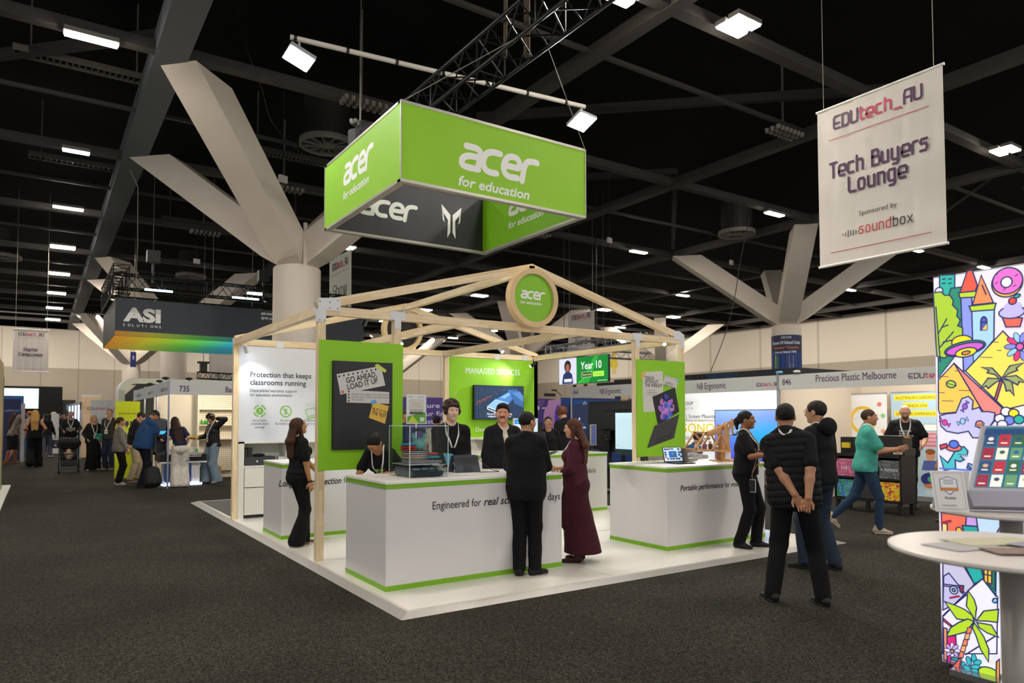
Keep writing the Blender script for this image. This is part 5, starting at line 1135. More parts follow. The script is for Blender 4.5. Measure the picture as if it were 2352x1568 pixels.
# ================================================================ PEOPLE
def depth_of(p): return float(np.dot(sub(p)-CAM, FWD))
def at_foot(u, vf, vh, z0=0.):
    p = pix(u, vf, 'z', z0); d = depth_of(p); q = CAM+(FWD+R2*(u-1176)/F-U2*(vh-CYP)/F)*d; return (p[0], p[1]), q[2]-z0
def at_depth(u, d, vh, z0=0.):
    q = CAM+(FWD+R2*(u-1176)/F-U2*(vh-CYP)/F)*d; return (q[0], q[1]), q[2]-z0
BK = '121215'
def JK(c=BK, **k): return dict(dict(c=c, style='jacket', sleeve='long', off=.018, soff=.012, hem=.86), **k)
# --- around the pavilion
xy, h = at_foot(684, 1252, 958, PL)
P1_ = person('woman with long brown hair in black tee and flared trousers beside the notebook panel', xy, h, 62, z0=PL, vox=.007, fem=True, skin='b98258', hair=('long', '3a2214'), top=dict(c=BK, sleeve='short', hem=.99, off=.012), legs=dict(c='101013', style='flare', top=1.12), shoe='6a5346',
  R=(.22, .06, .84), L=(-.12, .34, .98), head=(10, -12, 0), lany=dict(z=1.1), fL=(-.08, .12, 0, 10), fR=(.08, -.04, 0, 5))
b = MB(); b.lathe(P1_['wr']*P1_['s'], [(.03, -.012), (.03, .012)], 16, nrm(P1_['wr']-P1_['ER']), cap=False); finish_local('bracelet', b, BLACK, P1_['t'])
xy, h = at_depth(893, 8.55, 925, PL)
P2_ = person('woman with tied dark hair bending over the front counter', xy, 1.68, -158, z0=PL, vox=.006, fem=True, skin='b07a55', hair=('pinned', '141110'), top=dict(c=BK, sleeve='short', hem=.98, off=.012), legs=dict(c=BK), lean=38, L=(-.22, .52, 1.08), R=(.16, .50, 1.08), head=(0, 28, 0), lany=dict(z=1.15))
b = Art(P2_['T']((.02, .145, 1.30))*P2_['s'], P2_['X'], P2_['Z'], P2_['Y']); 
xy, h = at_depth(1036, 8.75, 919, PL)
P3_ = person('young man with curly hair, black jacket and white lanyard behind the front counter', xy, h, 168, z0=PL, vox=.006, skin='d9b49c', hair=('curly', '2c1c14'), top=JK(v=.38, vw=.055, shirt='0e0e10', hem=.86, off=.010, soff=.008), legs=dict(c=BK), fat=-.012, poleL=(-.15, -1, -.4), poleR=(.15, -1, -.4), L=(-.15, .22, 1.02), R=(.13, .25, 1.0), head=(-8, 2, 0), lany=dict(z=1.18))
xy, h = at_depth(1155, 8.9, 925, PL)
P4_ = person('man with a moustache in a black trucker jacket standing behind the front counter', xy, h, 160, z0=PL, vox=.006, skin='c98f72', hair=('quiff', '1a1411'), top=JK('16161a', v=.36, vw=.06, shirt='c9bfae', collar=.045, hem=.95), legs=dict(c=BK), L=(-.24, .12, .86), R=(.24, .1, .86), head=(22, 0, 0), beard='m')
xy, h = at_foot(1209, 1318, 942, PL)
P5_ = person('man in black jacket and trousers seen from behind at the front counter', xy, h, 4, z0=PL, vox=.006, skin='b98868', hair=('crop', '121010'), top=JK('0f0f12', hem=.80, collar=.03), legs=dict(c='0d0d10', style='straight'), shoe='1c1c1e', L=(-.13, .32, 1.06), R=(.15, .32, 1.06), poleL=(-.45, -.5, -1), poleR=(.55, -.5, -1), head=(38, 0, 0), glasses=True, fL=(-.07, -.03, 0, -3), fR=(.09, .0, 0, 48), fat=.016)
xy, h = at_foot(1322, 1288, 960, PL)
P6_ = person('woman with long brown hair in a dark maroon dress at the counter end', xy, h, -78, z0=PL, vox=.006, fem=True, skin='cf9a7c', hair=('long', '4a2a1c'), top=dict(c='4a1f2c', sleeve='34', hem=.90, off=.010, v=.12, vw=.05), legs=dict(c='3f1722', style='skirt', z=.115, w=.25, d=.24, sx=.02, sy=-.10), shoe='3a1a1c', L=(-.12, .23, 1.05), R=(.10, .26, 1.12), head=(-6, 4, 0), lany=dict(z=1.13), palmL=(.3, 0, 1), curl=(38, 38), fat=.006)
b = MB(); b.lathe((P6_['wl']+(P6_['EL']-P6_['wl'])*.1)*P6_['s'], [(.03, -.012), (.031, 0), (.03, .012)], 16, nrm(P6_['wl']-P6_['EL']), cap=False); finish_local('wrist_watch', b, CHROME, P6_['t'])
xy, h = at_foot(1716, 1256, 942, PL)
P7_ = person('woman in black polo with a pink phone strap beside the second counter', xy, h, 98, z0=PL, vox=.006, fem=True, skin='a06c48', hair=('pinned', '151110'), top=dict(c='111114', sleeve='short', hem=.93, off=.014, collar=.02, v=.1, vw=.04), legs=dict(c='101013', style='straight'), shoe='18181a', R=(.13, .32, 1.20), L=(-.10, .34, 1.27), palmR=(-.2, 0, 1), head=(2, -2, 0), lany=dict(z=1.14), fR=(.10, -.06, 0, 16), fL=(-.10, .12, 0, -8), fat=.004)
xy, h = at_foot(1828, 1383, 922)
P8_ = person('man in quilted black vest seen from behind with hands clasped at his back', xy, h, 4, vox=.006, skin='b07e60', hair=('crop', '161210'), top=dict(c='17171a', style='puffer', sleeve='none', hem=.84, off=.028, collar=.03, shirt='131316', shirtsleeve=True), legs=dict(c='161618', style='straight'), side=-6, L=(.07, -.27, .87), R=(.13, -.28, .85), poleL=(-1, .1, -.2), poleR=(1, .1, -.1), handL=(.45, 0, -.9), handR=(-.2, .0, -1), palmL=(0, -1, 0), palmR=(0, -1, 0), curl=(30, 55), head=(-4, 0, 2), lany=dict(z=1.1), fL=(-.19, .0, 0, -32), fR=(.22, .02, 0, -28), shoe='121213', fat=.012)
xy, h = at_foot(1885, 1306, 918)
P9_ = person('man with glasses in black hooded jacket and blue jeans behind the vest man', xy, h, -58, vox=.007, skin='c29270', hair=('short', '1e1a18'), top=JK('141417', hem=.88, hood=True), legs=dict(c='2a3546', style='straight'), shoe='24262a', glasses=True, head=(-10, 4, 0), L=(-.26, .12, .92), R=(.20, .24, 1.02), lany=dict(z=1.1), fL=(-.1, .13, 0, -18), fR=(.1, -.08, 0, 10))
xy, h = at_foot(1992, 1222, 935)
P10_ = person('man in turquoise tee and blue jeans walking past with both hands raised in front', xy, h*.99, 82, vox=.008, skin='c48a68', hair=('crop', '3a2a22'), top=dict(c='4aa697', sleeve='short', hem=.86, off=.028, soff=.018), legs=dict(c='2b4059', style='slim'), shoe='b8a890', lean=4, L=(-.08, .36, 1.16), R=(.08, .38, 1.18), palmL=(1, 0, .3), palmR=(-1, 0, .3), handL=(.1, 1, .1), handR=(-.1, 1, .25), curl=(6, 6), head=(4, -4, 0), lany=dict(z=1.02), fL=(-.09, -.42, .12, -5, 40), fR=(.08, .16, 0, 5))
xy, h = at_depth(2078, 13.5, 927)
P11_ = person('bald bearded man in a printed black tee working behind the black cube cabinet', xy, h, 178, vox=.009, skin='c29478', hair=('bald', '2a201a'), top=dict(c='131315', sleeve='short', hem=.86, off=.018), legs=dict(c=BK), L=(-.24, .26, 1.06), R=(.22, .25, 1.05), head=(0, 24, 0), lany=dict(z=1.16), beard='3a2a20', fat=.01)
a_ = Art(P11_['T']((0, .155, 1.28))*P11_['s'], -P11_['X'], P11_['Z'], P11_['Y'], base=.012)
for i, s_ in enumerate(('PRECIOUS', 'PLASTIC', 'MELBOURNE')): a_.text(s_, -.11, .0-.045*i, .042, 'd8d8d8', .01, fit=(.2, .17, .235)[i])
V_ = [tuple(v) for v in a_.V]; mb = MB(); mb.V = V_; mb.F = a_.F; finish_local('logo', mb, PAPER, P11_['t'])
xy, h = at_depth(2178, 11.6, 930)
person('person in black clothes mostly hidden behind the painted light box', xy, h, -60, vox=.012, skin='c0907a', top=dict(c='151517', sleeve='short', hem=.86, off=.016), legs=dict(c=BK, style='straight'))
# background heads
xy, h = at_depth(922, 13, 937); person('man in a navy shirt half hidden behind the leaflet holder', xy, h, 60, vox=.012, skin='b07a60', hair=('crop', '2a221e'), top=dict(c='1d2a4a', sleeve='short', collar=.03), legs=dict(c=BK))
xy, h = at_depth(1003, 15, 953); person('dark-haired man in front of the purple wall beside the pavilion post', xy, h, 10, vox=.013, skin='b07a60', hair=('short', '1a1513'), top=dict(c='b9b4ac', sleeve='short'), legs=dict(c=BK))
xy, h = at_depth(1296, 15.6, 933); person('man with wavy reddish hair and black jacket by the purple booth wall', xy, h, -35, vox=.011, skin='c99a80', hair=('curly', '5a3420'), top=JK('131316'), legs=dict(c=BK), head=(-10, 20, 0))
xy, h = at_depth(1259, 14.4, 955); person('dark-haired man whose face shows above the big desktop screen', xy, h, 175, vox=.011, skin='b88468', hair=('crop', '1a1412'), top=JK(BK), legs=dict(c=BK))
xy, h = at_depth(1578, 12.3, 955); person('seated visitor in blue shown only by shoulder and arm at the panel edge', xy, 1.62, 60, vox=.011, skin='b98a70', hair=('short', '241c18'), top=dict(c='2f4668', sleeve='short', off=.02), legs=dict(c='2a3a58'), lean=20, drop=.12)
# --- aisle crowd
def crowd(label, u, vf, vh, fa, **k):
    xy, h = at_foot(u, vf, vh); k.setdefault('vox', .011); return person(label, xy, h, fa, 'visitors in the aisle', **k)
Q = {}
Q['scarf'] = crowd('woman with beige scarf, black skirt and brown boots raising a hand', 27, 1066, 948, 62, fem=True, skin='c08a72', hair=('long', '3a2019'), top=dict(c='7d746c', sleeve='short', hem=.98, off=.02), legs=dict(c='151316', style='skirt', z=.50, w=.17, d=.15), shoe='7a4628', R=(.08, .22, 1.50), L=(-.08, .22, 1.40), lean=4, fL=(-.08, .16, 0, 5), fR=(.08, -.2, .02, 5))
Q['blonde'] = crowd('woman with long blonde hair in sleeveless black top, walking away', 78, 1072, 941, 2, fem=True, skin='c88a68', hair=('verylong', 'b88a50'), top=dict(c=BK, sleeve='none', hem=.86, off=.012), legs=dict(c='0f0f12', style='wide'), shoe='c8b098', L=(-.20, .16, 1.10), R=(.22, .12, 1.08), fL=(-.10, -.22, .06, 0, 50), fR=(.10, .12), fat=.012)
Q['blackj'] = crowd('person with long black hair, black jacket and grey jeans carrying a navy tote bag', 106, 1050, 950, 18, fem=True, skin='b88468', hair=('long', '131114'), top=JK('17171b', hem=.90), legs=dict(c='5d6470', style='straight'), shoe='d8d6d2', R=(.28, .10, .84), fL=(-.1, -.15), fR=(.1, .15, 0, 30))
Q['hat'] = crowd('person in a pale cowboy hat and black shirt behind the black-haired walker', 121, 1040, 946, 95, skin='b88468', hair=('hat', 'b8a890'), top=dict(c='161618', sleeve='short', off=.02), legs=dict(c='1c1c20'), R=(.1, .3, 1.15), L=(-.1, .3, 1.15))
Q['cap'] = crowd('person in an orange cap and jeans hidden behind the blonde woman', 66, 1056, 943, -60, skin='c08a70', hair=('cap', 'b06a28'), top=dict(c='8a8a8a', sleeve='short'), legs=dict(c='3a5a78', style='straight'), shoe='b08a60')
Q['edge'] = crowd('dark-clothed person at the picture edge behind the scarf woman', 12, 1050, 955, 30, skin='a87a60', hair=('short', '221a16'), top=JK('1b1b20'), legs=dict(c='17171b', style='wide'), shoe='c8b8a8')
Q['pram'] = crowd('bearded man in a black sweater pushing the pushchair', 160, 1062, 943, 178, skin='c08a70', hair=('crop', '7a736c'), top=JK('1b1c20', hem=.92), legs=dict(c='1d1f24', style='straight'), L=(-.22, .30, 1.08), R=(.22, .30, 1.08), beard='8a827a', glasses=True, lany=dict(z=1.18), fat=.02)
Q['glass'] = crowd('fair-haired woman in black with wide trousers and a green jumper', 213, 1080, 952, 165, fem=True, skin='c8967c', hair=('long', '9a7a58'), top=dict(c='151517', style='loose', sleeve='long', hem=.85, off=.02), legs=dict(c='111113', style='wide'), shoe='c8b0b0', L=(-.08, .26, 1.06), R=(.22, .16, 1.0), lany=dict(z=1.12), glasses=True, fat=.022, fR=(.14, .12, 0, 30))
Q['olive'] = crowd('man in a dark olive jacket with white lanyard looking across the aisle', 250, 1080, 938, -148, skin='c08e74', hair=('crop', '5a5048'), top=JK('34322a', hem=.88), legs=dict(c='20283a', style='straight'), shoe='7a6a58', glasses=True, lany=dict(z=1.16), L=(-.25, .05, .9), head=(-20, 0, 0), fat=.01)
Q['blazer'] = crowd('woman with tied brown hair in a grey tweed blazer and black trousers', 273, 1113, 957, 84, fem=True, skin='b98468', hair=('pinned', '35241c'), top=JK('79746c', v=.3, vw=.05, shirt='16161a', hem=.85), legs=dict(c='101012', style='straight'), shoe='b8a8a0', vox=.009, R=(.16, .14, .90), L=(-.1, .2, 1.0), fat=.006, lany=dict(z=1.05))
Q['beige'] = crowd('man in black jacket and beige trousers bending towards the printer table', 304, 1106, 942, 84, skin='b88870', hair=('short', '241a16'), top=JK('19191b', hem=.90), legs=dict(c='a89a82', style='straight'), shoe='6a4a34', head=(4, 34, 0), lean=8, vox=.009, R=(.14, .14, .92), L=(-.12, .3, 1.1), fR=(.1, -.05), fL=(-.1, .15))
Q['blue'] = crowd('big man in a blue polo shirt and black cap leaning over the printer table', 328, 1119, 935, 66, skin='b87458', hair=('cap', '26241f'), top=dict(c='24456e', style='loose', sleeve='short', hem=.84, off=.024, soff=.022, collar=.02), legs=dict(c='10131f', style='straight'), head=(0, 32, 0), lean=14, vox=.009, R=(.06, .46, 1.08), L=(-.05, .48, 1.08), fat=.03, shoe='2a2a2c', fL=(-.1, .1), fR=(.1, -.08))
Q['white'] = crowd('woman with long dark hair, navy tee and wide white trousers seen from behind', 413, 1118, 953, -8, fem=True, skin='c89478', hair=('verylong', '2c1a14'), top=dict(c='1f2740', sleeve='short', hem=1.00, off=.012), legs=dict(c='d6cfc4', style='wide', top=1.08), shoe='1c2230', side=-10, lean=16, vox=.009, R=(.14, .06, .98), L=(-.30, .36, 1.14), handR=(0, .1, -1), curl=(25, 70), watch=1)
Q['curly'] = crowd('young man with curly dark hair, black sweater and pale jeans holding his neck', 488, 1108, 947, -118, skin='d0a080', hair=('curly', '2a211c'), top=dict(c='1c1c1e', style='loose', sleeve='long', hem=.90, off=.02), legs=dict(c='7f93a2', style='wide'), shoe='c8bca8', head=(-8, 30, 0), R=(.18, .28, 1.12), L=(-.10, -.06, 1.60), poleL=(-1, .2, -1.3), vox=.009, lany=dict(z=1.14), fL=(-.1, -.05), fR=(.14, .12))
Q['pink'] = crowd('man in a bright pink shirt behind the olive-jacket man', 229, 1052, 938, -88, skin='c08e74', hair=('crop', '2c2420'), top=dict(c='d85ab0', sleeve='short', off=.02), legs=dict(c='20242c'), fat=.02)
for i, (u, vf, vh, fa, c, d) in enumerate(((137, 1020, 950, 80, '17171a', 'distant person in black left of the pushchair man'), (147, 1018, 950, 200, '1c1c20', 'distant person with a lanyard left of the bearded man'), (153, 1022, 952, 150, '20242c', 'distant dark figure nearest to the bearded man'), (177, 1020, 950, 190, '1a1d28', 'distant figure in navy between pushchair man and fair-haired woman'), (186, 1026, 955, 170, '26262a', 'distant dark figure beside the fair-haired woman'), (100, 1035, 950, 120, 'a8a098', 'distant pale-dressed person behind the black-haired walker'))):
    crowd(d.replace('left of', 'near'), u, vf, vh, fa, vox=.016, skin='a87a64', hair=('short', '2a201c'), top=JK(c), legs=dict(c='1a1b20'), face=False)
# --- things held or carried
b = MB(); c = P7_; p1, p2 = c['T']((-.06, -.02, 1.43)), c['T']((.07, -.02, 1.43)); ph = np.array((.17, .10, .80))
f_ = lambda pts: [toworld(c, p) for p in smoothline(pts, 5)]
b.path(f_([p2, c['T']((.10, .10, 1.35)), c['T']((.17, .15, 1.15)), ph+(.01, 0, .16), ph+(0, 0, .09)]), .004, 5); b.path(f_([p1, c['T']((-.09, .12, 1.33)), c['T']((.02, .18, 1.15)), ph+(-.01, 0, .16), ph+(0, 0, .09)]), .004, 5)
t = thing('phone', 'phone hanging on a pink cord from the woman in black polo', 'phone', tuple(toworld(c, ph)))
b.build('cord', mat('cord_pink', 'c98a80', .6), t)
dX, dY, dZ = wdir(c, (.15, 1, 0)), wdir(c, (1, -.15, 0)), np.array((0, 0, 1.))
MB().obox(toworld(c, ph), dX, dY, dZ, .082, .010, .165).build('case', mat('case_pale', 'c9d0d8', .4), t); 
for sg in (1, -1): MB().obox(toworld(c, ph)+dY*.0055*sg, dX, dY, dZ, .068, .001, .150).build('screen', BLACK, t)
mb = MB(); a_ = Art(c['T']((.075, .150, 1.31))*c['s'], -c['X'] if 0 else c['X'], c['Z'], c['Y'])
# small green chest logos
def chest(c, x, z, wd, dep=.16):
    k = c['s']; o = c['T']((x, dep, z))*k; a = Art(o, -c['X'], c['Z'], c['Y'], base=.0); a.acer(-wd/2, 0, wd, '8fd42a', False)
    V = a.V; mb = MB(); mb.V = [tuple(v) for v in V]; mb.F = a.F; finish_local('logo', mb, mat('logo_green', '8fd42a', .5), c['t'])
chest(P7_, .07, 1.30, .10, .172); chest(P2_, -.03, 1.27, .12, .172)
c = P6_; t_ = thing('leaflet_bag', 'clear plastic bag with blue leaflets held by the woman in maroon', 'bag', tuple(toworld(c, (-.02, .42, 1.12))))
pb = toworld(c, (-.06, .34, 1.15)); b = MB(); ux, uy = wdir(c, (.5, .8, 0)), wdir(c, (-.8, .5, 0))
b.prism([pb+ux*x+np.array((0, 0, z)) for x, z in ((-.10, -.06), (.08, -.12), (.14, .0), (.02, .17), (-.04, .1))], uy, .012)
b.build('plastic_film', mat('clear_film', 'cfe0f0', .12, trans=.75, bump=(30, .8)), t_); b = MB(); b.obox(pb-np.array((0, 0, .03)), ux, uy, ZP, .15, .008, .09); b.build('leaflet', mat('leaflet_blue', '8fb0cc', .5), t_)
t_ = thing('card', 'small cream printed card held in front of the maroon dress', 'card', tuple(toworld(c, (-.10, .36, 1.09)))); pc = toworld(c, (-.15, .32, 1.07)); cx_ = wdir(c, (-.35, .75, 0)); cz_ = nrm(np.cross(wdir(c, (-.8, -.3, .25)), cx_)); b = MB(); b.obox(pc, cx_, np.cross(cz_, cx_), cz_, .075, .003, .10); b.build('paper', mat('card_cream', 'e8d8c0', .6), t_)
A = Art(pc, cx_, cz_, wdir(c, (-.8, -.3, .2)), base=.003)
for i in range(4): A.rect(-.028, .03-i*.018, .028, .038-i*.018, 'c0603a' if i in (0, 3) else '5a6a50')
A.build('print', PRINT, t_)
def cbag(c, p, label, col, sz, name='tote_bag', cat='bag', print_=None):
    o = toworld(c, p); t_ = thing(name, label, cat, tuple(o-np.array((0, 0, sz[2])))); ux, uy = wdir(c, (1, .15, 0)), wdir(c, (-.15, 1, 0)); b = MB()
    b.prism([o+ux*x*sz[0]/2+np.array((0, 0, z)) for x, z in ((-.8, -sz[2]), (.85, -sz[2]), (1, -.02), (.9, 0), (-.92, -.01))], uy, sz[1]); b.build('body', mat('bagcol_'+col, col, .7, bump=(12, .5)), t_)
    b = MB(); b.path([o+ux*sz[0]*.3, o+np.array((0, 0, .16)), o-ux*sz[0]*.3], .01, 5); b.build('handle', mat('bagcol_'+col, col, .7), t_)
    if print_:
        A = Art(o-np.array((0, 0, sz[2]*.9)), ux, ZP, -uy, base=.002); print_(A); A.build('print', PRINT, t_)
    return t_
def tes(A):
    A.text('tes', .0, .06, .13, 'eef2f6', .02, align='c')
    for x, y, c_ in ((-.06, .24, '6a4ad8'), (0, .27, 'e8a040'), (.05, .22, '4ac0d8'), (-.02, .2, 'e85a6a'), (.09, .26, '8ad84a')): A.ell(x, y, .022, .012, c_, rot=30)
cbag(Q['blackj'], (.30, .12, .70), 'navy tote bag with white letters carried at knee height', '1c2c48', (.36, .05, .38), print_=tes)
def swe(name, label, cat, c, p, r, col, n=5):
    o = toworld(c, p); rr = random.Random(n); b = MB()
    for i in range(n): b.ell(o+np.array((rr.uniform(-r, r)*.6, rr.uniform(-r, r)*.4, rr.uniform(-r, r)*.6)), (r*.55, r*.4, r*.5), 12, 8)
    ob = b.build(name, mat('soft_'+col, col, .8, bump=(25, .7)), smooth=True); return tag(ob, label, cat)
ps = [C((0, 0, 0), (.12, .02, .03), .045, .05, None, .03), C((.0, 0, -.03), (.1, .03, -.10), .04, .035, None, .03), C((.05, 0, .03), (.15, .0, -.03), .035, .04, None, .03)]
t_ = thing('green_jumper', 'rumpled teal jumper carried over the arm of the fair-haired woman', 'jumper', tuple(toworld(Q['glass'], (-.16, .30, 1.08))), None, Q['glass']['rz']); sdf_obj('knit', ps, .009, cloth('1f7a70'), t_, 1.15, [], (.006, 50))
t_ = thing('paper_sheet', 'white sheet held by the bearded man above the pushchair', 'paper', tuple(toworld(Q['pram'], (0, .30, 1.12)))); MB().obox(toworld(Q['pram'], (0, .34, 1.13)), wdir(Q['pram'], (1, 0, 0)), wdir(Q['pram'], (0, .8, .5)), wdir(Q['pram'], (0, -.5, .8)), .30, .22, .004).build('sheet', PAPER, t_)
t_ = thing('bar_scanner', 'yellow handheld gadget held by the curly-haired young man', 'gadget', tuple(toworld(Q['curly'], (.2, .36, 1.12)))); b = MB(); o = toworld(Q['curly'], (.18, .40, 1.14)); b.obox(o, wdir(Q['curly'], (0, 1, .1)), wdir(Q['curly'], (1, 0, 0)), ZP, .26, .09, .05); b.build('yellow_shell', mat('yellow_plastic', 'e0c020', .4), t_); b = MB(); b.obox(o+np.array((0, 0, -.04)), wdir(Q['curly'], (0, 1, .1)), wdir(Q['curly'], (1, 0, 0)), ZP, .2, .07, .04); b.build('dark_grip', DARK, t_)
t_ = thing('plastic_bag', 'clear plastic bag with red and blue pieces hanging from the woman in white trousers', 'bag', tuple(toworld(Q['white'], (.14, .02, .62))), None, Q['white']['rz'])
sdf_obj('film', [C((0, 0, .26), (0, 0, .1), .012, .05, None, .02), C((0, 0, .1), (0, 0, .04), .06, .075, None, .02)], .008, mat('clear_film2', 'e8f0f8', .15, trans=.8), t_, 1, [], (.004, 40))
b = MB(); 
for i, cc in enumerate(((.02, 0, .05), (-.03, 0, .03), (.05, .01, .06))): b.obox(cc, (1, .3, .2), (-.3, 1, 0), ZP, .06, .03, .035)
finish_local('toy_pieces', b, mat('piece_blue', '3a6ac0', .4), t_)
# scarf of the boots woman
t_ = Q['scarf']['t']; T_ = Q['scarf']['T']; sdf_obj('scarf', [C(T_((-.08, .05, 1.42)), T_((.09, .05, 1.42)), .06, .06, None, .03), C(T_((.05, .14, 1.38)), T_((.06, .18, .72)), (.07, .03), (.08, .02), None, .03), C(T_((.1, -.05, 1.4)), T_((.08, -.14, 1.05)), (.08, .03), (.1, .03), None, .03)], .011, cloth('9a8674'), t_, Q['scarf']['s'], [], (.004, 30))
for A_ in ((-.08, .16), (.08, -.2)): pass
sdf_obj('boots', [C((-.08, .14, .42), (-.08, .14, .08), .062, .045, None, .02), C((.085, -.16, .42), (.08, -.22, .10), .062, .045, None, .02)], .011, cloth('8a5230', .5), t_, Q['scarf']['s'])
# ---- pushchair with baby
c = Q['pram']; o = pix(158, 1086, 'z', 0.); o = np.array((o[0], o[1]+.35, 0)); t = thing('pushchair', 'black pushchair with folded hood and four small wheels', 'pushchair', tuple(o)); PB = mat('pram_fabric', '17181b', .75); PF = mat('pram_frame', '232427', .4, .3)
g = lambda x, y, z: o+np.array((x, y, z))
for sx in (-1, 1):
    for y in (-.36, .26):
        w_ = MB(); w_.lathe(g(sx*.26-.02, y, .085), [(.0, 0), (.08, 0), (.085, .01), (.085, .03), (.08, .04), (0, .04)], 20, XP); wo = w_.build('wheel', BLACK, t); w_ = MB(); w_.disc(g(sx*.26-.024, y, .085), .045, XM); w_.disc(g(sx*.26+.024, y, .085), .045, XP); w_.build('hub', mat('hub_grey', 'b8bac0', .3, .6), wo)
b = MB()
for sx in (-1, 1): b.path([g(sx*.27, .28, .12), g(sx*.27, .0, .42), g(sx*.25, .3, 1.0)], .016, 8); b.path([g(sx*.27, -.34, .12), g(sx*.27, -.05, .42)], .016, 8); b.path([g(sx*.25, -.2, .62), g(sx*.26, .05, .55)], .014, 8)
b.path([g(-.25, .3, 1.0), g(-.2, .36, 1.06), g(.2, .36, 1.06), g(.25, .3, 1.0)], .018, 8); b.path([g(-.25, -.2, .62), g(-.2, -.32, .60), g(.2, -.32, .60), g(.25, -.2, .62)], .018, 8); b.path([g(-.26, -.34, .13), g(.26, -.34, .13)], .012, 8); b.build('frame', PF, t)
sdf = [C(g(-.17, .12, .92)-o, g(.17, .12, .92)-o, .17, .17, None, .03), C(g(-.17, .0, .98)-o, g(.17, 0, .98)-o, .13, .13, None, .03), C(g(0, -.14, .62)-o, g(0, -.3, .95)-o, (.25, .2), (.3, .14), (1, 0, 0), .02, '', '-')]
sdf_obj('hood', sdf, .011, PB, t, 1.); b = MB(); b.prism([g(-.23, .05, .45), g(-.23, .26, .92), g(-.23, .3, .92), g(-.23, .1, .42)], XP, .46); b.prism([g(-.23, -.22, .42), g(-.23, .1, .42), g(-.23, .1, .38), g(-.23, -.22, .38)], XP, .46); b.prism([g(-.2, -.3, .2), g(-.2, .2, .2), g(-.2, .2, .3), g(-.2, -.3, .26)], XP, .4); b.prism([g(-.22, -.2, .38), g(-.22, -.28, .2), g(-.22, -.3, .2), g(-.22, -.23, .38)], XP, .44); b.build('seat', PB, t)
t2 = thing('baby', 'baby lying in the pushchair in a patterned suit', 'baby', tuple(g(0, -.02, .45))); sdf_obj('body', [E_((0, .12, .22), (.07, .075, .08)), C((0, .08, .14), (0, -.06, .06), .085, .075, None, .03), C((-.05, -.06, .07), (-.08, -.2, .12), .04, .03), C((.05, -.06, .07), (.08, -.2, .1), .04, .03), C((-.07, .06, .14), (-.12, -.05, .17), .03, .02), C((.07, .06, .14), (.11, -.06, .16), .03, .02)], .008, mat('skin_c89a80', 'c89a80', .5), t2, 1.)
sdf_obj('suit', [C((0, .08, .13), (0, -.06, .05), .095, .085, None, .03), C((-.05, -.06, .07), (-.075, -.17, .11), .048, .04), C((.05, -.06, .07), (.075, -.17, .09), .048, .04)], .008, mat('suit_pattern', 'b8a890', .8, noise=(60, .6)), t2, 1.)
# backpack on the floor
p = pix(352, 1120, 'z', 0.); t = thing('backpack', 'black and grey camouflage backpack standing on the carpet by the metal post', 'backpack', (p[0], p[1]+.1, 0)); sdf_obj('bag', [C((0, 0, .12), (-.02, 0, .36), (.19, .13), (.15, .10), (1, 0, 0), .03), C((.02, -.1, .12), (.02, -.1, .24), (.13, .05), (.11, .04), (1, 0, 0), .03)], .01, mat('camo_black', '1b1c1f', .7, noise=(16, .9)), t, 1.15, [((0, 0, -1), 0)]); b = MB(); b.path([(-.16, .1, .1), (-.24, .12, .3), (-.14, .08, .5)], .018, 6); finish_local('strap', b, BLACK, t)
# ================================================================ THINGS ON THE COUNTERS
# display case
TZ = 1.09
t = thing('display_case', 'clear acrylic box on the front counter over books and weights', 'display case', (.75, 1.3, TZ))
cx0, cx1, cy0, cy1, cz1 = .50, 1.04, .98, 1.42, TZ+.5
p = pix(941, 1098, 'z', TZ); q_ = pix(1019, 1092, 'z', TZ); r_ = pix(904, 1090, 'z', TZ); top_ = pix(941, 976, 'x', p[0])
cx0, cy0 = p[0], p[1]; cx1 = q_[0]; cy1 = r_[1]; cz1 = pix(941, 978, 'y', cy0)[2]
ACR = mat('acrylic', 'f2f8f6', .02, trans=1.); ACR.node_tree.nodes['Principled BSDF'].inputs['IOR'].default_value = 1.15
b = MB(); w_ = .004
b.box(cx0, cx1, cy0, cy0+w_, TZ, cz1); b.box(cx0, cx1, cy1-w_, cy1, TZ, cz1); b.box(cx0, cx0+w_, cy0+w_, cy1-w_, TZ, cz1); b.box(cx1-w_, cx1, cy0+w_, cy1-w_, TZ, cz1); b.box(cx0, cx1, cy0, cy1, cz1, cz1+w_); b.build('acrylic_walls', ACR, t)
b = MB(); e = .0035
for x in (cx0, cx1):
    for y in (cy0, cy1): b.box(x-e, x+e, y-e, y+e, TZ, cz1)
for y in (cy0, cy1): b.box(cx0, cx1, y-e, y+e, cz1-e, cz1+e)
for x in (cx0, cx1): b.box(x-e, x+e, cy0, cy1, cz1-e, cz1+e)
b.build('polished_edge', mat('acrylic_edge', 'cfe0da', .3), t)
mx_, my_ = (cx0+cx1)/2, (cy0+cy1)/2
t = thing('shop_scale', 'dark counter scale with keypad inside the clear box', 'scale', (mx_, my_, TZ)); b = MB(); b.prism([(cx0+.05, cy0+.05, TZ+.01), (cx0+.05, cy0+.02, TZ+.05), (cx0+.05, cy0+.13, TZ+.10), (cx0+.05, cy1-.04, TZ+.10), (cx0+.05, cy1-.04, TZ+.01)], XP, cx1-cx0-.09); b.build('body', mat('scale_body', '3a4654', .4), t)
n_ = nrm(np.cross((1, 0, 0), (0, .11, .05))); A = Art((cx0+.06, cy0+.022, TZ+.052), XP, nrm((0, .11, .05)), (0, -.41, .91), base=.002)
A.rect(.01, .05, .1, .09, '9fb0c8').rect(.12, .05, .19, .09, '9fb0c8').rect(.21, .05, .27, .09, '9fb0c8').rect(.01, .02, .26, .035, '28323e').rect(.18, .015, .24, .03, '3aa04a')
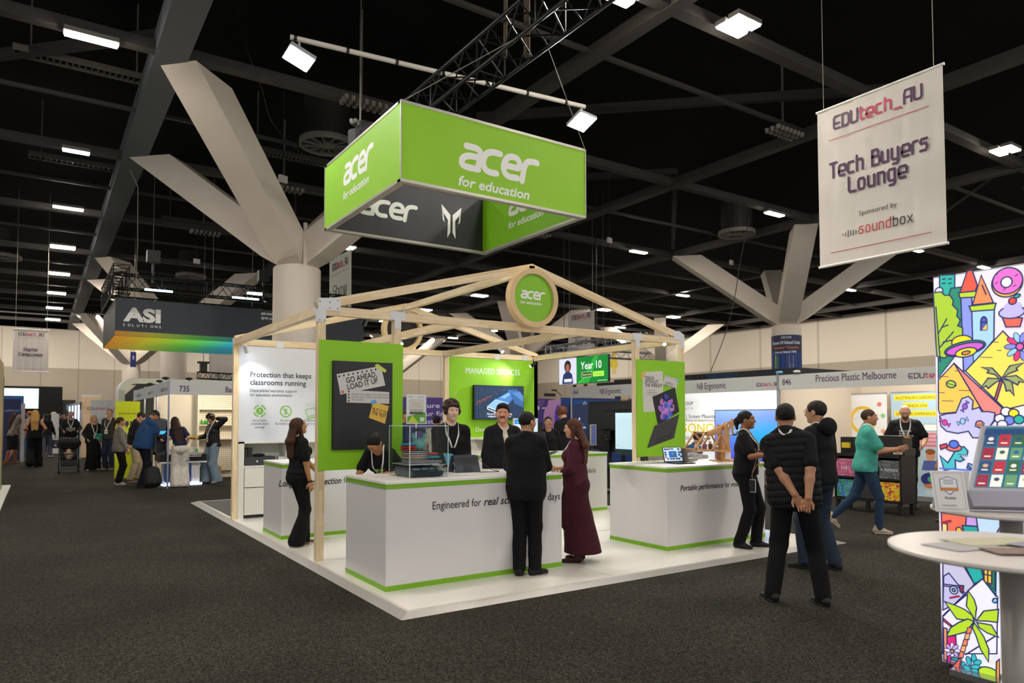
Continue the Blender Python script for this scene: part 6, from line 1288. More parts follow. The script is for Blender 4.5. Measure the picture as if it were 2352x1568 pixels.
for i in range(4):
    for j in range(4): A.rect(.30+i*.022, .02+j*.02, .317+i*.022, .036+j*.02, 'c8452e' if (i, j) == (3, 3) else ('d8a83a' if i == 3 else 'd8dce0'))
A.build('keypad_print', PRINT, t)
b = MB()
for x in (cx0+.08, cx1-.08):
    for y in (cy0+.07, cy1-.07): b.lathe((x, y, TZ), [(.02, 0), (.02, .012)], 12)
b.build('foot', DARK, t); MB().box(cx0+.02, cx1-.05, cy0+.10, cy1-.03, TZ+.125, TZ+.135).build('pan', mat('pan_steel', 'c9ccd0', .3, .8), t); MB().box(mx_-.1, mx_+.06, my_-.03, my_+.1, TZ+.1, TZ+.125).build('pan_support', DARK, t)
def book(x0, x1, y0, y1, z, h_, col, label, ang=0., grp=None):
    c_ = ((x0+x1)/2, (y0+y1)/2, z); t = thing('book', label, 'book', c_, grp, math.radians(ang)); lx, ly = (x1-x0)/2, (y1-y0)/2; e = .003
    def loc(b, nm, m):
        me = b; o = finish_local(nm, me, m, t); return o
    b = MB(); b.box(-lx, lx, -ly, ly, 0, e).box(-lx, lx, -ly, ly, h_-e, h_).box(lx-e, lx, -ly, ly, e, h_-e); o = loc(b, 'cover', mat('book_'+col, col, .5)); 
    b = MB(); b.box(-lx+.004, lx-e, -ly+.004, ly-.004, e, h_-e); loc(b, 'pages', mat('book_pages', 'd8d2c6', .8)); return t
z = TZ+.136; bx0 = cx0+.06
for i, (wd, h_, col, lb, an) in enumerate(((.40, .016, '8f9094', 'grey thin magazine at the bottom of the pile in the clear box', 0), (.38, .014, 'c8c8cc', 'pale thin magazine second from the bottom of the pile', 2), (.27, .022, '46306a', 'purple book with a red band low in the pile', -3), (.22, .02, '4a4a3e', 'olive book above the purple book', 4), (.24, .028, 'b06a4a', 'brown-orange book in the middle of the pile', -2), (.26, .026, 'c25a8a', 'pink book above the brown-orange book', 2), (.25, .030, '2a4650', 'teal black book near the top of the pile', -4), (.23, .024, '24262c', 'black book on top of the pile', 0))):
    book(bx0-.0+.02*(i % 2), bx0+.02*(i % 2)+wd, my_-.09, my_+.1, z, h_*.72, col, lb, an); z += h_*.72+.001
ztop = z
t = thing('kettlebell', 'mint green kettlebell with dark grey handle on top of the books', 'kettlebell', (bx0+.20, my_, ztop)); o = np.array((bx0+.17, my_, ztop))
MB().lathe(o, [(0, 0), (.035, 0), (.064, .03), (.072, .065), (.064, .10), (.035, .125), (0, .132)], 32).build('ball', mat('mint', '6fb8b0', .45), t, smooth=True)
b = MB(); b.path(smoothline([o+np.array(q) for q in ((-.045, 0, .11), (-.07, 0, .15), (-.065, 0, .19))], 4), .017, 10); b.path(smoothline([o+np.array(q) for q in ((.045, 0, .11), (.07, 0, .15), (.065, 0, .19))], 4), .017, 10); b.build('horn', mat('mint', '6fb8b0', .45), t, smooth=True)
MB().path(smoothline([o+np.array(q) for q in ((-.067, 0, .185), (-.05, 0, .215), (0, 0, .222), (.05, 0, .215), (.067, 0, .185))], 5), .017, 12).build('handle', mat('grip_grey', '3a4048', .5), t, smooth=True)
def beanbag(p, col, lb, an=0):
    t = thing('bean_bag', lb, 'bean bag', tuple(p), 'bean bags in the clear box', math.radians(an)); ps = [C((-.05, 0, .014), (.05, 0, .014), (.045, .014), (.045, .014), (0, 1, 0), .02)]+[E_((sx*.06, sy*.035, .012), (.02, .018, .005), None, .02) for sx in (-1, 1) for sy in (-1, 1)]
    sdf_obj('cloth', ps, .005, cloth(col, .8), t, 1.)
beanbag((bx0+.02, my_-.05, ztop+.0), 'c8403c', 'red bean bag resting lowest on the book pile, beside the kettlebell', 10); beanbag((bx0+.02, my_-.05, ztop+.028), 'd04844', 'red bean bag in the middle, beside the kettlebell', -14); beanbag((bx0+.02, my_-.05, ztop+.056), '4aa8cc', 'light blue bean bag on top of the two red ones', 8)
zz = TZ+.136+.055; beanbag((cx1-.10, my_-.08, zz), '4aa8cc', 'light blue bean bag sticking out of the pile', 20); beanbag((cx1-.10, my_-.05, zz+.03), 'cc4440', 'red bean bag lying across the lower books', -10)
# leaflet holder on pole behind the case
t = thing('leaflet_stand', 'clear framed sheet with a white device picture and green corner on a thin stand', 'sign stand', (.95, 1.65, TZ)); yl = 1.62; q = lambda u, v: a2(planeY(yl), u, v); (lx0, lz1), (lx1, lz0) = q(934, 905), q(979, 973)
MB().box(lx0, lx1, yl, yl+.006, lz0, lz1).build('frame', mat('frame_clear', 'dfe6e2', .1), t); MB().tube(((lx0+lx1)/2, yl+.01, TZ), ((lx0+lx1)/2, yl+.01, lz0+.02), .006).build('pole', CHROME, t); MB().lathe(((lx0+lx1)/2, yl+.01, TZ), [(.07, 0), (.07, .006)], 24).build('base', CHROME, t)
A = Art((lx0, yl, lz0), XP, ZP, YM); W_, H_ = lx1-lx0, lz1-lz0
A.rect(.008, .008, W_-.008, H_-.008, 'dcdfe0'); A.poly([(.008, .008), (W_-.008, .008), (W_-.008, H_*.4), (.008, H_*.25)], '5aa82a'); A.poly([(.01, .01), (W_*.6, .01), (W_*.3, H_*.28)], 'c8d840'); A.rect(W_*.15, H_*.42, W_*.85, H_*.82, 'b8b4a8'); A.rect(W_*.18, H_*.50, W_*.82, H_*.8, 'd8d4c8')
for i in range(5): A.rect(W_*.25, H_*(.54+i*.045), W_*.75, H_*(.55+i*.045), '8a8a88')
A.rect(W_*.15, H_*.32, W_*.85, H_*.41, '5a5a58'); A.text('acer', W_*.1, H_*.9, .03, '76b82a', .01); A.text('education', W_*.9, H_*.9, .02, '5a5a60', align='r'); A.rect(W_*.68, H_*.08, W_*.9, H_*.22, 'd8dcd8'); A.build('sheet_print', PRINT, t)
# convertible laptop propped as a tent, with cable
t = thing('laptop', 'dark convertible laptop propped up with its keyboard facing out on the front counter', 'laptop', (1.5, 1.6, TZ)); KB = mat('laptop_slate', '3b414a', .45)
c0 = pix(1062, 1084, 'z', TZ); c1 = pix(1100, 1079, 'z', TZ); uxl = nrm(c1-c0); wd = .30; upl = nrm(np.array((-.25*uxl[0]-.28*-uxl[1], -.25*uxl[1]+.28*uxl[0]*1, 1.0)) if 0 else np.array((0, .42, .9)));  upl = nrm(np.cross(np.cross(uxl, upl), uxl)*1); upl = upl if upl[2] > 0 else -upl
o = pix(1048, 1086, 'z', TZ); uxl = nrm((1, -.12, 0)); upl = nrm(np.array((.12*.4, .4, .92))); nl = nrm(np.cross(uxl, upl)); o = o+np.array((0, 0, .004))
b = MB(); b.obox(o+uxl*.15+upl*.10-nl*.004, uxl, upl, nl, .30, .205, .012); b.build('keyboard_deck', KB, t); b = MB(); n2 = nrm(np.array((0, -.35, .94))); b.obox(o+uxl*.15+np.array((0, .19, 0))+n2*.10, uxl, n2, np.cross(uxl, n2), .30, .205, .008); b.build('lid', KB, t)
A = Art(o, uxl, upl, nl, base=.003)
for r in range(6):
    for k in range(14): A.rect(.018+k*.019, .095+r*.0165, .018+k*.019+.016, .095+r*.0165+.0125, '15181d')
A.h += .0002
for r in range(6):
    for k in range(14): A.rect(.0245+k*.019, .100+r*.0165, .0285+k*.019, .103+r*.0165, 'b0b4b8')
A.rect(.10, .012, .20, .08, '2a2f36'); A.build('key', PRINT, t)
b = MB(); b.path(smoothline([o+uxl*.29+upl*.19, o+np.array((.36, .02, .10)), o+np.array((.44, -.05, .02)), o+np.array((.5, -.12, .004)), o+np.array((.40, -.15, .004)), o+np.array((.28, -.12, .004)), o+np.array((.22, -.16, .004))], 6), .004, 6); tag(b.build('power_cable', BLACK), 'black cable curling on the front counter beside the laptop', 'cable')
t = thing('tablet', 'small device with bright blue back leaning behind the propped laptop', 'tablet', tuple(o)); MB().obox(o+np.array((.07, .26, .11)), nrm((1, .35, -.1)), nrm((-.2, .3, .9)), nrm(np.cross((1, .35, -.1), (-.2, .3, .9))), .16, .2, .01).build('body', mat('tablet_blue', '3f93b8', .3), t)
# pen pot
p = pix(1046, 1086, 'z', TZ); p = pix(1044, 1085, 'z', TZ); t = thing('pen_pot', 'clear pot of black and white pens on the front counter', 'pen pot', tuple(p)); MB().lathe(p, [(.028, 0), (.03, .002), (.03, .085)], 20, cap=False).build('pot', ACR, t)
rr = random.Random(2)
for i in range(12):
    a_ = rr.uniform(0, 6.28); tp = p+np.array((.022*math.cos(a_), .022*math.sin(a_), .10+.03*rr.random())); MB().tube(p+np.array((-.01*math.cos(a_), .012*math.sin(a_), .004)), tp, .0035, 6).build('pen', BLACK if i % 2 else PAPER, t)
# booklet piles
ORD = ('lowest', 'second lowest', 'third up', 'fourth up', 'fifth up', 'sixth up', 'seventh up'); WH = {1018: 'next to the pen pot', 1008: 'nearest the clear box', 1028: 'hidden by the pen pot', 1577: 'nearest the laptop', 1590: 'tallest', 1602: 'second tallest', 1614: 'nearest the crane base', 1588: 'lowest in front'}
def pile(u, v, n, label, ny=3, m_=('e6e6e4', '17171a')):
    p = pix(u, v, 'z', TZ); k = 0
    for i in range(n):
        z = TZ+i*.0135; off = rr.uniform(-.012, .012); t = thing('boxed_pen_set', ('thin black and white box, '+ORD[i]+' in pile '+WH[u]), 'booklet', (p[0]+off, p[1], z), label.split(' on ')[0]+' pile'); 
        b = MB(); b.box(-.075, .075, -.04, .04, 0, .0125); finish_local('box', b, mat('pile_'+m_[i % 2], m_[i % 2], .5), t); b = MB(); b.box(-.0755, .0755, -.0405, .0405, .004, .0085); finish_local('band', b, mat('pile_'+m_[(i+1) % 2], m_[(i+1) % 2], .5), t)
for i, (u, v, n) in enumerate(((1018, 1083, 4), (1008, 1080, 6), (1028, 1082, 3))): pile(u, v, n, 'thin black and white box in the pile on the front counter')
for i, (u, v, n) in enumerate(((1577, 1057, 4), (1590, 1054, 7), (1602, 1053, 6), (1614, 1052, 4), (1588, 1058, 3))): pile(u, v, n, 'thin black and white box in the pile behind the laptop')
# second counter: open laptop, dark tablet, papers, wooden crane
p = pix(1523, 1066, 'z', TZ); t = thing('laptop', 'open black laptop showing a blue game library on the second counter', 'laptop', tuple(p)); a0 = pix(1526, 1066, 'z', TZ); a1 = pix(1567, 1060, 'z', TZ); ux = nrm(a1-a0); ux = nrm((.98, -.2, 0)); uy = np.array((-ux[1], ux[0], 0)); wd = .31
o = pix(1526, 1064, 'z', TZ)+np.array((0, 0, .002)); hinge = o
MB().obox(hinge+ux*wd/2-uy*.11+np.array((.05, 0, .007)), ux, uy, ZP, wd, .22, .012).build('base', BLACK, t)
up_ = nrm(uy*.28+np.array((0, 0, 1))); n_ = nrm(np.cross(ux, up_)); MB().obox(hinge+ux*(wd/2)+up_*.105+np.array((0, 0, .012)), ux, up_, n_, wd, .215, .007).build('lid', BLACK, t)
A = Art(hinge+np.array((0, 0, .016)), ux, up_, n_, base=.005); A.rect(.01, .01, wd-.01, .2, 'b8ccdc'); A.rect(.09, .06, .22, .15, '1f5fa8'); A.ell(.165, .10, .03, .03, '4a5a60'); A.ell(.15, .11, .015, .015, '2a8ae8')
for i, (x, y) in enumerate(((.02, .165), (.06, .165), (.10, .17), (.14, .17), (.24, .165), (.02, .12), (.02, .09), (.02, .055), (.24, .12), (.24, .085), (.27, .06), (.27, .12), (.05, .03), (.1, .03), (.14, .03), (.19, .03), (.23, .03))): A.rect(x, y, x+.034, y+.024, ['1c3a78', '25304a', '8a4a6a', '1a5a9a', '3a2a50'][i % 5])
A.build('lit_screen', SCREEN, t)
t = thing('laptop', 'grey laptop lid seen from behind beside the lit black laptop', 'laptop', tuple(o+ux*.3+uy*.15)); u2 = nrm((.86, .5, 0)); MB().obox(o+ux*.40+uy*.02+np.array((0, .05, .10)), u2, nrm((-.1, .1, .9)), nrm(np.cross(u2, (-.1, .1, .9))), .3, .2, .008).build('lid', mat('lid_grey', '3a3d3e', .5), t); MB().obox(o+ux*.46+uy*.12+np.array((0, .05, .006)), u2, (-u2[1], u2[0], 0), ZP, .3, .2, .012).build('base', mat('lid_grey', '3a3d3e', .5), t)
for i in range(9):
    pp_ = pix(1432+i*10, 1066-i*.5, 'z', TZ); t = thing('brochure', 'brochure in the fanned row on the second counter, '+('first', 'second', 'third', 'fourth', 'fifth', 'sixth', 'seventh', 'eighth', 'last')[i]+' from the panel post', 'brochure', tuple(pp_+np.array((0, 0, .001+i*.0015))), 'fanned brochures on the second counter'); 
    b = MB(); b.obox((0, 0, .001), (.5, .85, 0), (-.85, .5, .012*i), ZP, .28, .2, .0025); finish_local('cover', b, PAPER, t); b = MB(); b.obox((.02, .0, .0025), (.5, .85, 0), (-.85, .5, .012*i), ZP, .1, .19, .001); finish_local('green_print', b, GREEN, t)
# wooden crane
PLY = mat('plywood', 'c99a66', .55, noise=(8, .08)); yc = 1.25; q = lambda u, v, y=yc: pix(u, v, 'y', y); t = thing('wooden_crane', 'laser-cut plywood balance crane with arm, mast and triangular truss tray', 'model crane', tuple(q(1664, 1056)))
def ply(pts, y, th, nm, par=t):
    return MB().prism([q(u, v, yc)*np.array((1, 0, 1))+np.array((0, y, 0)) for u, v in pts], YP, th).build(nm, PLY, par)
cb = q(1664, 1058); MB().lathe((cb[0]+.1, yc+.03, TZ), [(.26, 0), (.26, .014)], 40).build('round_base', PLY, t)
for y in (yc-.05, yc+.07): ply([(1655, 1056), (1672, 1056), (1671, 1035), (1668, 975), (1657, 975), (1658, 1000), (1656, 1035)], y, .014, 'mast_plate')
ply([(1658, 1054), (1671, 1054), (1671, 1036), (1658, 1036)], yc-.06, .004, 'white_label').data.materials[0] = PAPER
for y in (yc-.02, yc+.03): ply([(1624, 993), (1660, 977), (1668, 970), (1690, 965), (1692, 974), (1672, 985), (1658, 988), (1638, 1000), (1625, 1001)], y, .012, 'arm_plate')
b = MB(); b.tube(q(1664, 977)+np.array((0, -.07, 0)), q(1664, 977)+np.array((0, .1, 0)), .012, 12); b.build('pivot_bolt', CHROME, t)
def bar(a, c, y, r=.012): return MB().beam(q(a[0], a[1])*np.array((1, 0, 1))+np.array((0, y, 0)), q(c[0], c[1])*np.array((1, 0, 1))+np.array((0, y, 0)), .014, .026)
for y in (yc-.10, yc+.10):
    for a, c in (((1584, 1031), (1607, 993)), ((1607, 993), (1618, 1008)), ((1584, 1031), (1665, 1036)), ((1622, 1034), (1644, 994)), ((1607, 993), (1644, 994)), ((1644, 994), (1665, 1034))): bar(a, c, y).build('truss_bar', PLY, t)
MB().beam(q(1584, 1031)+np.array((0, -.1, 0)), q(1584, 1031)+np.array((0, .1, 0)), .02, .02).build('truss_bar', PLY, t); MB().beam(q(1644, 994)+np.array((0, -.1, 0)), q(1644, 994)+np.array((0, .1, 0)), .02, .02).build('truss_bar', PLY, t)
pf = q(1625, 1036); MB().box(q(1586, 1033)[0], q(1664, 1036)[0], yc-.1, yc+.1, q(1600, 1035)[2]-.008, q(1600, 1035)[2]-.003).build('tray', PLY, t)
for a, c in (((1684, 1000), (1680, 964)), ((1680, 964), (1700, 966)), ((1668, 1003), (1678, 975))): bar(a, c, yc, ).build('hook_bar', PLY, t)
zt = q(1600, 1035)[2]
t = thing('tablet', 'black tablet tilted on the hook side of the wooden crane', 'tablet', tuple(q(1685, 995))); MB().obox(q(1690, 990), nrm((.8, 0, .55)), YP, nrm((-.55, 0, .8)), .2, .14, .01).build('body', BLACK, t); A = Art(q(1690, 990), nrm((.8, 0, .55)), YP, nrm((-.55, 0, .8)), base=.006); A.rect(-.09, -.06, .09, .06, '0a2a50'); A.h += .0004; [A.rect(-.08+.04*i, -.05+.05*j, -.05+.04*i, -.01+.05*j, ['2a7ac0', '123a70', '3ab0e0'][(i+j) % 3]) for i in range(4) for j in range(2)]; A.build('lit_screen', SCREEN, t)
for i, (u, col, lb) in enumerate(((1600, 'c8c8c4', 'tin of pale pencils in the crane tray'), (1619, '8a5a78', 'tin of coloured pencils in the crane tray'), (1632, '6a4634', 'brown wooden tin in the crane tray'))):
    p = q(u, 1034); t = thing('pencil_tin', lb, 'pencil pot', (p[0], yc, zt)); MB().lathe((p[0], yc, zt), [(.03, 0), (.034, .09)], 16).build('tin', mat('tin_'+col, col, .5, noise=(40, .4)), t); [MB().tube((p[0]+.012*math.cos(k), yc+.012*math.sin(k), zt+.08), (p[0]+.022*math.cos(k), yc+.022*math.sin(k), zt+.13), .004, 6).build('pencil', mat('pencil_y', 'c8a080', .5), t) for k in range(5)]
p = q(1640, 1034); t = thing('metal_robot', 'small chrome robot figure in the crane tray', 'figure', (q(1644, 1034)[0], yc, zt)); o_ = np.array((q(1644, 1034)[0], yc, zt)); MB().ell(o_+np.array((0, 0, .1)), (.035, .035, .035)).ell(o_+np.array((0, 0, .045)), (.03, .028, .04)).ell(o_+np.array((-.03, 0, .03)), (.014, .014, .03)).ell(o_+np.array((.03, 0, .03)), (.014, .014, .03)).build('body', CHROME, t, smooth=True)
# back counter: desktop screens, tower, dark screen
def monitor(c, wd, ht, yaw, label, draw=None, back=False, frame=BLACK, zb=.1, name='monitor', zs=TZ, stand=True, em=SCREEN):
    c = sub(c); a_ = math.radians(yaw); ux = np.array((math.cos(a_), math.sin(a_), 0)); n = np.array((math.sin(a_), -math.cos(a_), 0)); t = thing(name, label, 'monitor', (c[0], c[1], zs)); zc_ = zs+zb+ht/2
    MB().obox((c[0], c[1], zc_), ux, n, ZP, wd, .035, ht).build('casing', frame, t)
    if stand: MB().obox((c[0]-n[0]*.05, c[1]-n[1]*.05, zs+zb/2+.06), ux, n, ZP, .06, .03, zb+.12).build('stand', DARK, t); MB().obox((c[0]-n[0]*.03, c[1]-n[1]*.03, zs+.006), ux, n, ZP, .24, .18, .012).build('foot', DARK, t)
    A = Art(np.array((c[0], c[1], zc_))+n*.018, ux, ZP, n, base=.001); 
    if draw: draw(A, wd/2-.012, ht/2-.014); A.build('lit_screen', em, t)
    return t
def scr_pc(A, w, h):
    A.rect(-w, -h, w, h, 'c3cfe4'); A.rect(-w+.01, h-.09, w*.5, h-.01, '1a4fb0'); A.rect(-w+.03, h-.075, -w+.13, h-.03, '2ab0e0'); A.text('PREDATOR ORION X', -w+.15, h-.05, .025, 'f0f4fa'); A.text('compact desktop', -w+.15, h-.075, .02, 'd0dcf4')
    A.rect(w*.1, -h*.5, w*.95, h*.55, 'ccd6e8'); A.rect(w*.45, -h*.35, w*.68, h*.3, '2c2e38'); A.rect(w*.5, -h*.1, w*.64, -h*.07, '8a90a0'); A.rect(-w*.6, h*.2, -w*.25, h*.3, '4aa04a'); A.rect(-w*.4, h*.2, -w*.25, h*.3, '2a2c34')
    for i in range(6): A.rect(-w*.2, h*.1-i*.05, -w*.12, h*.11-i*.05, '8a94a8')
    for i in range(4): A.rect(-w*.8, -h*.55-i*.03, w*.6, -h*.54-i*.03, '9aa6bc')
p = pix(1275, 1046, 'z', TZ); monitor((p[0]+.05, 4.75, 0), .52, .56, 0, 'white-framed monitor with a product page, behind the maroon woman', scr_pc, frame=PAPER, zb=.06)
monitor((u2x(1237, 1000, 4.6), 4.6, 0), .34, .34, 10, 'dark monitor showing a near-black desktop beside the white-framed one', lambda A, w, h: (A.rect(-w, -h, w, h, '0e1014'), A.rect(w-.03, h-.03, w-.02, h-.02, '2a6ae8')), zb=.04)
monitor((u2x(1366, 1000, 4.85), 4.9, 0), .14, .40, 0, 'narrow pale monitor edge to the side of the maroon woman hair', lambda A, w, h: A.rect(-w, -h, w, h, '39456e'), frame=mat('frame_silver', 'a8a29a', .4), zb=.1)
t = thing('desktop_tower', 'black desktop computer behind the man in black', 'computer', (5.0, 4.9, TZ)); MB().box(u2x(1222, 970, 4.9)-.1, u2x(1222, 970, 4.9)+.12, 4.75, 5.1, TZ, 1.63).build('case', BLACK, t)
t = thing('cable_coil', 'tangle of black adapters and cables at the monitor foot', 'cables', tuple(pix(1255, 1040, 'z', TZ))); b = MB(); p = pix(1256, 1046, 'z', TZ)
for i in range(5): b.path([p+np.array((.06*math.cos(k*.8+i)+.04*i, .05*math.sin(k*.8+i), .01+.012*i+.01*math.sin(k*2))) for k in range(9)], .005, 5)
b.build('loops', BLACK, t)
p = pix(1347, 1034, 'z', TZ); t = thing('wire_rack', 'tangled silver wire item on the back counter beside the big black display', 'wire rack', tuple(p)); b = MB()
for i in range(7): b.path([p+np.array((.05*math.cos(k*.9+i*1.3), .04*math.sin(k*.9+i), .02+.02*i*.8+.02*math.sin(k+i))) for k in range(8)], .004, 5)
b.build('wires', CHROME, t)
# ================================================================ NEIGHBOURING BOOTHS
POSTM = mat('booth_post', '9aa0ae', .35, .6); CREAM = mat('booth_cream', 'eadfca', .6); PUR = '4b2350'
def bposts(t, pts, h=2.66, r=.022):
    for x, y in pts: MB().lathe((x, y, 0), [(r, 0), (r, h)], 8).build('post', POSTM, t)
# ---- booth 735
t = thing('exhibition_booth', 'shell booth numbered 735 with cream walls and pegboard', 'booth', (1.5, 15, 0)); yb = 13.52
MB().box(.06, 4.2, yb, yb+.02, 2.30, 2.64).build('fascia', FASC, t)
MB().box(.04, .06, yb+.05, 21.2, 2.30, 2.64).build('side_fascia', mat('fascia_cool', 'ccd4dc', .5), t)
bposts(t, ((.05, yb), (.05, 15.6), (.05, 18.3), (.05, 21.2), (4.2, yb)))
MB().box(.08, 4.2, 16.45, 16.5, 0, 2.6).build('rear_wall', CREAM, t); MB().box(4.15, 4.2, yb, 16.5, 0, 2.3).build('side_wall', CREAM, t)
A = planeY(yb-.001); A.text('735', .28, 2.38, .2, PUR, .02, sx=.8); A.text('Bambu Lab', 1.36, 2.38, .2, PUR, .02, sx=.75); A.build('fascia_lettering', PRINT, t)
A = Art((.039, 0, 0), YM, ZP, XM)
for y in (14.6, 17.2, 20): A.text('Bambu Lab', -y, 2.40, .15, '5a4a68', .012, sx=.7, align='c'); A.tech('EDUtech_AU', -y+.62, 2.42, .07, .01, ['5a4a68']*3+['c86a80']*5, 'c')
A.build('side_lettering', PRINT, t)
for x, y in ((.15, 14.5), (.2, 17.0)):  # point lights added to brighten the booth, without any lamp body
    L = bpy.data.lights.new('booth_fill', 'POINT'); L.energy = 60; L.color = (1, .88, .7); L.shadow_soft_size = .15; o = bpy.data.objects.new('booth_fill', L); COL.objects.link(o); o.location = (1.6+(y-14.5)*.1, y+.2, 2.45)
for x in (.35, 1.0, .5):
    pass
for k, (x, y) in enumerate(((-.02, 13.6), (.5, 13.55), (.05, 15.2), (.04, 17.0))):
    tl = thing('arm_spotlight', ['small black lamp clipped over the corner post of the numbered booth', 'black lamp on the front fascia of the numbered booth', 'small lamp clipped on the side fascia nearest the corner', 'small lamp clipped further along the side fascia'][k], 'lamp', (x, y, 2.64), 'lamps clipped on the booth fascia'); MB().ell((x, y, 2.70), (.09, .05, .035)).build('head', BLACK, tl); MB().tube((x, y, 2.64), (x+.04, y, 2.7), .012, 6).build('clip', BLACK, tl)
# pegboard shelving
tp = thing('pegboard_shelf', 'cream pegboard with three shelves against the booth wall', 'shelf', (1.9, 16.2, 0)); MB().box(1.19, 3.6, 16.36, 16.40, .2, 2.4).build('pegboard', mat('peg_cream', 'efe6d2', .6), tp)
for z in (1.12, 1.52, 1.98): MB().box(1.19, 3.6, 16.1, 16.36, z-.012, z+.012).build('shelf', mat('peg_cream', 'efe6d2', .6), tp)
MB().box(1.16, 1.2, 16.1, 16.40, .2, 2.42).build('side_panel', mat('peg_cream', 'efe6d2', .6), tp)
A = Art((1.2, 16.359, .2), XP, ZP, YM)
for i in range(17):
    for j in range(36): 
        x, y = .05+i*.055, .04+j*.06; A.face([(x-.011, y-.011), (x+.011, y-.011), (x+.011, y+.011), (x-.011, y+.011)], '85775e')
A.build('peg_hole', PRINT, tp)
for k, dx in enumerate((0, .09, .15, .26)):
    tt = thing('toy_tree', ['tall bright green printed tree nearest the shelf side', 'bushy green printed tree on the shelf', 'second bushy green tree touching the first', 'small thin green tree on the shelf'][k], 'toy', (1.28+dx, 16.2, 1.532), 'green printed trees on the shelf'); hh = (.16, .15, .15, .12)[k]; MB().lathe((1.28+dx, 16.2, 1.532), [(.03, 0), (.012, .02), (.045, .05), (.02, hh*.5), (.035, hh*.6), (.004, hh)], 10).build('crown', mat('toy_green', '2aa02a', .4), tt)
# printer table with glow and blue panels
t = thing('display_table', 'white display table with thick black top and blue ribbed panels', 'table', (.6, 14.6, 0)); x0, x1, y0, y1 = -.05, 1.05, 14.12, 15.1
MB().box(x0, x1, y0, y1, .62, .80).build('black_top', BLACK, t); MB().box(x0, x1, y0, y1, .58, .62).build('white_edge', PAPER, t); MB().box(x0+.15, x1-.15, y0+.1, y1-.1, .06, .58).build('body', WHITE, t)
MB().box(x0+.1, x1-.1, y0+.05, y1-.05, .0, .03).build('plinth', PAPER, t); b = MB(); b.box(x0+.08, x1-.1, y0+.03, y0+.05, .03, .06); b.box(x0+.06, x0+.08, y0+.05, y1-.1, .03, .06); b.build('floor_glow', mat('led_glow', 'ffffff', .4, emit=3, ecol='dceaff'), t)
for a, c in ((x0+.1, x0+.3), (x0+.36, x0+.75)):
    b = MB(); n = int((c-a)/.018)
    for i in range(26): b.box(a, c, y0+.08-(i % 2)*.01, y0+.1, .1+i*.018, .1+i*.018+.012)
    b.build('blue_ribbed_panel', mat('ribbed_blue', '1c4fa8', .5), t)
t = thing('printer', 'three-dimensional printer with glass lid and spool on the display table', 'printer', (.0, 14.4, .8)); q = lambda u, v, y=14.2: pix(u, v, 'y', y)
a_, b_ = q(354, 1046), q(383, 966); MB().box(a_[0], b_[0], 14.1, 14.45, .80, .86).box(a_[0], b_[0], 14.4, 14.45, .8, 1.5).box(a_[0], a_[0]+.03, 14.1, 14.45, .8, 1.5).box(b_[0]-.03, b_[0], 14.1, 14.45, .8, 1.5).box(a_[0], b_[0], 14.1, 14.45, 1.3, 1.42).build('frame', mat('printer_grey', '3a3c40', .4), t)
MB().box(a_[0]+.03, b_[0]-.02, 14.09, 14.1, 1.32, 1.40).build('front_display', mat('disp_blue', '3aa0d0', .3, emit=.8, ecol='3aa0d0'), t); MB().box(a_[0]+.02, b_[0]+.05, 14.1, 14.4, 1.42, 1.62).ell(((a_[0]+b_[0])/2, 14.25, 1.64), (.18, .15, .08)).build('filament_box', mat('ams_grey', '4a5058', .2), t)
t = thing('small_parts', 'white and black printed parts and gadgets on the display table', 'parts', (.2, 14.2, .8))
tag(t, 'cluster of white and black printed gadgets on the display table', 'gadgets'); rr = random.Random(8); b = MB(); c_ = MB()
for i in range(16): (b if i % 2 else c_).box(*(lambda x, y, s_: (x, x+s_, y, y+s_*.8))(rr.uniform(-.0, .4), rr.uniform(14.05, 14.5), rr.uniform(.03, .09)), .80, .80+rr.uniform(.03, .14))
b.build('white_piece', PAPER, t); c_.build('dark_piece', DARK, t); t['kind'] = 'stuff'
t = thing('wire_tray', 'white grid tray with a green block hung on the table front', 'tray', (.75, 13.98, .7)); b = MB(); x0_, x1_ = q(391, 1030)[0], q(458, 1030)[0]; z0_, z1_ = q(391, 1048)[2], q(391, 1028)[2]
for i in range(14): x = x0_+(x1_-x0_)*i/13; b.box(x-.006, x+.006, 13.96, 13.975, z0_, z1_)
for i in range(5): z = z0_+(z1_-z0_)*i/4; b.box(x0_, x1_, 13.955, 13.97, z-.006, z+.006)
b.build('grid', PAPER, t); MB().box(q(445, 1030)[0], q(450, 1030)[0], 13.94, 13.955, q(445, 1036)[2], q(445, 1030)[2]).build('green_block', mat('toy_green', '2aa02a', .4), t)
for k, (u, v) in enumerate(((466, 1092), (513, 1090))):
    p = pix(u, v, 'z', 0); t = thing('stool', ['white stool with splayed wooden legs near the curly-haired man', 'white stool with wooden legs at the pavilion corner post'][k], 'stool', (p[0]+.15, p[1]+.2, 0), 'stools with wooden legs'); o = np.array((p[0]+.15, p[1]+.2, 0))
    for a, c in ((-1, -1), (1, -1), (1, 1), (-1, 1)): MB().tube(o+(a*.2, c*.18, 0), o+(a*.10, c*.1, .44), .014, 8, r2=.018).build('leg', mat('stool_wood', 'c89a60', .5), t)
    MB().lathe(o, [(.0, .43), (.2, .44), (.22, .47), (.2, .49), (0, .485)], 24).build('seat', PAPER, t)
t = thing('bag', 'brown woven bag lying on the stool by the corner post', 'bag', tuple(o+(0, 0, .49))); MB().ell(o+(.05, 0, .6), (.22, .14, .13)).build('bag_body', mat('woven_brown', '5a5046', .8, noise=(40, .5)), t, smooth=True)
t = thing('tilted_box', 'brown cardboard box under the stool near the cream wall', 'box', (1.3, 15.9, 0)); MB().box(1.25, 1.75, 15.8, 16.3, 0, .35).build('carton', mat('carton', 'b08048', .7), t)
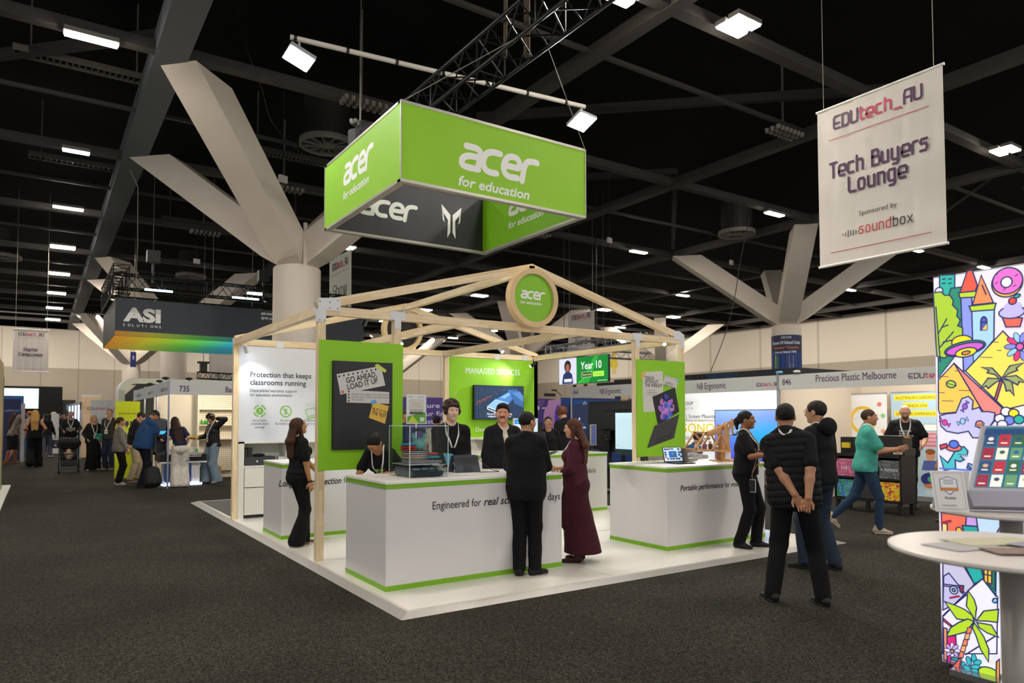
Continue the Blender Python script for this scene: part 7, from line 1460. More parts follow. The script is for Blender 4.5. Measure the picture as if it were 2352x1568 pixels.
# ---- things further down the aisle
t = thing('portal_frame', 'white rounded portal frame with dark inside behind the numbered booth', 'portal', (1, 19.5, 0)); pts = []; ys = 21.5
P0 = pix(273, 900, 'y', ys); top = pix(300, 868, 'y', ys)[2]; x0 = P0[0]
out = [(x0, 0), (x0, top-.45)]+[(x0+.45-.45*math.cos(a), top-.45+.45*math.sin(a)) for a in np.linspace(0, math.pi/2, 8)][1:]+[(x0+4.5, top+.0)]
inn = [(x0+.18, 0), (x0+.18, top-.5)]+[(x0+.53-.35*math.cos(a), top-.53+.35*math.sin(a)) for a in np.linspace(0, math.pi/2, 8)][1:]+[(x0+4.5, top-.18)]
b = MB()
for i in range(len(out)-1):
    b.prism([(out[i][0], ys, out[i][1]), (out[i+1][0], ys, out[i+1][1]), (inn[i+1][0], ys, inn[i+1][1]), (inn[i][0], ys, inn[i][1])], YP, 1.2)
b.build('frame', PAPER, t); b = MB(); b.quad((x0+.18, ys+.6, .0), (x0+4.4, ys+.6, 0), (x0+4.4, ys+.6, top-.18), (x0+.6, ys+.6, top-.18), (x0+.18, ys+.6, top-.6)); b.build('dark_back', mat('portal_back', '4a4a50', .6), t)
def board(name, label, cat, u0, v0, u1, v1, y, col, th=.04, draw=None, em=0, stand=False, m=None, z0=None):
    p0 = pix(u0, v0, 'y', y); p1 = pix(u1, v0, 'y', y); pb = pix(u0, v1, 'y', y)[2] if z0 is None else z0
    t = thing(name, label, cat, ((p0[0]+p1[0])/2, y, pb)); MB().box(p0[0], p1[0], y, y+th, pb, p0[2]).build('panel', m or mat('board_'+col, col, .6, emit=em), t)
    if draw: A = Art((p0[0], y-.001, pb), XP, ZP, YM); draw(A, p1[0]-p0[0], p0[2]-pb); A.build('print', PRINT if not em else SCREEN, t)
    return t
def yel(A, w, h):
    A.text('CyberBrick. Beyond Bricks', w*.5, h*.83, .075, '3a4010', .006, align='c', fit=w*.82)
    for i in range(3):
        c = w*(.27+.2*i); A.ell(c, h*.71, .04, .07, '3a3a4a', n=8); A.rect(c-.045, h*.68, c+.045, h*.74, '3a3a4a'); A.rect(c-.02, h*.66, c+.02, h*.69, '55556a')
board('poster_board', 'yellow green poster about toy bricks beside the side fascia', 'poster', 266, 921, 322, 1060, 17.6, 'd6e418', draw=yel, z0=0)
board('booth_wall', 'white wall panel with event lettering behind the pink-shirted man', 'wall panel', 209, 918, 262, 1000, 27, 'd5d8da', draw=lambda A, w, h: (A.tech('EDUtech_AU', w*.55, h*.84, .10, .018, ['6a3a60']*3+['c23a62']*5, 'c'), A.rect(w*.3, h*.4, w*.62, h*.72, 'bcc4c8')), z0=0)
board('booth_wall', 'beige lit wall panel with a white top edge further down the aisle', 'wall panel', 187, 906, 232, 1010, 31, 'f0d0a4', z0=0, draw=lambda A, w, h: (A.rect(0, h-.08, w, h, 'e8e8e6'),))
t = thing('aisle_booth_row', 'row of pale shell booths with blue-white lit ends far down the aisle', 'booth', (-1.3, 34, 0)); ya = 30
b = MB(); 
for i in range(5): p0 = pix(186-i*7, 922+i*1.6, 'y', ya+i*4); b.box(p0[0]-.02, p0[0]+.02, ya+i*4, ya+i*4+3.6, p0[2]-.35, p0[2]); b.box(p0[0]-.02, p0[0]+.02, ya+i*4, ya+i*4+.06, 0, p0[2])
b.build('fascia', mat('fascia_blue', '9fb4c8', .5), t); b = MB()
for i in range(4): p0 = pix(181-i*7, 930+i, 'y', ya+i*4); b.box(p0[0]-.03, p0[0]+.03, ya+i*4-.02, ya+i*4, 1.2, p0[2]-.0)
b.build('light_strip', mat('led_glow_b', 'ffffff', .4, emit=2.5, ecol='a8c4ff'), t)
t = thing('stage_drape', 'black stage drape with a big pale screen at the end of the hall', 'stage', (-3, 60, 0)); p0 = pix(-60, 884, 'y', 60); p1 = pix(144, 884, 'y', 60); b = MB(); n = 60
for i in range(n): x = p0[0]+(p1[0]-p0[0])*i/n; b.box(x, x+(p1[0]-p0[0])/n, 60+.06*(i % 2), 60.2, 0, p0[2])
b.build('drape', mat('drape_black', '060606', .9), t); a_, c_ = pix(-40, 890, 'y', 59.8), pix(88, 938, 'y', 59.8); MB().box(a_[0], c_[0], 59.8, 59.85, c_[2], a_[2]).build('lit_screen', mat('stage_screen', 'cfe8e4', .5, emit=.45, ecol='cdeae6'), t)
tag(MB().box(-5.5, -.2, 60.4, 61, 0, 3.2).build('dark_wall', mat('dark_wall', '2a2624', .8)), 'dark low wall beside the black stage drape', 'wall panel')
board('booth_wall', 'navy booth wall with small white lettering at the aisle side', 'wall panel', -10, 916, 48, 1000, 30, '1c2a5a', z0=0, draw=lambda A, w, h: A.text('IntelliSchool', w*.62, h*.80, .12, 'a8b4d0', align='c'))
board('booth_wall', 'mid blue booth header with an orange mark behind the navy wall', 'wall panel', -5, 908, 55, 920, 33, '2a5a98', z0=2.1, draw=lambda A, w, h: A.rect(w*.45, h*.3, w*.8, h*.55, 'c87048'))
board('booth_wall', 'pale wall end with grey side behind the scarf woman', 'wall panel', 49, 926, 58, 1010, 29, 'b8b6b8', z0=0)
t = board('flip_screen', 'white standing board behind the person in the cowboy hat', 'board', 118, 950, 136, 1000, 36, 'd0d0d0', z0=0); 
t = thing('edge_partition', 'pine-edged colourful partition at the picture edge', 'partition', (-3.3, 13, 0))
for k, (y0, y1, c) in enumerate(((12.0, 14.9, None), (14.9, 15.2, '6ac830'), (15.2, 15.5, 'd85a90'))):
    MB().box(-3.42, -3.3, y0, y1, .04, 3.0-.14*k).build('panel', mat('part_'+(c or 'w'), c, .5) if c else mat('ring_ply', 'dcbf8f', .5), t)
A = Art((-3.299, 0, .04), YP, ZP, XP); 
for i in range(12): A.rect(15.22, i*.22, 15.48, (i+1)*.22, ['2a5ab0', '3a6ab8', '6a50a8', '8a4aa8', 'c85a60', 'd8703a', 'c84a90', 'b83a88', 'a83a80', '9a3a80', 'a83a80', 'b84a88'][i])
A.build('print', PRINT, t); MB().box(-6, -3.15, 9.5, 16.5, 0, .035).build('white_floor', PAPER, t)
# ---- dark hanging banner of the IT booth
t = thing('dark_hanging_banner', 'navy hanging banner box with rainbow lower edge over the aisle', 'hanging sign', (2.7, 18.8, 4)); NAVY = mat('banner_navy', '16202e', .5, bump=(1.5, .5))
MB().box(-.9, 6.3, 16.6, 16.62, 4.0, 5.04).build('front_cloth', NAVY, t); MB().box(-.9, -.88, 16.62, 20.98, 4.0, 5.04).build('side_cloth', NAVY, t); MB().box(6.28, 6.3, 16.62, 20.98, 4.0, 5.04).build('side_cloth', NAVY, t); MB().box(-.9, 6.3, 20.98, 21, 4, 5.04).build('rear_cloth', NAVY, t)
def rainbow(f):
    st = [(0, (.9, .62, .1)), (.12, (.75, .75, .12)), (.28, (.3, .68, .22)), (.45, (.05, .55, .7)), (.6, (.1, .6, .55)), (.8, (.45, .72, .12)), (1, (.6, .75, .12))]
    for (a, ca_), (b_, cb_) in zip(st[:-1], st[1:]):
        if f <= b_: k = (f-a)/(b_-a); return [ca_[i]*(1-k)+cb_[i]*k for i in range(3)]
    return st[-1][1]
A = planeY(16.599); n = 50
for i in range(n): x = -.9+7.2*i/n; A.face([(x, 4.0), (x+7.2/n, 4.0), (x+7.2/n, 4.13), (x, 4.13)], [c*.8 for c in rainbow(i/n)])
A.up(); q = lambda u, v: a2(A, u, v)
k1, k2 = q(283, 735), q(369, 735)
A.text('ASI', k1[0], k1[1], .50, 'd8d8d8', .05, fit=k2[0]-k1[0]); 
for i in range(4): A.rect(k1[0], k1[1]+.24+i*.035, k2[0], k1[1]+.25+i*.035, '16202e')
for i, ch in enumerate('SOLUTIONS'): A.text(ch, k1[0]+(k2[0]-k1[0])*i/8.3, k1[1]-.16, .1, 'd8d8d8', .01)
k = q(600, 722); A.text('asi.com.au', k[0], k[1], .13, 'd8d8d8', .01); k = q(600, 732); A.text('@ASI_Solutions', k[0], k[1], .09, 'd8d8d8', .01); A.build('lettering', PRINT, t)
A = Art((-.9, 16.62, 3.995), XP, YP, (0, 0, -1)); 
for i in range(n): x = 7.2*i/n; A.face([(x, 0), (x+7.2/n, 0), (x+7.2/n, 4.36), (x, 4.36)], rainbow(i/n))
A.build('underside_cloth', mat_print('rainbow_cloth', .5, .2), t)
# ---- purple and blue booth walls behind the pavilion
tc = lambda: None
def purple(A, w, h):
    A.text('Secure', w*.42, h*.70, .21, 'ded4ea', .006, sx=.95); 
t = thing('booth_wall', 'purple booth wall with large pale letters behind the leaflet holder', 'wall panel', (6, 12, 0)); y_ = 12.0; p0, p1 = pix(905, 911, 'y', y_), pix(1075, 911, 'y', y_); MB().box(p0[0], p1[0], y_, y_+.05, 0, p0[2]).build('panel', mat('purple_wall', '43307a', .5), t)
A = planeY(y_-.001); q = lambda u, v: a2(A, u, v); hh = q(980, 911)[1]
for (s_, u, v, sz) in (('Secure', 1022, 936, .20), ('Your Enterprise', 1050, 955, .20), ('& Institutions', 1041, 973, .20)):
    pass
for s_, u0, v, fit_ in (('Secure', 950, 936, 60), ('Your Enterprise', 953, 955, 130), ('Institution', 968, 973, 78)): p = q(u0, v); p2 = q(u0+fit_, v); A.text(s_, p[0], p[1], .19, 'e0d8ec', .006, fit=p2[0]-p[0])
A.build('lettering', PRINT, t)
t = thing('booth_wall', 'violet booth wall with blob shapes behind the big desktop screen', 'wall panel', (11.5, 13, 0)); y_ = 13.; p0, p1 = pix(1225, 915, 'y', y_), pix(1288, 913, 'y', y_); MB().box(p0[0], p1[0], y_, y_+.05, 0, p0[2]).build('panel', mat('violet_wall', '47327f', .5), t); W_ = p1[0]-p0[0]
A = Art((p0[0], y_-.001, 0), XP, ZP, YM); A.ell(.05, 2.3, .4, .28, '6a4a98', a0=180, a1=360); A.ell(W_*.62, 1.75, .28, .42, 'c08ac8'); A.poly([(W_*.55, 2.3), (W_, 2.36), (W_, 2.1), (W_*.85, 1.7), (W_*.45, 1.9)], 'c08ac8'); A.ell(W_*.9, 1.7, .14, .45, '5a48c8'); A.ell(.1, 1.2, .35, .3, '8060a8'); A.ell(W_*.9, 1.15, .3, .3, '6a50a0'); A.rect(.1, 1.98, .24, 2.10, 'd8cce0'); A.ell(-.02, 2.03, .05, .05, 'd8cce0'); A.rect(.34, 2.02, .5, 2.06, 'd8cce0'); A.build('printed_graphic', PRINT, t)
t = thing('booth_wall', 'bright blue booth wall with a diamond logo word beyond the display backs', 'wall panel', (13.4, 13, 0)); p2 = pix(1462, 913, 'y', y_); MB().box(p1[0]+.01, p2[0], y_, y_+.05, 0, p0[2]+.05).build('panel', mat('airia_blue', '123c86', .5), t)
A = Art((p1[0], y_-.001, 0), XP, ZP, YM); Wb = p2[0]-p1[0]; A.rect(.55, 2.12, Wb*.75, 2.33, '1a5aa8'); A.rect(Wb*.78, 2.2, Wb*.88, 2.4, 'f0c080'); A.rect(Wb*.88, 2.2, Wb, 2.4, '5a48a8')
a0_ = a2(planeY(y_), 1343, 925)[0]-p1[0]; A.poly([(a0_-.09, 2.2), (a0_, 2.29), (a0_+.09, 2.2), (a0_, 2.11)], 'e0e8f4'); A.poly([(a0_-.045, 2.2), (a0_, 2.245), (a0_+.045, 2.2), (a0_, 2.155)], '1a5aa8'); A.text('airia', a0_+.14, 2.14, .17, 'e0e8f4', .01)
A.stroke([(.1, 1.7), (.12, 2.0), (.2, 2.15), (.55, 2.17)], .008, '5a80c0'); A.build('lettering', PRINT, t)
def pcs(A, w, h): A.rect(-w, -h, w, h, '0a1a3c'); A.rect(-w, -h, w, -h*.3, '0a1230'); A.ell(0, h*.3, .03, .04, 'c8d4e8'); A.rect(-w*.4, h*.02, w*.6, h*.04, '5a6a88'); A.rect(w*.3, -h*.2, w*.7, -h*.1, '8a9ab8')
p = pix(1330, 960, 'y', 12.4); monitor((p[0], 12.4, 0), .78, 1.3, 0, 'dark navy touch display in front of the bright blue wall', pcs, zb=.0, name='display', zs=.85, stand=False)
tag(MB().box(p[0]-.08, p[0]+.08, 12.45, 12.5, 0, .9).build('screen_support', BLACK), 'black post holding the navy touch display', 'post')
# spotlight arm on the violet wall
t = thing('arm_spotlight', 'black arm spotlights above the violet wall', 'lamp', (11.2, 12.95, 2.4)); p = pix(1263, 908, 'y', 12.9); b = MB(); b.obox(p+(0, 0, .02), XP, YP, ZP, .4, .08, .1); b.obox(p+(.1, -.1, .17), XP, YP, ZP, .15, .1, .05); b.tube(p+(.15, -.1, .17), p+(.5, 0, 0), .012, 6); b.build('lamp_arm', BLACK, t)
# year 10 screens
t = thing('hanging_screen', 'pair of hanging screens, one portrait photo and one green year ten slide', 'screen', (12, 12, 2.8)); xs_ = 12.; A = planeX(xs_-.03); q = lambda u, v: a2(A, u, v); (a0, zt_), (a1, _), (_, zb_) = q(1284, 825), q(1397, 813), q(1284, 884); am = q(1324, 820)[0]
MB().box(xs_-.03, xs_+.05, -a1, -a0, zb_, zt_).build('casing', BLACK, t); A.h = .001
A.rect(a0+.01, zb_+.01, am, zt_-.01, 'cdd0e4'); cx_ = (a0+am)/2; A.ell(cx_, zb_+.6, .18, .2, '181418'); A.ell(cx_, zb_+.55, .1, .13, '9a5a44'); A.poly([(cx_-.3, zb_+.02), (cx_+.3, zb_+.02), (cx_+.24, zb_+.32), (cx_+.1, zb_+.42), (cx_-.1, zb_+.42), (cx_-.24, zb_+.32)], '1c2c58'); A.rect(cx_-.18, zb_+.08, cx_+.22, zb_+.18, 'e8ecf2'); A.text('Jessica Jones', cx_+.02, zb_+.1, .07, '3a5a8a', align='c')
A.rect(am, zb_+.01, a1-.01, zt_-.01, '0c7a2c'); A.poly([(am+.2, zb_+.01), (am+.6, zb_+.01), (am+1.1, zt_-.01), (am+.9, zt_-.01)], '2aa03a'); A.poly([(am+.05, zb_+.01), (am+.15, zb_+.01), (am+.7, zb_+.4)], '4ac04a')
A.text('Year 10', (am+a1)/2-.05, zb_+.46, .34, 'f4f8f4', .004, align='c', fit=.98*(a1-am)/1.65*1.1); A.rect(am+.25, zb_+.2, am+.75, zb_+.36, '123a1c', 'd8f0d8', .01); A.text('Visual Arts', am+.5, zb_+.25, .1, 'd0f080', .01, align='c'); A.rect(am+.82, zb_+.2, am+1.35, zb_+.36, 'a8e850'); A.text('Showcase', am+1.08, zb_+.25, .1, '4a7a2a', align='c'); A.rect(am+1.05, zb_+.06, am+1.5, zb_+.075, 'd0e8d0')
A.build('lit_screen', mat_print('lit_screen_bright', .3, .6), t); b = MB(); [b.tube((xs_, -(a0+f*(a1-a0)), zt_), (xs_, -(a0+f*(a1-a0)), 9), .01, 5) for f in (.1, .9)]; b.build('hanging_wire', BLACK, t)
tag(MB().box(11.6, 12.3, 7.8, 11.0, 2.66, 2.78).build('dark_header', BLACK), 'black header strip lying on top of the numbered fascia beside the screens', 'header')
# ---- right shell booths 844 / 846
xf = 10.0; FW = mat('booth_beige', 'd8cab6', .6)
t = thing('exhibition_booth', 'shell booth numbered 844 with a white lit graphic wall', 'booth', (11.5, 7, 0)); MB().box(xf, xf+.02, 3.5, 10.24, 2.28, 2.585).build('fascia', FASC, t); bposts(t, ((xf, 10.24), (xf, 3.47)), 2.62, .022); MB().box(13, 13.05, 3.5, 10.24, 0, 2.5).build('rear_wall', FW, t)
A = planeX(xf-.001); q = lambda u, v: a2(A, u, v)
def fz(s_, u0, u1, v, sz, c=PUR, bo=.01): p, p2 = q(u0, v), q(u1, v); A.text(s_, p[0], p[1], sz, c, bo, fit=p2[0]-p[0])
fz('844', 1317, 1328, 906, .17); fz('NB Ergonomic', 1378, 1426, 904.5, .2); fz('NB Ergonomic', 1601, 1667, 894, .2); p = q(1762, 884); A.tech('EDUtech_AU', p[0], p[1]-.02, .065, .012, [PUR]*3+['c23a62']*5+[PUR]*2, 'c', fit=.52); A.build('fascia_lettering', PRINT, t)
t = thing('exhibition_booth', 'shell booth numbered 846 with beige walls and two roll-up posters', 'booth', (11.5, 1.5, 0)); MB().box(xf, xf+.02, -1.5, 3.44, 2.28, 2.585).build('fascia', FASC, t); bposts(t, ((xf, -1.5),), 2.62); MB().box(13, 13.05, -1.5, 3.44, 0, 2.5).build('rear_wall', FW, t); MB().box(xf+.04, 13, 3.43, 3.48, 0, 2.5).build('side_wall', FW, t)
A = planeX(xf-.001); fz('846', 1797, 1817, 884, .17, bo=.008); fz('Precious Plastic Melbourne', 1874, 2059, 877, .2, bo=.008); p = q(2121, 863); A.tech('EDUtech_AU', p[0]+.2, p[1]-.03, .08, .016, [PUR]*3+['c23a62']*5+[PUR]*2, 'l' if 0 else 'c'); A.build('fascia_lettering', PRINT, t)
for x, y in ((11.3, 1.6), (11.2, 6.5)):  # bare point lights added inside the two side booths
    L = bpy.data.lights.new('booth_fill', 'POINT'); L.energy = 50; L.color = (1, .92, .82); L.shadow_soft_size = .15; o = bpy.data.objects.new('booth_fill', L); COL.objects.link(o); o.location = (x, y, 2.4)
for k, (u, y) in enumerate(((1790, 3.55), (1830, 3.1), (1320, 10.1), (1345, 9.9))):
    p = pix(u, (855, 853, 886, 884)[k], 'x', xf); tl = thing('arm_spotlight', ['blue-tinted lamp over the post between the two numbered booths', 'pale lamp on the fascia beside the 846 number', 'small black lamp on the far corner of the 844 fascia', 'lamp with a cable near the far corner of the 844 fascia'][k], 'lamp', tuple(p), 'lamps on the side booth fascias'); MB().ell(p, (.05, .08, .03)).build('head', (mat('lamp_blue', '6aa8d8', .4), PAPER, BLACK, BLACK)[k], tl); MB().tube(p, (p[0], p[1], 2.585), .012, 6).build('clip', BLACK, tl)
# NB booth graphic and displays
t = thing('graphic_wall', 'bright white graphic wall with yellow and dark lettering', 'graphic wall', (12.9, 7, 0)); A = planeX(12.85); MB().box(12.86, 12.95, 5.55, 9.3, .4, 2.42).build('panel', mat('graphic_white', 'f4f6f8', .5, emit=.3), t); q = lambda u, v: a2(A, u, v)
fz('BATTEN GROUP', 1530, 1592, 931, .14, '2c3048'); fz('1300 836274', 1545, 1592, 941, .11, '9a9ea8', 0); fz('Australia | Screen Mounts', 1540, 1642, 960, .16, '2c3048'); fz('nbergo.com | www.screenmounts', 1528, 1645, 967, .1, '8a7a10'); fz('ERGONOMIC', 1536, 1690, 992, .38, 'f0d800', .012); fz('Mobile Cart', 1545, 1630, 1008, .15, '2c3048'); p = q(1590, 1015); A.rect(p[0]-.3, p[1], p[0]+.7, p[1]+.015, 'f0d800'); A.build('lettering', mat_print('graphic_print', .5, .2), t)
A = planeX(12.3); q = lambda u, v: a2(A, u, v); (a0, zt_), (_, zb_) = q(1641, 941), q(1641, 1053); a1 = q(1800, 941)[0]; t = thing('interactive_display', 'large display with a blue and violet gradient picture', 'display', (12.3, -(a0+a1)/2, zb_)); MB().box(12.3, 12.38, -a1, -a0, zb_, zt_).build('casing', BLACK, t); A.h = .001; n = 16
for i in range(n):
    for j in range(n):
        x = a0+.02+(a1-a0-.04)*i/n; z = zb_+.02+(zt_-zb_-.04)*j/n; fx, fz_ = i/n, j/n; d = max(0, 1-math.hypot(fx-.75, (fz_-.35)*1.3)*1.5); c = [.30+.15*fz_-.28*d, .30+.28*fz_+.22*d, .80+.08*d]; A.face([(x, z), (x+(a1-a0-.04)/n, z), (x+(a1-a0-.04)/n, z+(zt_-zb_-.04)/n), (x, z+(zt_-zb_-.04)/n)], c)
A.build('lit_screen', SCREEN, t); MB().box(12.4, 12.5, -(a0+a1)/2-.1, -(a0+a1)/2+.1, 0, 1.4).build('stand', DARK, t)
t = thing('interactive_display', 'big black display seen from behind with mount arm and ports', 'display', (8.5, 6.9, .9)); A = planeX(8.5); q = lambda u, v: a2(A, u, v); (a0, zt_), (_, zb_) = q(1351, 922), q(1351, 1034); a1 = q(1470, 922)[0]
MB().box(8.5, 8.58, -a1, -a0, zb_, zt_).build('rear_casing', mat('display_back', '1d1f21', .4), t); MB().box(8.44, 8.5, -a1+.05, -a0-.08, zb_+.1, zt_-.12).build('rear_cover', mat('display_back2', '232628', .35), t)
b = MB(); ym = -(a0+a1)/2; b.box(8.30, 8.44, ym-.12, ym+.2, zb_+.28, zb_+.52); b.box(8.3, 8.42, ym-.35, ym+.1, zb_+.5, zb_+.54); b.box(8.34, 8.42, ym-.05, ym+.0, 0.1, zb_+.4); b.build('mount_bracket', BLACK, t); b = MB(); 
for dy, dz, in ((.12, .42), (.0, .38), (-.02, .3)): b.lathe((8.29, ym+dy, zb_+dz), [(.018, 0), (.012, -.02)], 10, XP)
b.build('mount_knob', CHROME, t); b = MB()
for i in range(5): b.box(8.43, 8.44, -a1+.15+i*.2, -a1+.3+i*.2, zt_-.25, zt_-.2)
b.build('vent', BLACK, t); MB().box(8.2, 8.9, ym-.4, ym+.4, 0, .06).build('stand_base', BLACK, t)
t = thing('interactive_display', 'display with a plain pale blue screen on a black stand beside the panel post', 'display', (8.2, 6.1, .9)); A = planeX(8.2); q = lambda u, v: a2(A, u, v); (a0, zt_), (_, zb_), (_, z2_) = q(1412, 947), q(1412, 1030), q(1412, 1043); a1 = q(1480, 947)[0]
MB().box(8.2, 8.25, -a1, -a0, z2_, zt_).build('casing', mat('disp_teal', '35525a', .4), t); A.h = .001; A.rect(a0+.02, zb_, a1-.02, zt_-.01, 'bcd8e4'); A.ell(a0+.1, zb_+.08, .008, .012, '2a7ac8'); A.build('lit_screen', SCREEN, t); b = MB(); b.box(8.22, 8.28, -a0-.25, -a0-.18, 0, z2_); b.box(8.0, 8.5, -a0-.6, -a0-.05, .0, .05); b.build('stand', BLACK, t)
# dark raised structure above
t = thing('dark_canopy', 'dark navy canopy with a dotted wave pattern behind the numbered fascias', 'canopy', (15, 9, 2.85)); MB().box(15, 15.2, 6.6, 14, 2.86, 3.12).box(15, 22, 6.4, 6.6, 2.86, 3.12).build('header_box', mat('canopy_navy', '1b2028', .5), t); A = planeX(14.99)
for i in range(26):
    for j in range(5): x = -9.6+i*.045; A.face([(x, 2.89+j*.045), (x+.02, 2.89+j*.045), (x+.02, 2.91+j*.045), (x, 2.91+j*.045)], '2a6aa0')
A.build('dot_pattern', PRINT, t)
for x, y in ((15.1, 13.9), (21.9, 6.5), (15.1, 6.5)): MB().box(x-.08, x+.08, y-.08, y+.08, 0, 2.86).build('post', DARK, t)
tag(MB().box(13.6, 13.66, -3, 4.6, 2.5, 2.72).build('wooden_edge_board', mat('edge_orange', 'c08a60', .6)), 'thin orange-brown board edge above the 846 booth', 'board')
# roll-up posters
def rollup(label, uc0, uc1, vt, draw, col):
    xr = 12.6; A = planeX(xr); q = lambda u, v: a2(A, u, v); (a0, zt_), (a1, _) = q(uc0, vt), q(uc1, vt); t = thing('roll_up_poster', label, 'poster', (xr, -(a0+a1)/2, 0)); MB().box(xr, xr+.012, -a1, -a0, .1, zt_).build('sheet', mat('sheet_'+col, col, .5), t); MB().box(xr-.08, xr+.1, -a1-.01, -a0+.01, 0, .1).build('base', ALU, t); MB().box(xr-.01, xr+.02, -a1, -a0, zt_-.02, zt_+.01).build('top_rail', ALU, t); A = Art((xr-.001, -a0, 0), YM, ZP, XM); draw(A, a1-a0, zt_); A.build('print', PRINT, t)
def d1(A, w, h):
    c = (w*.5, h*.74); A.ring(c[0], c[1], w*.22, w*.29, 'e8c040'); A.text('PRECIOUS PLASTIC', c[0], c[1]+w*.235, .035, '6a5a20', align='c', fit=w*.3)
    for (x, y, cc) in ((.13, .90, 'e08a9a'), (.85, .89, 'd87a70'), (.92, .78, '8ac88a'), (.12, .72, 'c8a0d0'), (.92, .63, 'e0a070')): A.ell(w*x, h*y, .05, .05, cc); A.stroke([(w*x, h*y), (c[0], c[1]+.1)], .004, '9a9aa0')
def d2(A, w, h):
    for i, s_ in enumerate(("AUSTRALIA'S LEADING", 'HANDS-ON', 'LEARNING EXPERIENCE')):
        ww = (.86, .5, .86)[i]; z = h*(.935-i*.075); A.rect(w*(.5-ww/2), z-.03, w*(.5+ww/2), z+.09, 'f0d830'); A.text(s_, w*.5, z-.005, .085, '2a2a20', .004, align='c', fit=w*ww*.92)
    for i in range(4): A.rect(w*.05, h*(.60-i*.035), w*.9, h*(.622-i*.035), 'e07078')
    A.rect(w*.66, h*.64, w*.92, h*.70, 'e8ece8', '55606a', .008); A.rect(w*.3, h*.67, w*.6, h*.675, '6a7a80')
    A.poly([(w*.5, h*.14), (w*.98, h*.14), (w*.98, h*.46), (w*.5, h*.46)], 'a8c0c8'); A.ell(w*.78, h*.41, .09, .1, 'c89070'); A.ell(w*.78, h*.45, .1, .06, '8a4a28'); A.poly([(w*.6, h*.28), (w*.98, h*.28), (w*.95, h*.37), (w*.65, h*.37)], '4a5a9a'); A.ell(w*.78, h*.2, .2, .14, '2a2a7a'); A.ell(w*.8, h*.2, .09, .06, '3ab06a'); A.ell(w*.8, h*.14, .16, .05, 'c87840'); A.rect(w*.65, h*.06, w*.85, h*.1, 'c0ccd0')
rollup('white roll-up poster with a yellow ring behind the man in turquoise', 1929, 2036, 905, d1, 'e6e8ea'); rollup('pale blue roll-up poster with yellow brushed headline', 2046, 2160, 901, d2, 'a9c4d6')
# cube cabinet with bins
t = thing('cube_cabinet', 'black cube cabinet with clear bins of coloured plastic flakes', 'cabinet', (10.2, 1.6, 0)); cx0_, cx1_, cy0_, cy1_, ct = 9.9, 10.38, .95, 2.2, 1.05; KB_ = mat('cabinet_black', '131212', .5)
b = MB(); b.box(cx0_, cx1_, cy0_, cy1_, ct-.05, ct); b.box(cx0_, cx1_, cy0_, cy1_, .20, .24)
for i in range(4): y = cy0_+(cy1_-cy0_-.03)*i/3; b.box(cx0_+.001, cx1_, y, y+.03, .24, ct-.05)
b.box(cx0_+.002, cx1_, cy0_, cy1_, .60, .63); b.box(cx1_-.02, cx1_, cy0_, cy1_, .2, ct); b.box(cx0_, cx1_, cy0_-.004, cy0_+.02, .2, ct); b.build('carcass', KB_, t)
for x in (cx0_+.04, cx1_-.04):
    for y in (cy0_+.05, (cy0_+cy1_)/2, cy1_-.05): MB().box(x-.03, x+.03, y-.03, y+.03, 0, .2).build('leg', KB_, t)
def flakes(cols, nm): 
    m = bpy.data.materials.new(nm); m.use_nodes = True; nt = m.node_tree; v = nt.nodes.new('ShaderNodeTexVoronoi'); v.inputs['Scale'].default_value = 32; tcn = nt.nodes.new('ShaderNodeTexCoord'); nt.links.new(tcn.outputs['Object'], v.inputs['Vector']); sep = nt.nodes.new('ShaderNodeSeparateColor'); nt.links.new(v.outputs['Color'], sep.inputs[0]); r = nt.nodes.new('ShaderNodeValToRGB'); r.color_ramp.interpolation = 'CONSTANT'
    while len(r.color_ramp.elements) < len(cols): r.color_ramp.elements.new(.5)
    for i, c in enumerate(cols): r.color_ramp.elements[i].position = i/len(cols); r.color_ramp.elements[i].color = lin(c)+(1,)
    nt.links.new(sep.outputs[0], r.inputs[0]); nt.links.new(r.outputs[0], nt.nodes['Principled BSDF'].inputs['Base Color']); return m
bins = {(0, 1): ('flakes_clear', ['5a6064', '7a8084', '4a5054'], '4. REMAKE', 'grey clear'), (0, 0): ('flakes_yellow', ['e8c020', 'e0a818', 'd03a4a', 'f0d840'], '', 'yellow and red'), (1, 1): ('flakes_blue', ['2a4a7a', '3a6a9a'], '', 'dark blue'), (1, 0): ('flakes_dark', ['2a2a2c', '3a3a3e'], '', 'black'), (2, 1): ('flakes_pink', ['c86a90', 'd88aa8', 'b84a78'], 'SORT', 'pink'), (2, 0): ('flakes_green', ['2a8a4a', '3a6ac8', '4ab060', '6a9ad8'], '', 'green and blue')}
for (i, j), (nm, cols, s_, lb) in bins.items():
    y = cy0_+.04+i*(cy1_-cy0_-.03)/3; w_ = (cy1_-cy0_-.03)/3-.05; z = .25+j*.385; tt = thing('storage_bin', 'bin of '+lb+' plastic flakes in the black cube cabinet', 'bin', (cx0_+.2, y+w_/2, z), 'flake bins in the cabinet'); MB().box(cx0_+.015, cx1_-.05, y, y+w_, z, z+.32).build('flakes', flakes(cols, nm), tt)
    if s_: A = Art((cx0_+.014, y+w_, z), YM, ZP, XM); A.text(s_, w_/2, .13, .07, 'eceff0', .006, align='c', fit=w_*.85 if len(s_) > 4 else w_*.5); A.build('lettering', PRINT, tt)
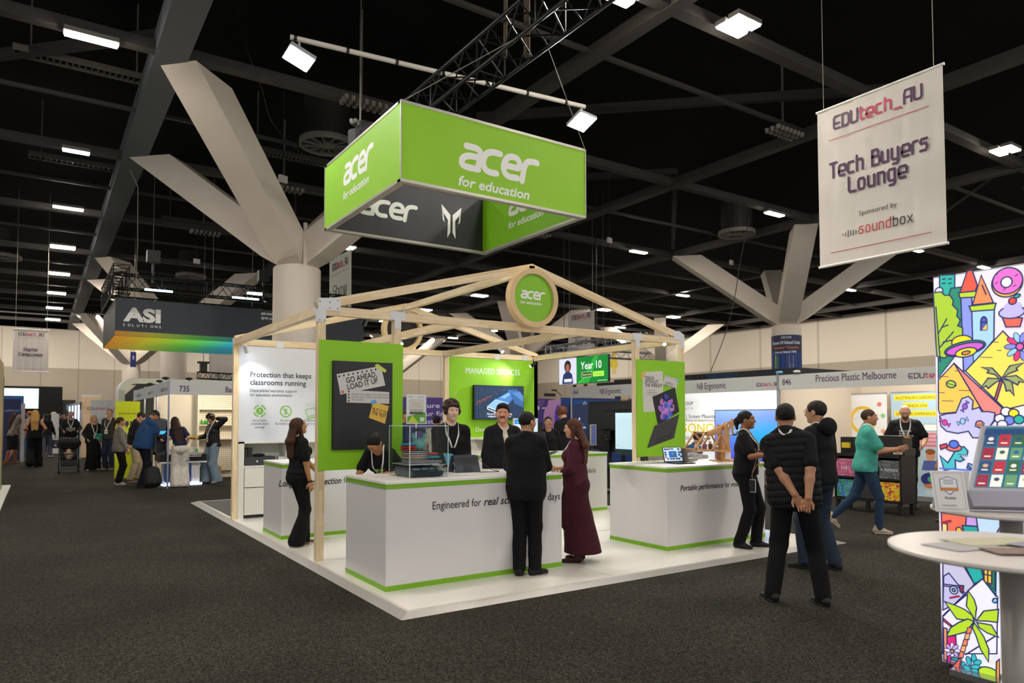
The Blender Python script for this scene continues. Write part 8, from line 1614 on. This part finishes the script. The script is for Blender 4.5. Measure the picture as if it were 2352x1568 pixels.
p = pix(2057, 1047, 'x', 10.15); t = thing('shredder_machine', 'black bench machine with lights and a white plate on the cabinet', 'machine', (10.2, p[1], ct)); MB().box(9.98, 10.3, p[1]-.22, p[1]+.30, ct+.13, ct+.34).box(9.98, 10.35, p[1]-.25, p[1]+.33, ct, ct+.12).build('housing', mat('machine_black', '1a1917', .35), t); A = Art((9.979, p[1]+.33, ct), YM, ZP, XM); A.rect(.38, .02, .54, .10, 'd0d4d0'); A.text('PRECIOUS', .40, .04, .03, '2a2a2a', .01); A.ell(.1, .05, .015, .015, 'd03020'); A.ell(.2, .05, .015, .015, '40d040'); A.ell(.12, .28, .04, .015, 'c8b060', n=8); A.build('panel_marks', PRINT, t); b = MB(); [b.tube((10.0+.05*i, p[1]-.2, ct+.34), (10.0+.05*i, p[1]-.26, ct+.30), .012, 6) for i in range(4)]; b.build('brass_fitting', mat('brass', 'b89048', .3, .8), t)
p = pix(1934, 1040, 'x', 10.2); t = thing('cutting_press', 'small black and yellow device on the cabinet end behind the hooded man', 'machine', (10.2, 2.0, ct)); MB().box(10.05, 10.35, 1.9, 2.15, ct, ct+.3).build('body', BLACK, t); MB().box(10.0, 10.05, 1.95, 2.1, ct+.1, ct+.2).build('plate', mat('yellow_plastic', 'e0c020', .4), t)
# ================================================================ LIGHT BOX AND CAFE TABLES AT THE SIDE
XB = 2.6; YB = -3.10; t = thing('light_box', 'tall glowing light box covered in a bright cartoon town drawing', 'light box', (XB, -4, 0)); YE = -5.3
MB().box(XB, XB+.14, YE, YB, .04, 2.69).build('frame_box', mat('lb_frame', 'c8c8d0', .4), t); MB().box(XB-.12, XB+.26, YE, YB+.0-.1, 0, .04).build('base_plate', mat('base_mirror', 'b8bcc0', .15, .8), t)
A = planeX(XB-.001); q = lambda u, v: a2(A, u, v); O = '2b2f5e'; LW = .009
def PQ(pts, c, line=O, lw=LW): return A.poly([q(*p) for p in pts], c, line, lw)
def EQ(u, v, ru, rv, c, line=O, lw=LW, rot=0, a0=0, a1=360): p = q(u, v); s1 = abs(q(u+10, v)[0]-p[0])/10; s2 = abs(q(u, v+10)[1]-p[1])/10; return A.ell(p[0], p[1], ru*s1, rv*s2, c, line, lw, a0, a1, rot)
def SQ(pts, c=O, lw=LW): return A.stroke([q(*p) for p in pts], lw, c)
A.rect(-YB+.004, .06, -YE, 2.68, 'e4e2f2')
PQ([(2158, 632), (2193, 630), (2193, 680), (2158, 690)], '28b0a0'); [SQ([(2165+14*i, 641+10*j), (2171+14*i, 640+10*j)]) for i in range(2) for j in range(2)]
EQ(2157, 668, 9, 8, 'dfe6f4'); PQ([(2184, 662), (2215, 658), (2215, 790), (2155, 868), (2155, 760)], '2a8a70')
PQ([(2207, 680), (2232, 676), (2238, 850), (2213, 852)], '8a98f0'); PQ([(2232, 710), (2284, 705), (2283, 780), (2236, 835)], 'a8d4f8')
PQ([(2202, 672), (2246, 668), (2240, 682), (2205, 684)], 'b8d830'); PQ([(2205, 672), (2222, 622), (2233, 620), (2245, 655), (2240, 668)], 'f05a48')
PQ([(2226, 703), (2288, 696), (2284, 711), (2231, 715)], 'b8d830'); PQ([(2234, 700), (2254, 632), (2282, 695)], 'f4905a'); SQ([(2256, 655), (2265, 676)])
EQ(2260, 738, 7, 11, '4a58b8', a0=0, a1=360); PQ([(2253, 740), (2267, 740), (2267, 757), (2253, 758)], '4a58b8'); PQ([(2267, 743), (2267, 757), (2256, 757)], 'f4c860', None)
PQ([(2144, 672), (2162, 670), (2170, 678), (2182, 678), (2190, 690), (2188, 700), (2200, 712), (2198, 725), (2206, 735), (2200, 748), (2211, 752), (2212, 790), (2170, 822), (2152, 818)], 'a8cc38')
SQ([(2150, 705), (2160, 830)]); SQ([(2156, 765), (2175, 732)]); SQ([(2157, 800), (2190, 762)]); SQ([(2163, 752), (2178, 746)]); SQ([(2166, 786), (2190, 780)])
EQ(2210, 785, 24, 15, 'f0e020'); EQ(2216, 800, 48, 16, '2a8a70', rot=9); EQ(2216, 801, 44, 12, 'd060d0', rot=9); EQ(2219, 809, 25, 10, 'f0e020', rot=9); EQ(2219, 810, 10, 4, 'f09030', rot=9)
PQ([(2304, 760), (2218, 852), (2310, 940), (2352, 930), (2400, 930), (2400, 860)], 'f8e060'); PQ([(2192, 834), (2156, 872), (2156, 940), (2159, 950), (2255, 940)], 'f8c858')
PQ([(2192, 834), (2200, 842), (2306, 940), (2275, 978), (2262, 950), (2254, 938)], 'f08880')
[SQ([(a, b_), (c_, b_+1)], lw=.005) for a, b_, c_ in ((2160, 864, 2178), (2158, 901, 2170), (2204, 896, 2228), (2165, 920, 2190), (2282, 785, 2294), (2290, 804, 2300), (2252, 820, 2280), (2194, 851, 2204))]
EQ(2185, 882, 11, 8, 'a8d030', rot=-15); SQ([(2176, 880), (2198, 886)], lw=.005)
PQ([(2284, 918), (2290, 918), (2304, 872), (2298, 872)], 'd85848'); 
for pts in ([(2301, 868), (2280, 845), (2254, 843), (2272, 850), (2268, 856), (2286, 860), (2300, 874)], [(2301, 868), (2320, 840), (2352, 833), (2335, 845), (2338, 850), (2318, 858)], [(2301, 870), (2270, 868), (2252, 892), (2266, 886), (2270, 892), (2285, 880)], [(2301, 870), (2325, 875), (2330, 908), (2320, 896), (2312, 898), (2308, 882)], [(2303, 866), (2335, 862), (2360, 880), (2342, 876), (2338, 884), (2320, 874)]): PQ(pts, '9aa868')
PQ([(2159, 955), (2175, 950), (2196, 948), (2210, 915), (2225, 910), (2236, 920), (2234, 940), (2250, 935), (2256, 945), (2272, 945), (2286, 948), (2284, 965), (2275, 978), (2290, 982), (2286, 994), (2270, 996), (2262, 1028), (2256, 1005), (2235, 1005), (2225, 990), (2200, 995), (2175, 990), (2162, 978)], 'c4c2f4')
def candy(u, v, c, r=0): EQ(u, v, 6, 7, c, lw=.005); k = math.radians(r); [PQ([(u+s_*6*math.cos(k), v+s_*6*math.sin(k)), (u+s_*13*math.cos(k)-5*math.sin(k), v+s_*13*math.sin(k)+5*math.cos(k)), (u+s_*13*math.cos(k)+5*math.sin(k), v+s_*13*math.sin(k)-5*math.cos(k))], c, lw=.004) for s_ in (-1, 1)]
candy(2217, 933, '9058c8', -60); candy(2171, 970, 'e040a0', 30); candy(2212, 967, '98c8f0', -25); EQ(2251, 974, 9, 8, 'f08878'); PQ([(2240, 977), (2262, 971), (2262, 974), (2240, 980)], 'c8b060', lw=.004); SQ([(2253, 983), (2257, 997)])
# dinosaur
PQ([(2160, 1046), (2178, 1062), (2186, 1050), (2198, 1030), (2215, 1025), (2224, 1035), (2222, 1046), (2205, 1044), (2216, 1055), (2206, 1060), (2195, 1056), (2196, 1075), (2170, 1080)], '48c0c8'); EQ(2192, 1028, 18, 8, 'f07868'); EQ(2192, 1020, 11, 9, '5878e0'); PQ([(2160, 1022), (2175, 1018), (2178, 1026), (2162, 1032)], 'e04848'); EQ(2200, 1036, 1.5, 2, O, None)
[PQ([(2204+i*5, 1044), (2208+i*5, 1044), (2206+i*5, 1050)], 'f4f4f4', lw=.003) for i in range(4)]; SQ([(2160, 1075), (2240, 1080)], '5878e0', .012); EQ(2230, 1073, 8, 4, '78b0f0')
# doughnut, cupcake, flower
EQ(2314, 650, 36, 32, 'e8b84a'); EQ(2315, 645, 35, 30, 'e870d0'); EQ(2313, 648, 13, 12, 'f0eef8'); [SQ([(2285+a, 630+b_), (2291+a, 626+b_)], lw=.006) for a, b_ in ((2, 2), (2, 22), (20, 36), (44, 28), (48, 4))]
PQ([(2303, 728), (2350, 730), (2344, 750), (2312, 751)], 'f06858'); EQ(2325, 717, 30, 14, 'c0b8f4'); EQ(2328, 704, 22, 12, 'c0b8f4', None); EQ(2327, 691, 9, 8, 'f04838'); EQ(2337, 680, 8, 4, '28b0a0', rot=20)
for k in range(10): a = k*36; EQ(2344+22*math.cos(math.radians(a)), 796+22*math.sin(math.radians(a)), 14, 6, ['e03878', '98d0f4', '8890f0'][k % 3], rot=-a, lw=.005)
EQ(2344, 796, 9, 8, 'f060b8')
for dx, dy, c in ((0, 0, 'f8f0f8'), (18, 4, 'f0e020'), (8, 20, '7088f0'), (-14, 16, 'f0f0f8'), (30, 18, '28b0a0'), (-8, 30, 'e8e8f8')): EQ(2312+dx, 945+dy, 12, 10, c)
EQ(2268, 1045, 6, 5, 'f0c030'); EQ(2232, 1070, 4, 8, '78b0f0', rot=50)
for a_, z_, c_ in ((4.25, 2.2, '98c8f0'), (4.75, 2.35, 'f07868'), (5.0, 1.2, '28b0a8'), (4.5, .75, 'c8a0e8')):
    A.rect(a_-.14, z_-.45, a_+.14, z_, c_, O, LW); A.poly([(a_-.18, z_), (a_+.18, z_), (a_, z_+.26)], 'f4905a', O, LW); A.rect(a_-.05, z_-.3, a_+.05, z_-.12, '4a58b8', O, LW)
for a_, z_, r_, c_ in ((4.15, 1.35, .2, 'b8dc30'), (4.7, 1.5, .16, 'f8e060'), (5.1, 2.1, .12, 'e870d0'), (4.85, .45, .22, 'b8dc30'), (4.2, .4, .14, 'f8c828')): A.ell(a_, z_, r_, r_*.8, c_, O, LW); A.stroke([(a_, z_-r_*.5), (a_, z_-r_*1.4)], LW, O)
# middle and lower part
PQ([(2164, 1177), (2222, 1183), (2220, 1225), (2166, 1222)], 'f07058'); PQ([(2222, 1183), (2244, 1184), (2248, 1208), (2220, 1206)], 'c8a0e8'); PQ([(2212, 1206), (2257, 1209), (2250, 1225), (2218, 1224)], '28a8a0'); PQ([(2244, 1184), (2310, 1190), (2290, 1226), (2250, 1225)], 'c0dcf8'); PQ([(2310, 1190), (2340, 1200), (2340, 1230), (2290, 1226)], 'a0a0b0'); PQ([(2166, 1200), (2178, 1203), (2178, 1222), (2166, 1220)], 'f4d880'); EQ(2205, 1218, 7, 8, 'f8c020'); SQ([(2166, 1200), (2185, 1196)], 'a03040', .02)
PQ([(2168, 1292), (2215, 1298), (2240, 1340), (2215, 1385), (2168, 1380)], 'c8c6e4'); PQ([(2220, 1300), (2290, 1310), (2290, 1380), (2260, 1330), (2240, 1340)], '28b0a8'); PQ([(2255, 1302), (2288, 1306), (2288, 1356), (2262, 1328)], '2a7a58'); PQ([(2262, 1304), (2280, 1306), (2280, 1340), (2263, 1336)], 'f8c828'); SQ([(2271, 1304), (2271, 1338)]); SQ([(2262, 1318), (2280, 1321)])
PQ([(2259, 1328), (2230, 1352), (2168, 1415), (2168, 1500), (2292, 1500), (2294, 1370)], 'eeecfb'); PQ([(2170, 1322), (2182, 1315), (2222, 1365), (2198, 1385), (2168, 1400)], 'c4c2f0')
[SQ([(2169, 1340), (2215, 1346)]), SQ([(2169, 1344), (2214, 1350)])]; EQ(2193, 1354, 9, 9, 'e4e8f4'); EQ(2193, 1354, 4, 4, '6aa0c8'); PQ([(2205, 1343), (2216, 1344), (2214, 1362), (2208, 1358)], '8a3040'); SQ([(2185, 1372), (2205, 1368)], 'a02848', .014)
SQ([(2168, 1413), (2232, 1350), (2259, 1328), (2290, 1368)]); SQ([(2220, 1502), (2288, 1460)])
PQ([(2169, 1418), (2190, 1436), (2184, 1436), (2169, 1424)], 'e84840'); EQ(2288, 1378, 5, 6, '88c8f4', rot=-40)
for pts in ([(2243, 1423), (2222, 1390), (2226, 1355), (2240, 1375), (2246, 1395), (2244, 1405)], [(2240, 1425), (2200, 1420), (2172, 1380), (2195, 1388), (2218, 1398), (2236, 1412)], [(2240, 1426), (2222, 1450), (2175, 1462), (2186, 1440), (2205, 1428), (2225, 1420)], [(2245, 1424), (2262, 1402), (2296, 1398), (2294, 1428), (2270, 1425)], [(2246, 1428), (2280, 1434), (2296, 1462), (2270, 1452), (2252, 1440)], [(2240, 1428), (2262, 1460), (2274, 1490), (2273, 1518), (2255, 1490), (2245, 1460), (2236, 1440)]): PQ(pts, 'b8dc30')
for i in range(6): u, v = 2230-i*4.5, 1440+i*14; PQ([(u-5, v), (u+5, v-1), (u+3, v+13), (u-8, v+13)], ['f08858', 'f4b070'][i % 2], lw=.006)
PQ([(2170, 1440), (2178, 1442), (2178, 1518), (2171, 1512)], 'f0a070'); PQ([(2178, 1460), (2198, 1458), (2200, 1495), (2180, 1525)], 'e02880')
for k in range(8): a = k*45; EQ(2190+10*math.cos(math.radians(a)), 1492+10*math.sin(math.radians(a)), 9, 4, ['e8e0f8', 'c8a8e8'][k % 2], rot=-a, lw=.005)
EQ(2190, 1494, 4, 4, 'f0b030'); EQ(2197, 1512, 10, 4, '28a8a0'); [EQ(2218+a, 1528+b_, 6, 10, '38b8c0', rot=r_, lw=.006) for a, b_, r_ in ((0, 0, 20), (10, -12, 10), (22, -18, 0), (30, -8, -50), (26, 2, -70), (8, 6, 60), (24, 12, -80))]
EQ(2275, 1545, 25, 14, 'b8dc30'); PQ([(2292, 1518), (2299, 1512), (2299, 1562), (2291, 1560)], 'f8a828'); PQ([(2190, 1530), (2210, 1508), (2206, 1538)], 'f06850')
A.build('glowing_print', mat_print('lightbox_print', .4, .42), t)
# cafe tables
TW = mat('table_white', 'e2ddd8', .35); STEM = mat('stem_grey', 'a8a49e', .4, .3)
def cafe(u, v, d, r, label):
    zt_ = CAM[2]+.0; p = CAM+(FWD+R2*(u-1176)/F-U2*(v-CYP)/F)*d; t = thing('cafe_table', label, 'table', (p[0], p[1], 0)); z = p[2]
    MB().lathe((p[0], p[1], z), [(0, 0), (r-.01, 0), (r, -.004), (r, -.016), (r-.012, -.024), (0, -.026)], 64).build('tabletop', TW, t); MB().tube((p[0], p[1], .02), (p[0], p[1], z-.026), .055, 28).build('stem', STEM, t, smooth=True); MB().lathe((p[0], p[1], 0), [(.3, 0), (.3, .008), (.06, .02)], 40).build('base', STEM, t); return p
pa = cafe(2330, 1259, 2.9, .46, 'nearest round white cafe table with loose printed sheets'); pb_ = cafe(2322, 1168, 3.85, .38, 'round white cafe table carrying the tilted touch screen')
for k, (a, b_, an, wd, ht, c, lb) in enumerate(((-.22, .05, 20, .30, .21, 'b4b4b8', 'grey brochure nearest the table edge'), (.0, .16, 8, .42, .2, 'c9c8a8', 'pale green leaflet across the back of the table'), (.05, -.12, -3, .5, .16, '8a7468', 'brown photo sheet at the front of the table'), (.18, .03, 25, .3, .2, '9a9cae', 'blue grey folder at the side of the table'))):
    ux = R2*math.cos(math.radians(an))+nrm((FWD[0], FWD[1], 0))*math.sin(math.radians(an)); ux = nrm((ux[0], ux[1], 0)); uy = np.array((-ux[1], ux[0], 0)); o = pa+R2*a*.85+nrm((FWD[0], FWD[1], 0))*b_*.85+(0, 0, .002+.0025*k); t = thing('brochure', lb, 'brochure', tuple(o)); MB().obox(o+(0, 0, .001), ux, uy, ZP, wd*.85, ht*.85, .002).build('sheet', mat('sheetc_'+c, c, .5, noise=(25, .25 if k == 2 else .05)), t)
t = thing('mouse', 'white round computer mouse on the nearest cafe table', 'mouse', tuple(pa+R2*.12+(0, 0, .012))); MB().ell(pa+R2*.10-nrm((FWD[0], FWD[1], 0))*.08+(0, 0, .022), (.05, .035, .018)).build('shell', PAPER, t, smooth=True)
# table tent card and touch screen on the far table
f2 = nrm((FWD[0], FWD[1], 0)); rr_ = nrm((R2[0], R2[1], 0)); o = CAM+(FWD+R2*(2188-1176)/F-U2*(1166-CYP)/F)*3.72; o = np.array((o[0], o[1], pb_[2])); t = thing('tent_card', 'folded white award card with a shield badge', 'card', tuple(o)); k_ = nrm(rr_*.96+f2*-.25); up_ = nrm(np.array((0, 0, 1))+f2*.22); wd, ht = .158, .217
MB().obox(o+up_*ht/2, k_, nrm(np.cross(k_, up_)), up_, wd, .003, ht).build('front_leaf', PAPER, t); up3 = nrm(np.array((0, 0, 1))-f2*.25); MB().obox(o+f2*.13+up3*ht/2+k_*.05, k_, nrm(np.cross(k_, up3)), up3, wd, .003, ht).build('rear_leaf', PAPER, t)
nn = nrm(np.cross(k_, up_)); nn = -nn if np.dot(nn, f2) > 0 else nn; A = Art(o, k_, up_, nn, base=.003); A.ux = A.ux*.79; A.uy = A.uy*.79; A.stroke([(-.085, .02), (.085, .02), (.085, .26), (-.085, .26), (-.085, .02)], .003, 'b0b0b8'); A.poly([(0, .235), (.05, .215), (.05, .16), (0, .115), (-.05, .16), (-.05, .215)], 'eef0f4', '6a70a8', .005); A.rect(-.055, .14, .055, .162, 'd08848'); [A.rect(-.03, .185+.012*i, .03, .19+.012*i, '8a8ea0') for i in range(3)]; A.text('Finalist', 0, .085, .024, '3a3c48', .01, align='c'); A.rect(-.06, .045, .03, .048, 'a8a8b0'); A.rect(-.06, .038, .03, .041, 'a8a8b0'); A.build('print', PRINT, t)
o = CAM+(FWD+R2*(2345-1176)/F-U2*(1168-CYP)/F)*3.75; o = np.array((o[0], o[1], pb_[2])); t = thing('touch_kiosk', 'tilted touch screen on a grey foot showing rows of book covers', 'kiosk', tuple(o)); uk = nrm(rr_*.96-f2*.2); fk = nrm(np.cross(ZP, uk)); uk2 = uk; ups = nrm(np.array((0, 0, 1))+fk*.35+uk*.18); nk = nrm(np.cross(uk2, ups)); ups = np.cross(nk, uk2); nk = -nk if np.dot(nk, f2) > 0 else nk
sk = nrm(uk*.34+ups); b = MB(); c0 = o+np.array((0, 0, .085)); W_, H_ = .50, .41
P4 = [c0+uk*(-W_/2+.0)+sk*.02, c0+uk*(W_/2)+sk*.02, c0+uk*(W_/2)+sk*H_, c0+uk*(-W_/2)+sk*H_]; b.prism(P4, -nk, .035); b.build('screen_housing', mat('kiosk_silver', 'b9bcc4', .35, .4), t)
b = MB(); b.prism([o+uk*-.26+nk*.10, o+uk*.26+nk*.10, o+uk*.26+nk*.02+(0, 0, .10), o+uk*-.26+nk*.02+(0, 0, .10)], -nk, .09); b.build('foot', mat('kiosk_foot', 'a9a9b6', .4), t)
A = Art(P4[0], uk, sk, nk, base=.003); A.rect(.02, .02, W_-.02, H_-.03, '1c6078'); A.ux = A.ux*.8; A.uy = A.uy*.8; H_ = .5
cols = ['8a2038', '2a5a38', '1a5a88', 'd8d4c8', '7a2a4a', '28406a', '5a8a60', 'c0a070', 'a82838', 'e0dcd0']
A.rect(.02, H_-.09, W_-.02, H_-.04, '183a68')
for i in range(5):
    for j in range(4): c = cols[(i*3+j*5) % 10]; A.rect(.03+i*.085, .03+j*.1, .03+i*.085+.07, .03+j*.1+.088, c); A.rect(.045+i*.085, .05+j*.1, .085+i*.085, .058+j*.1, 'e8e0d0'); A.ell(.065+i*.085, .085+j*.1, .018, .014, cols[(i+j*3+4) % 10], n=8)
A.build('lit_screen', SCREEN, t)
# bodiless area lights added to brighten the end wall and the side wall
for nm, loc_, rot, sx_, sy_, en, lb in (('wall_fill', (10, 52, 8.95), (math.radians(68), 0, 0), 60, .3, 1100, 'added bodiless light brightening the end wall'), ('wall_fill', (37.5, 24, 8.95), (math.radians(68), 0, math.radians(-90)), 70, .3, 1100, 'added bodiless light brightening the side wall')):
    L = bpy.data.lights.new('wall_fill_light', 'AREA'); L.shape = 'RECTANGLE'; L.size = sx_; L.size_y = sy_; L.energy = en; L.color = (1, .9, .78); L.spread = math.radians(120); o = bpy.data.objects.new('wall_fill_light', L); COL.objects.link(o); o.location = loc_; o.rotation_euler = rot
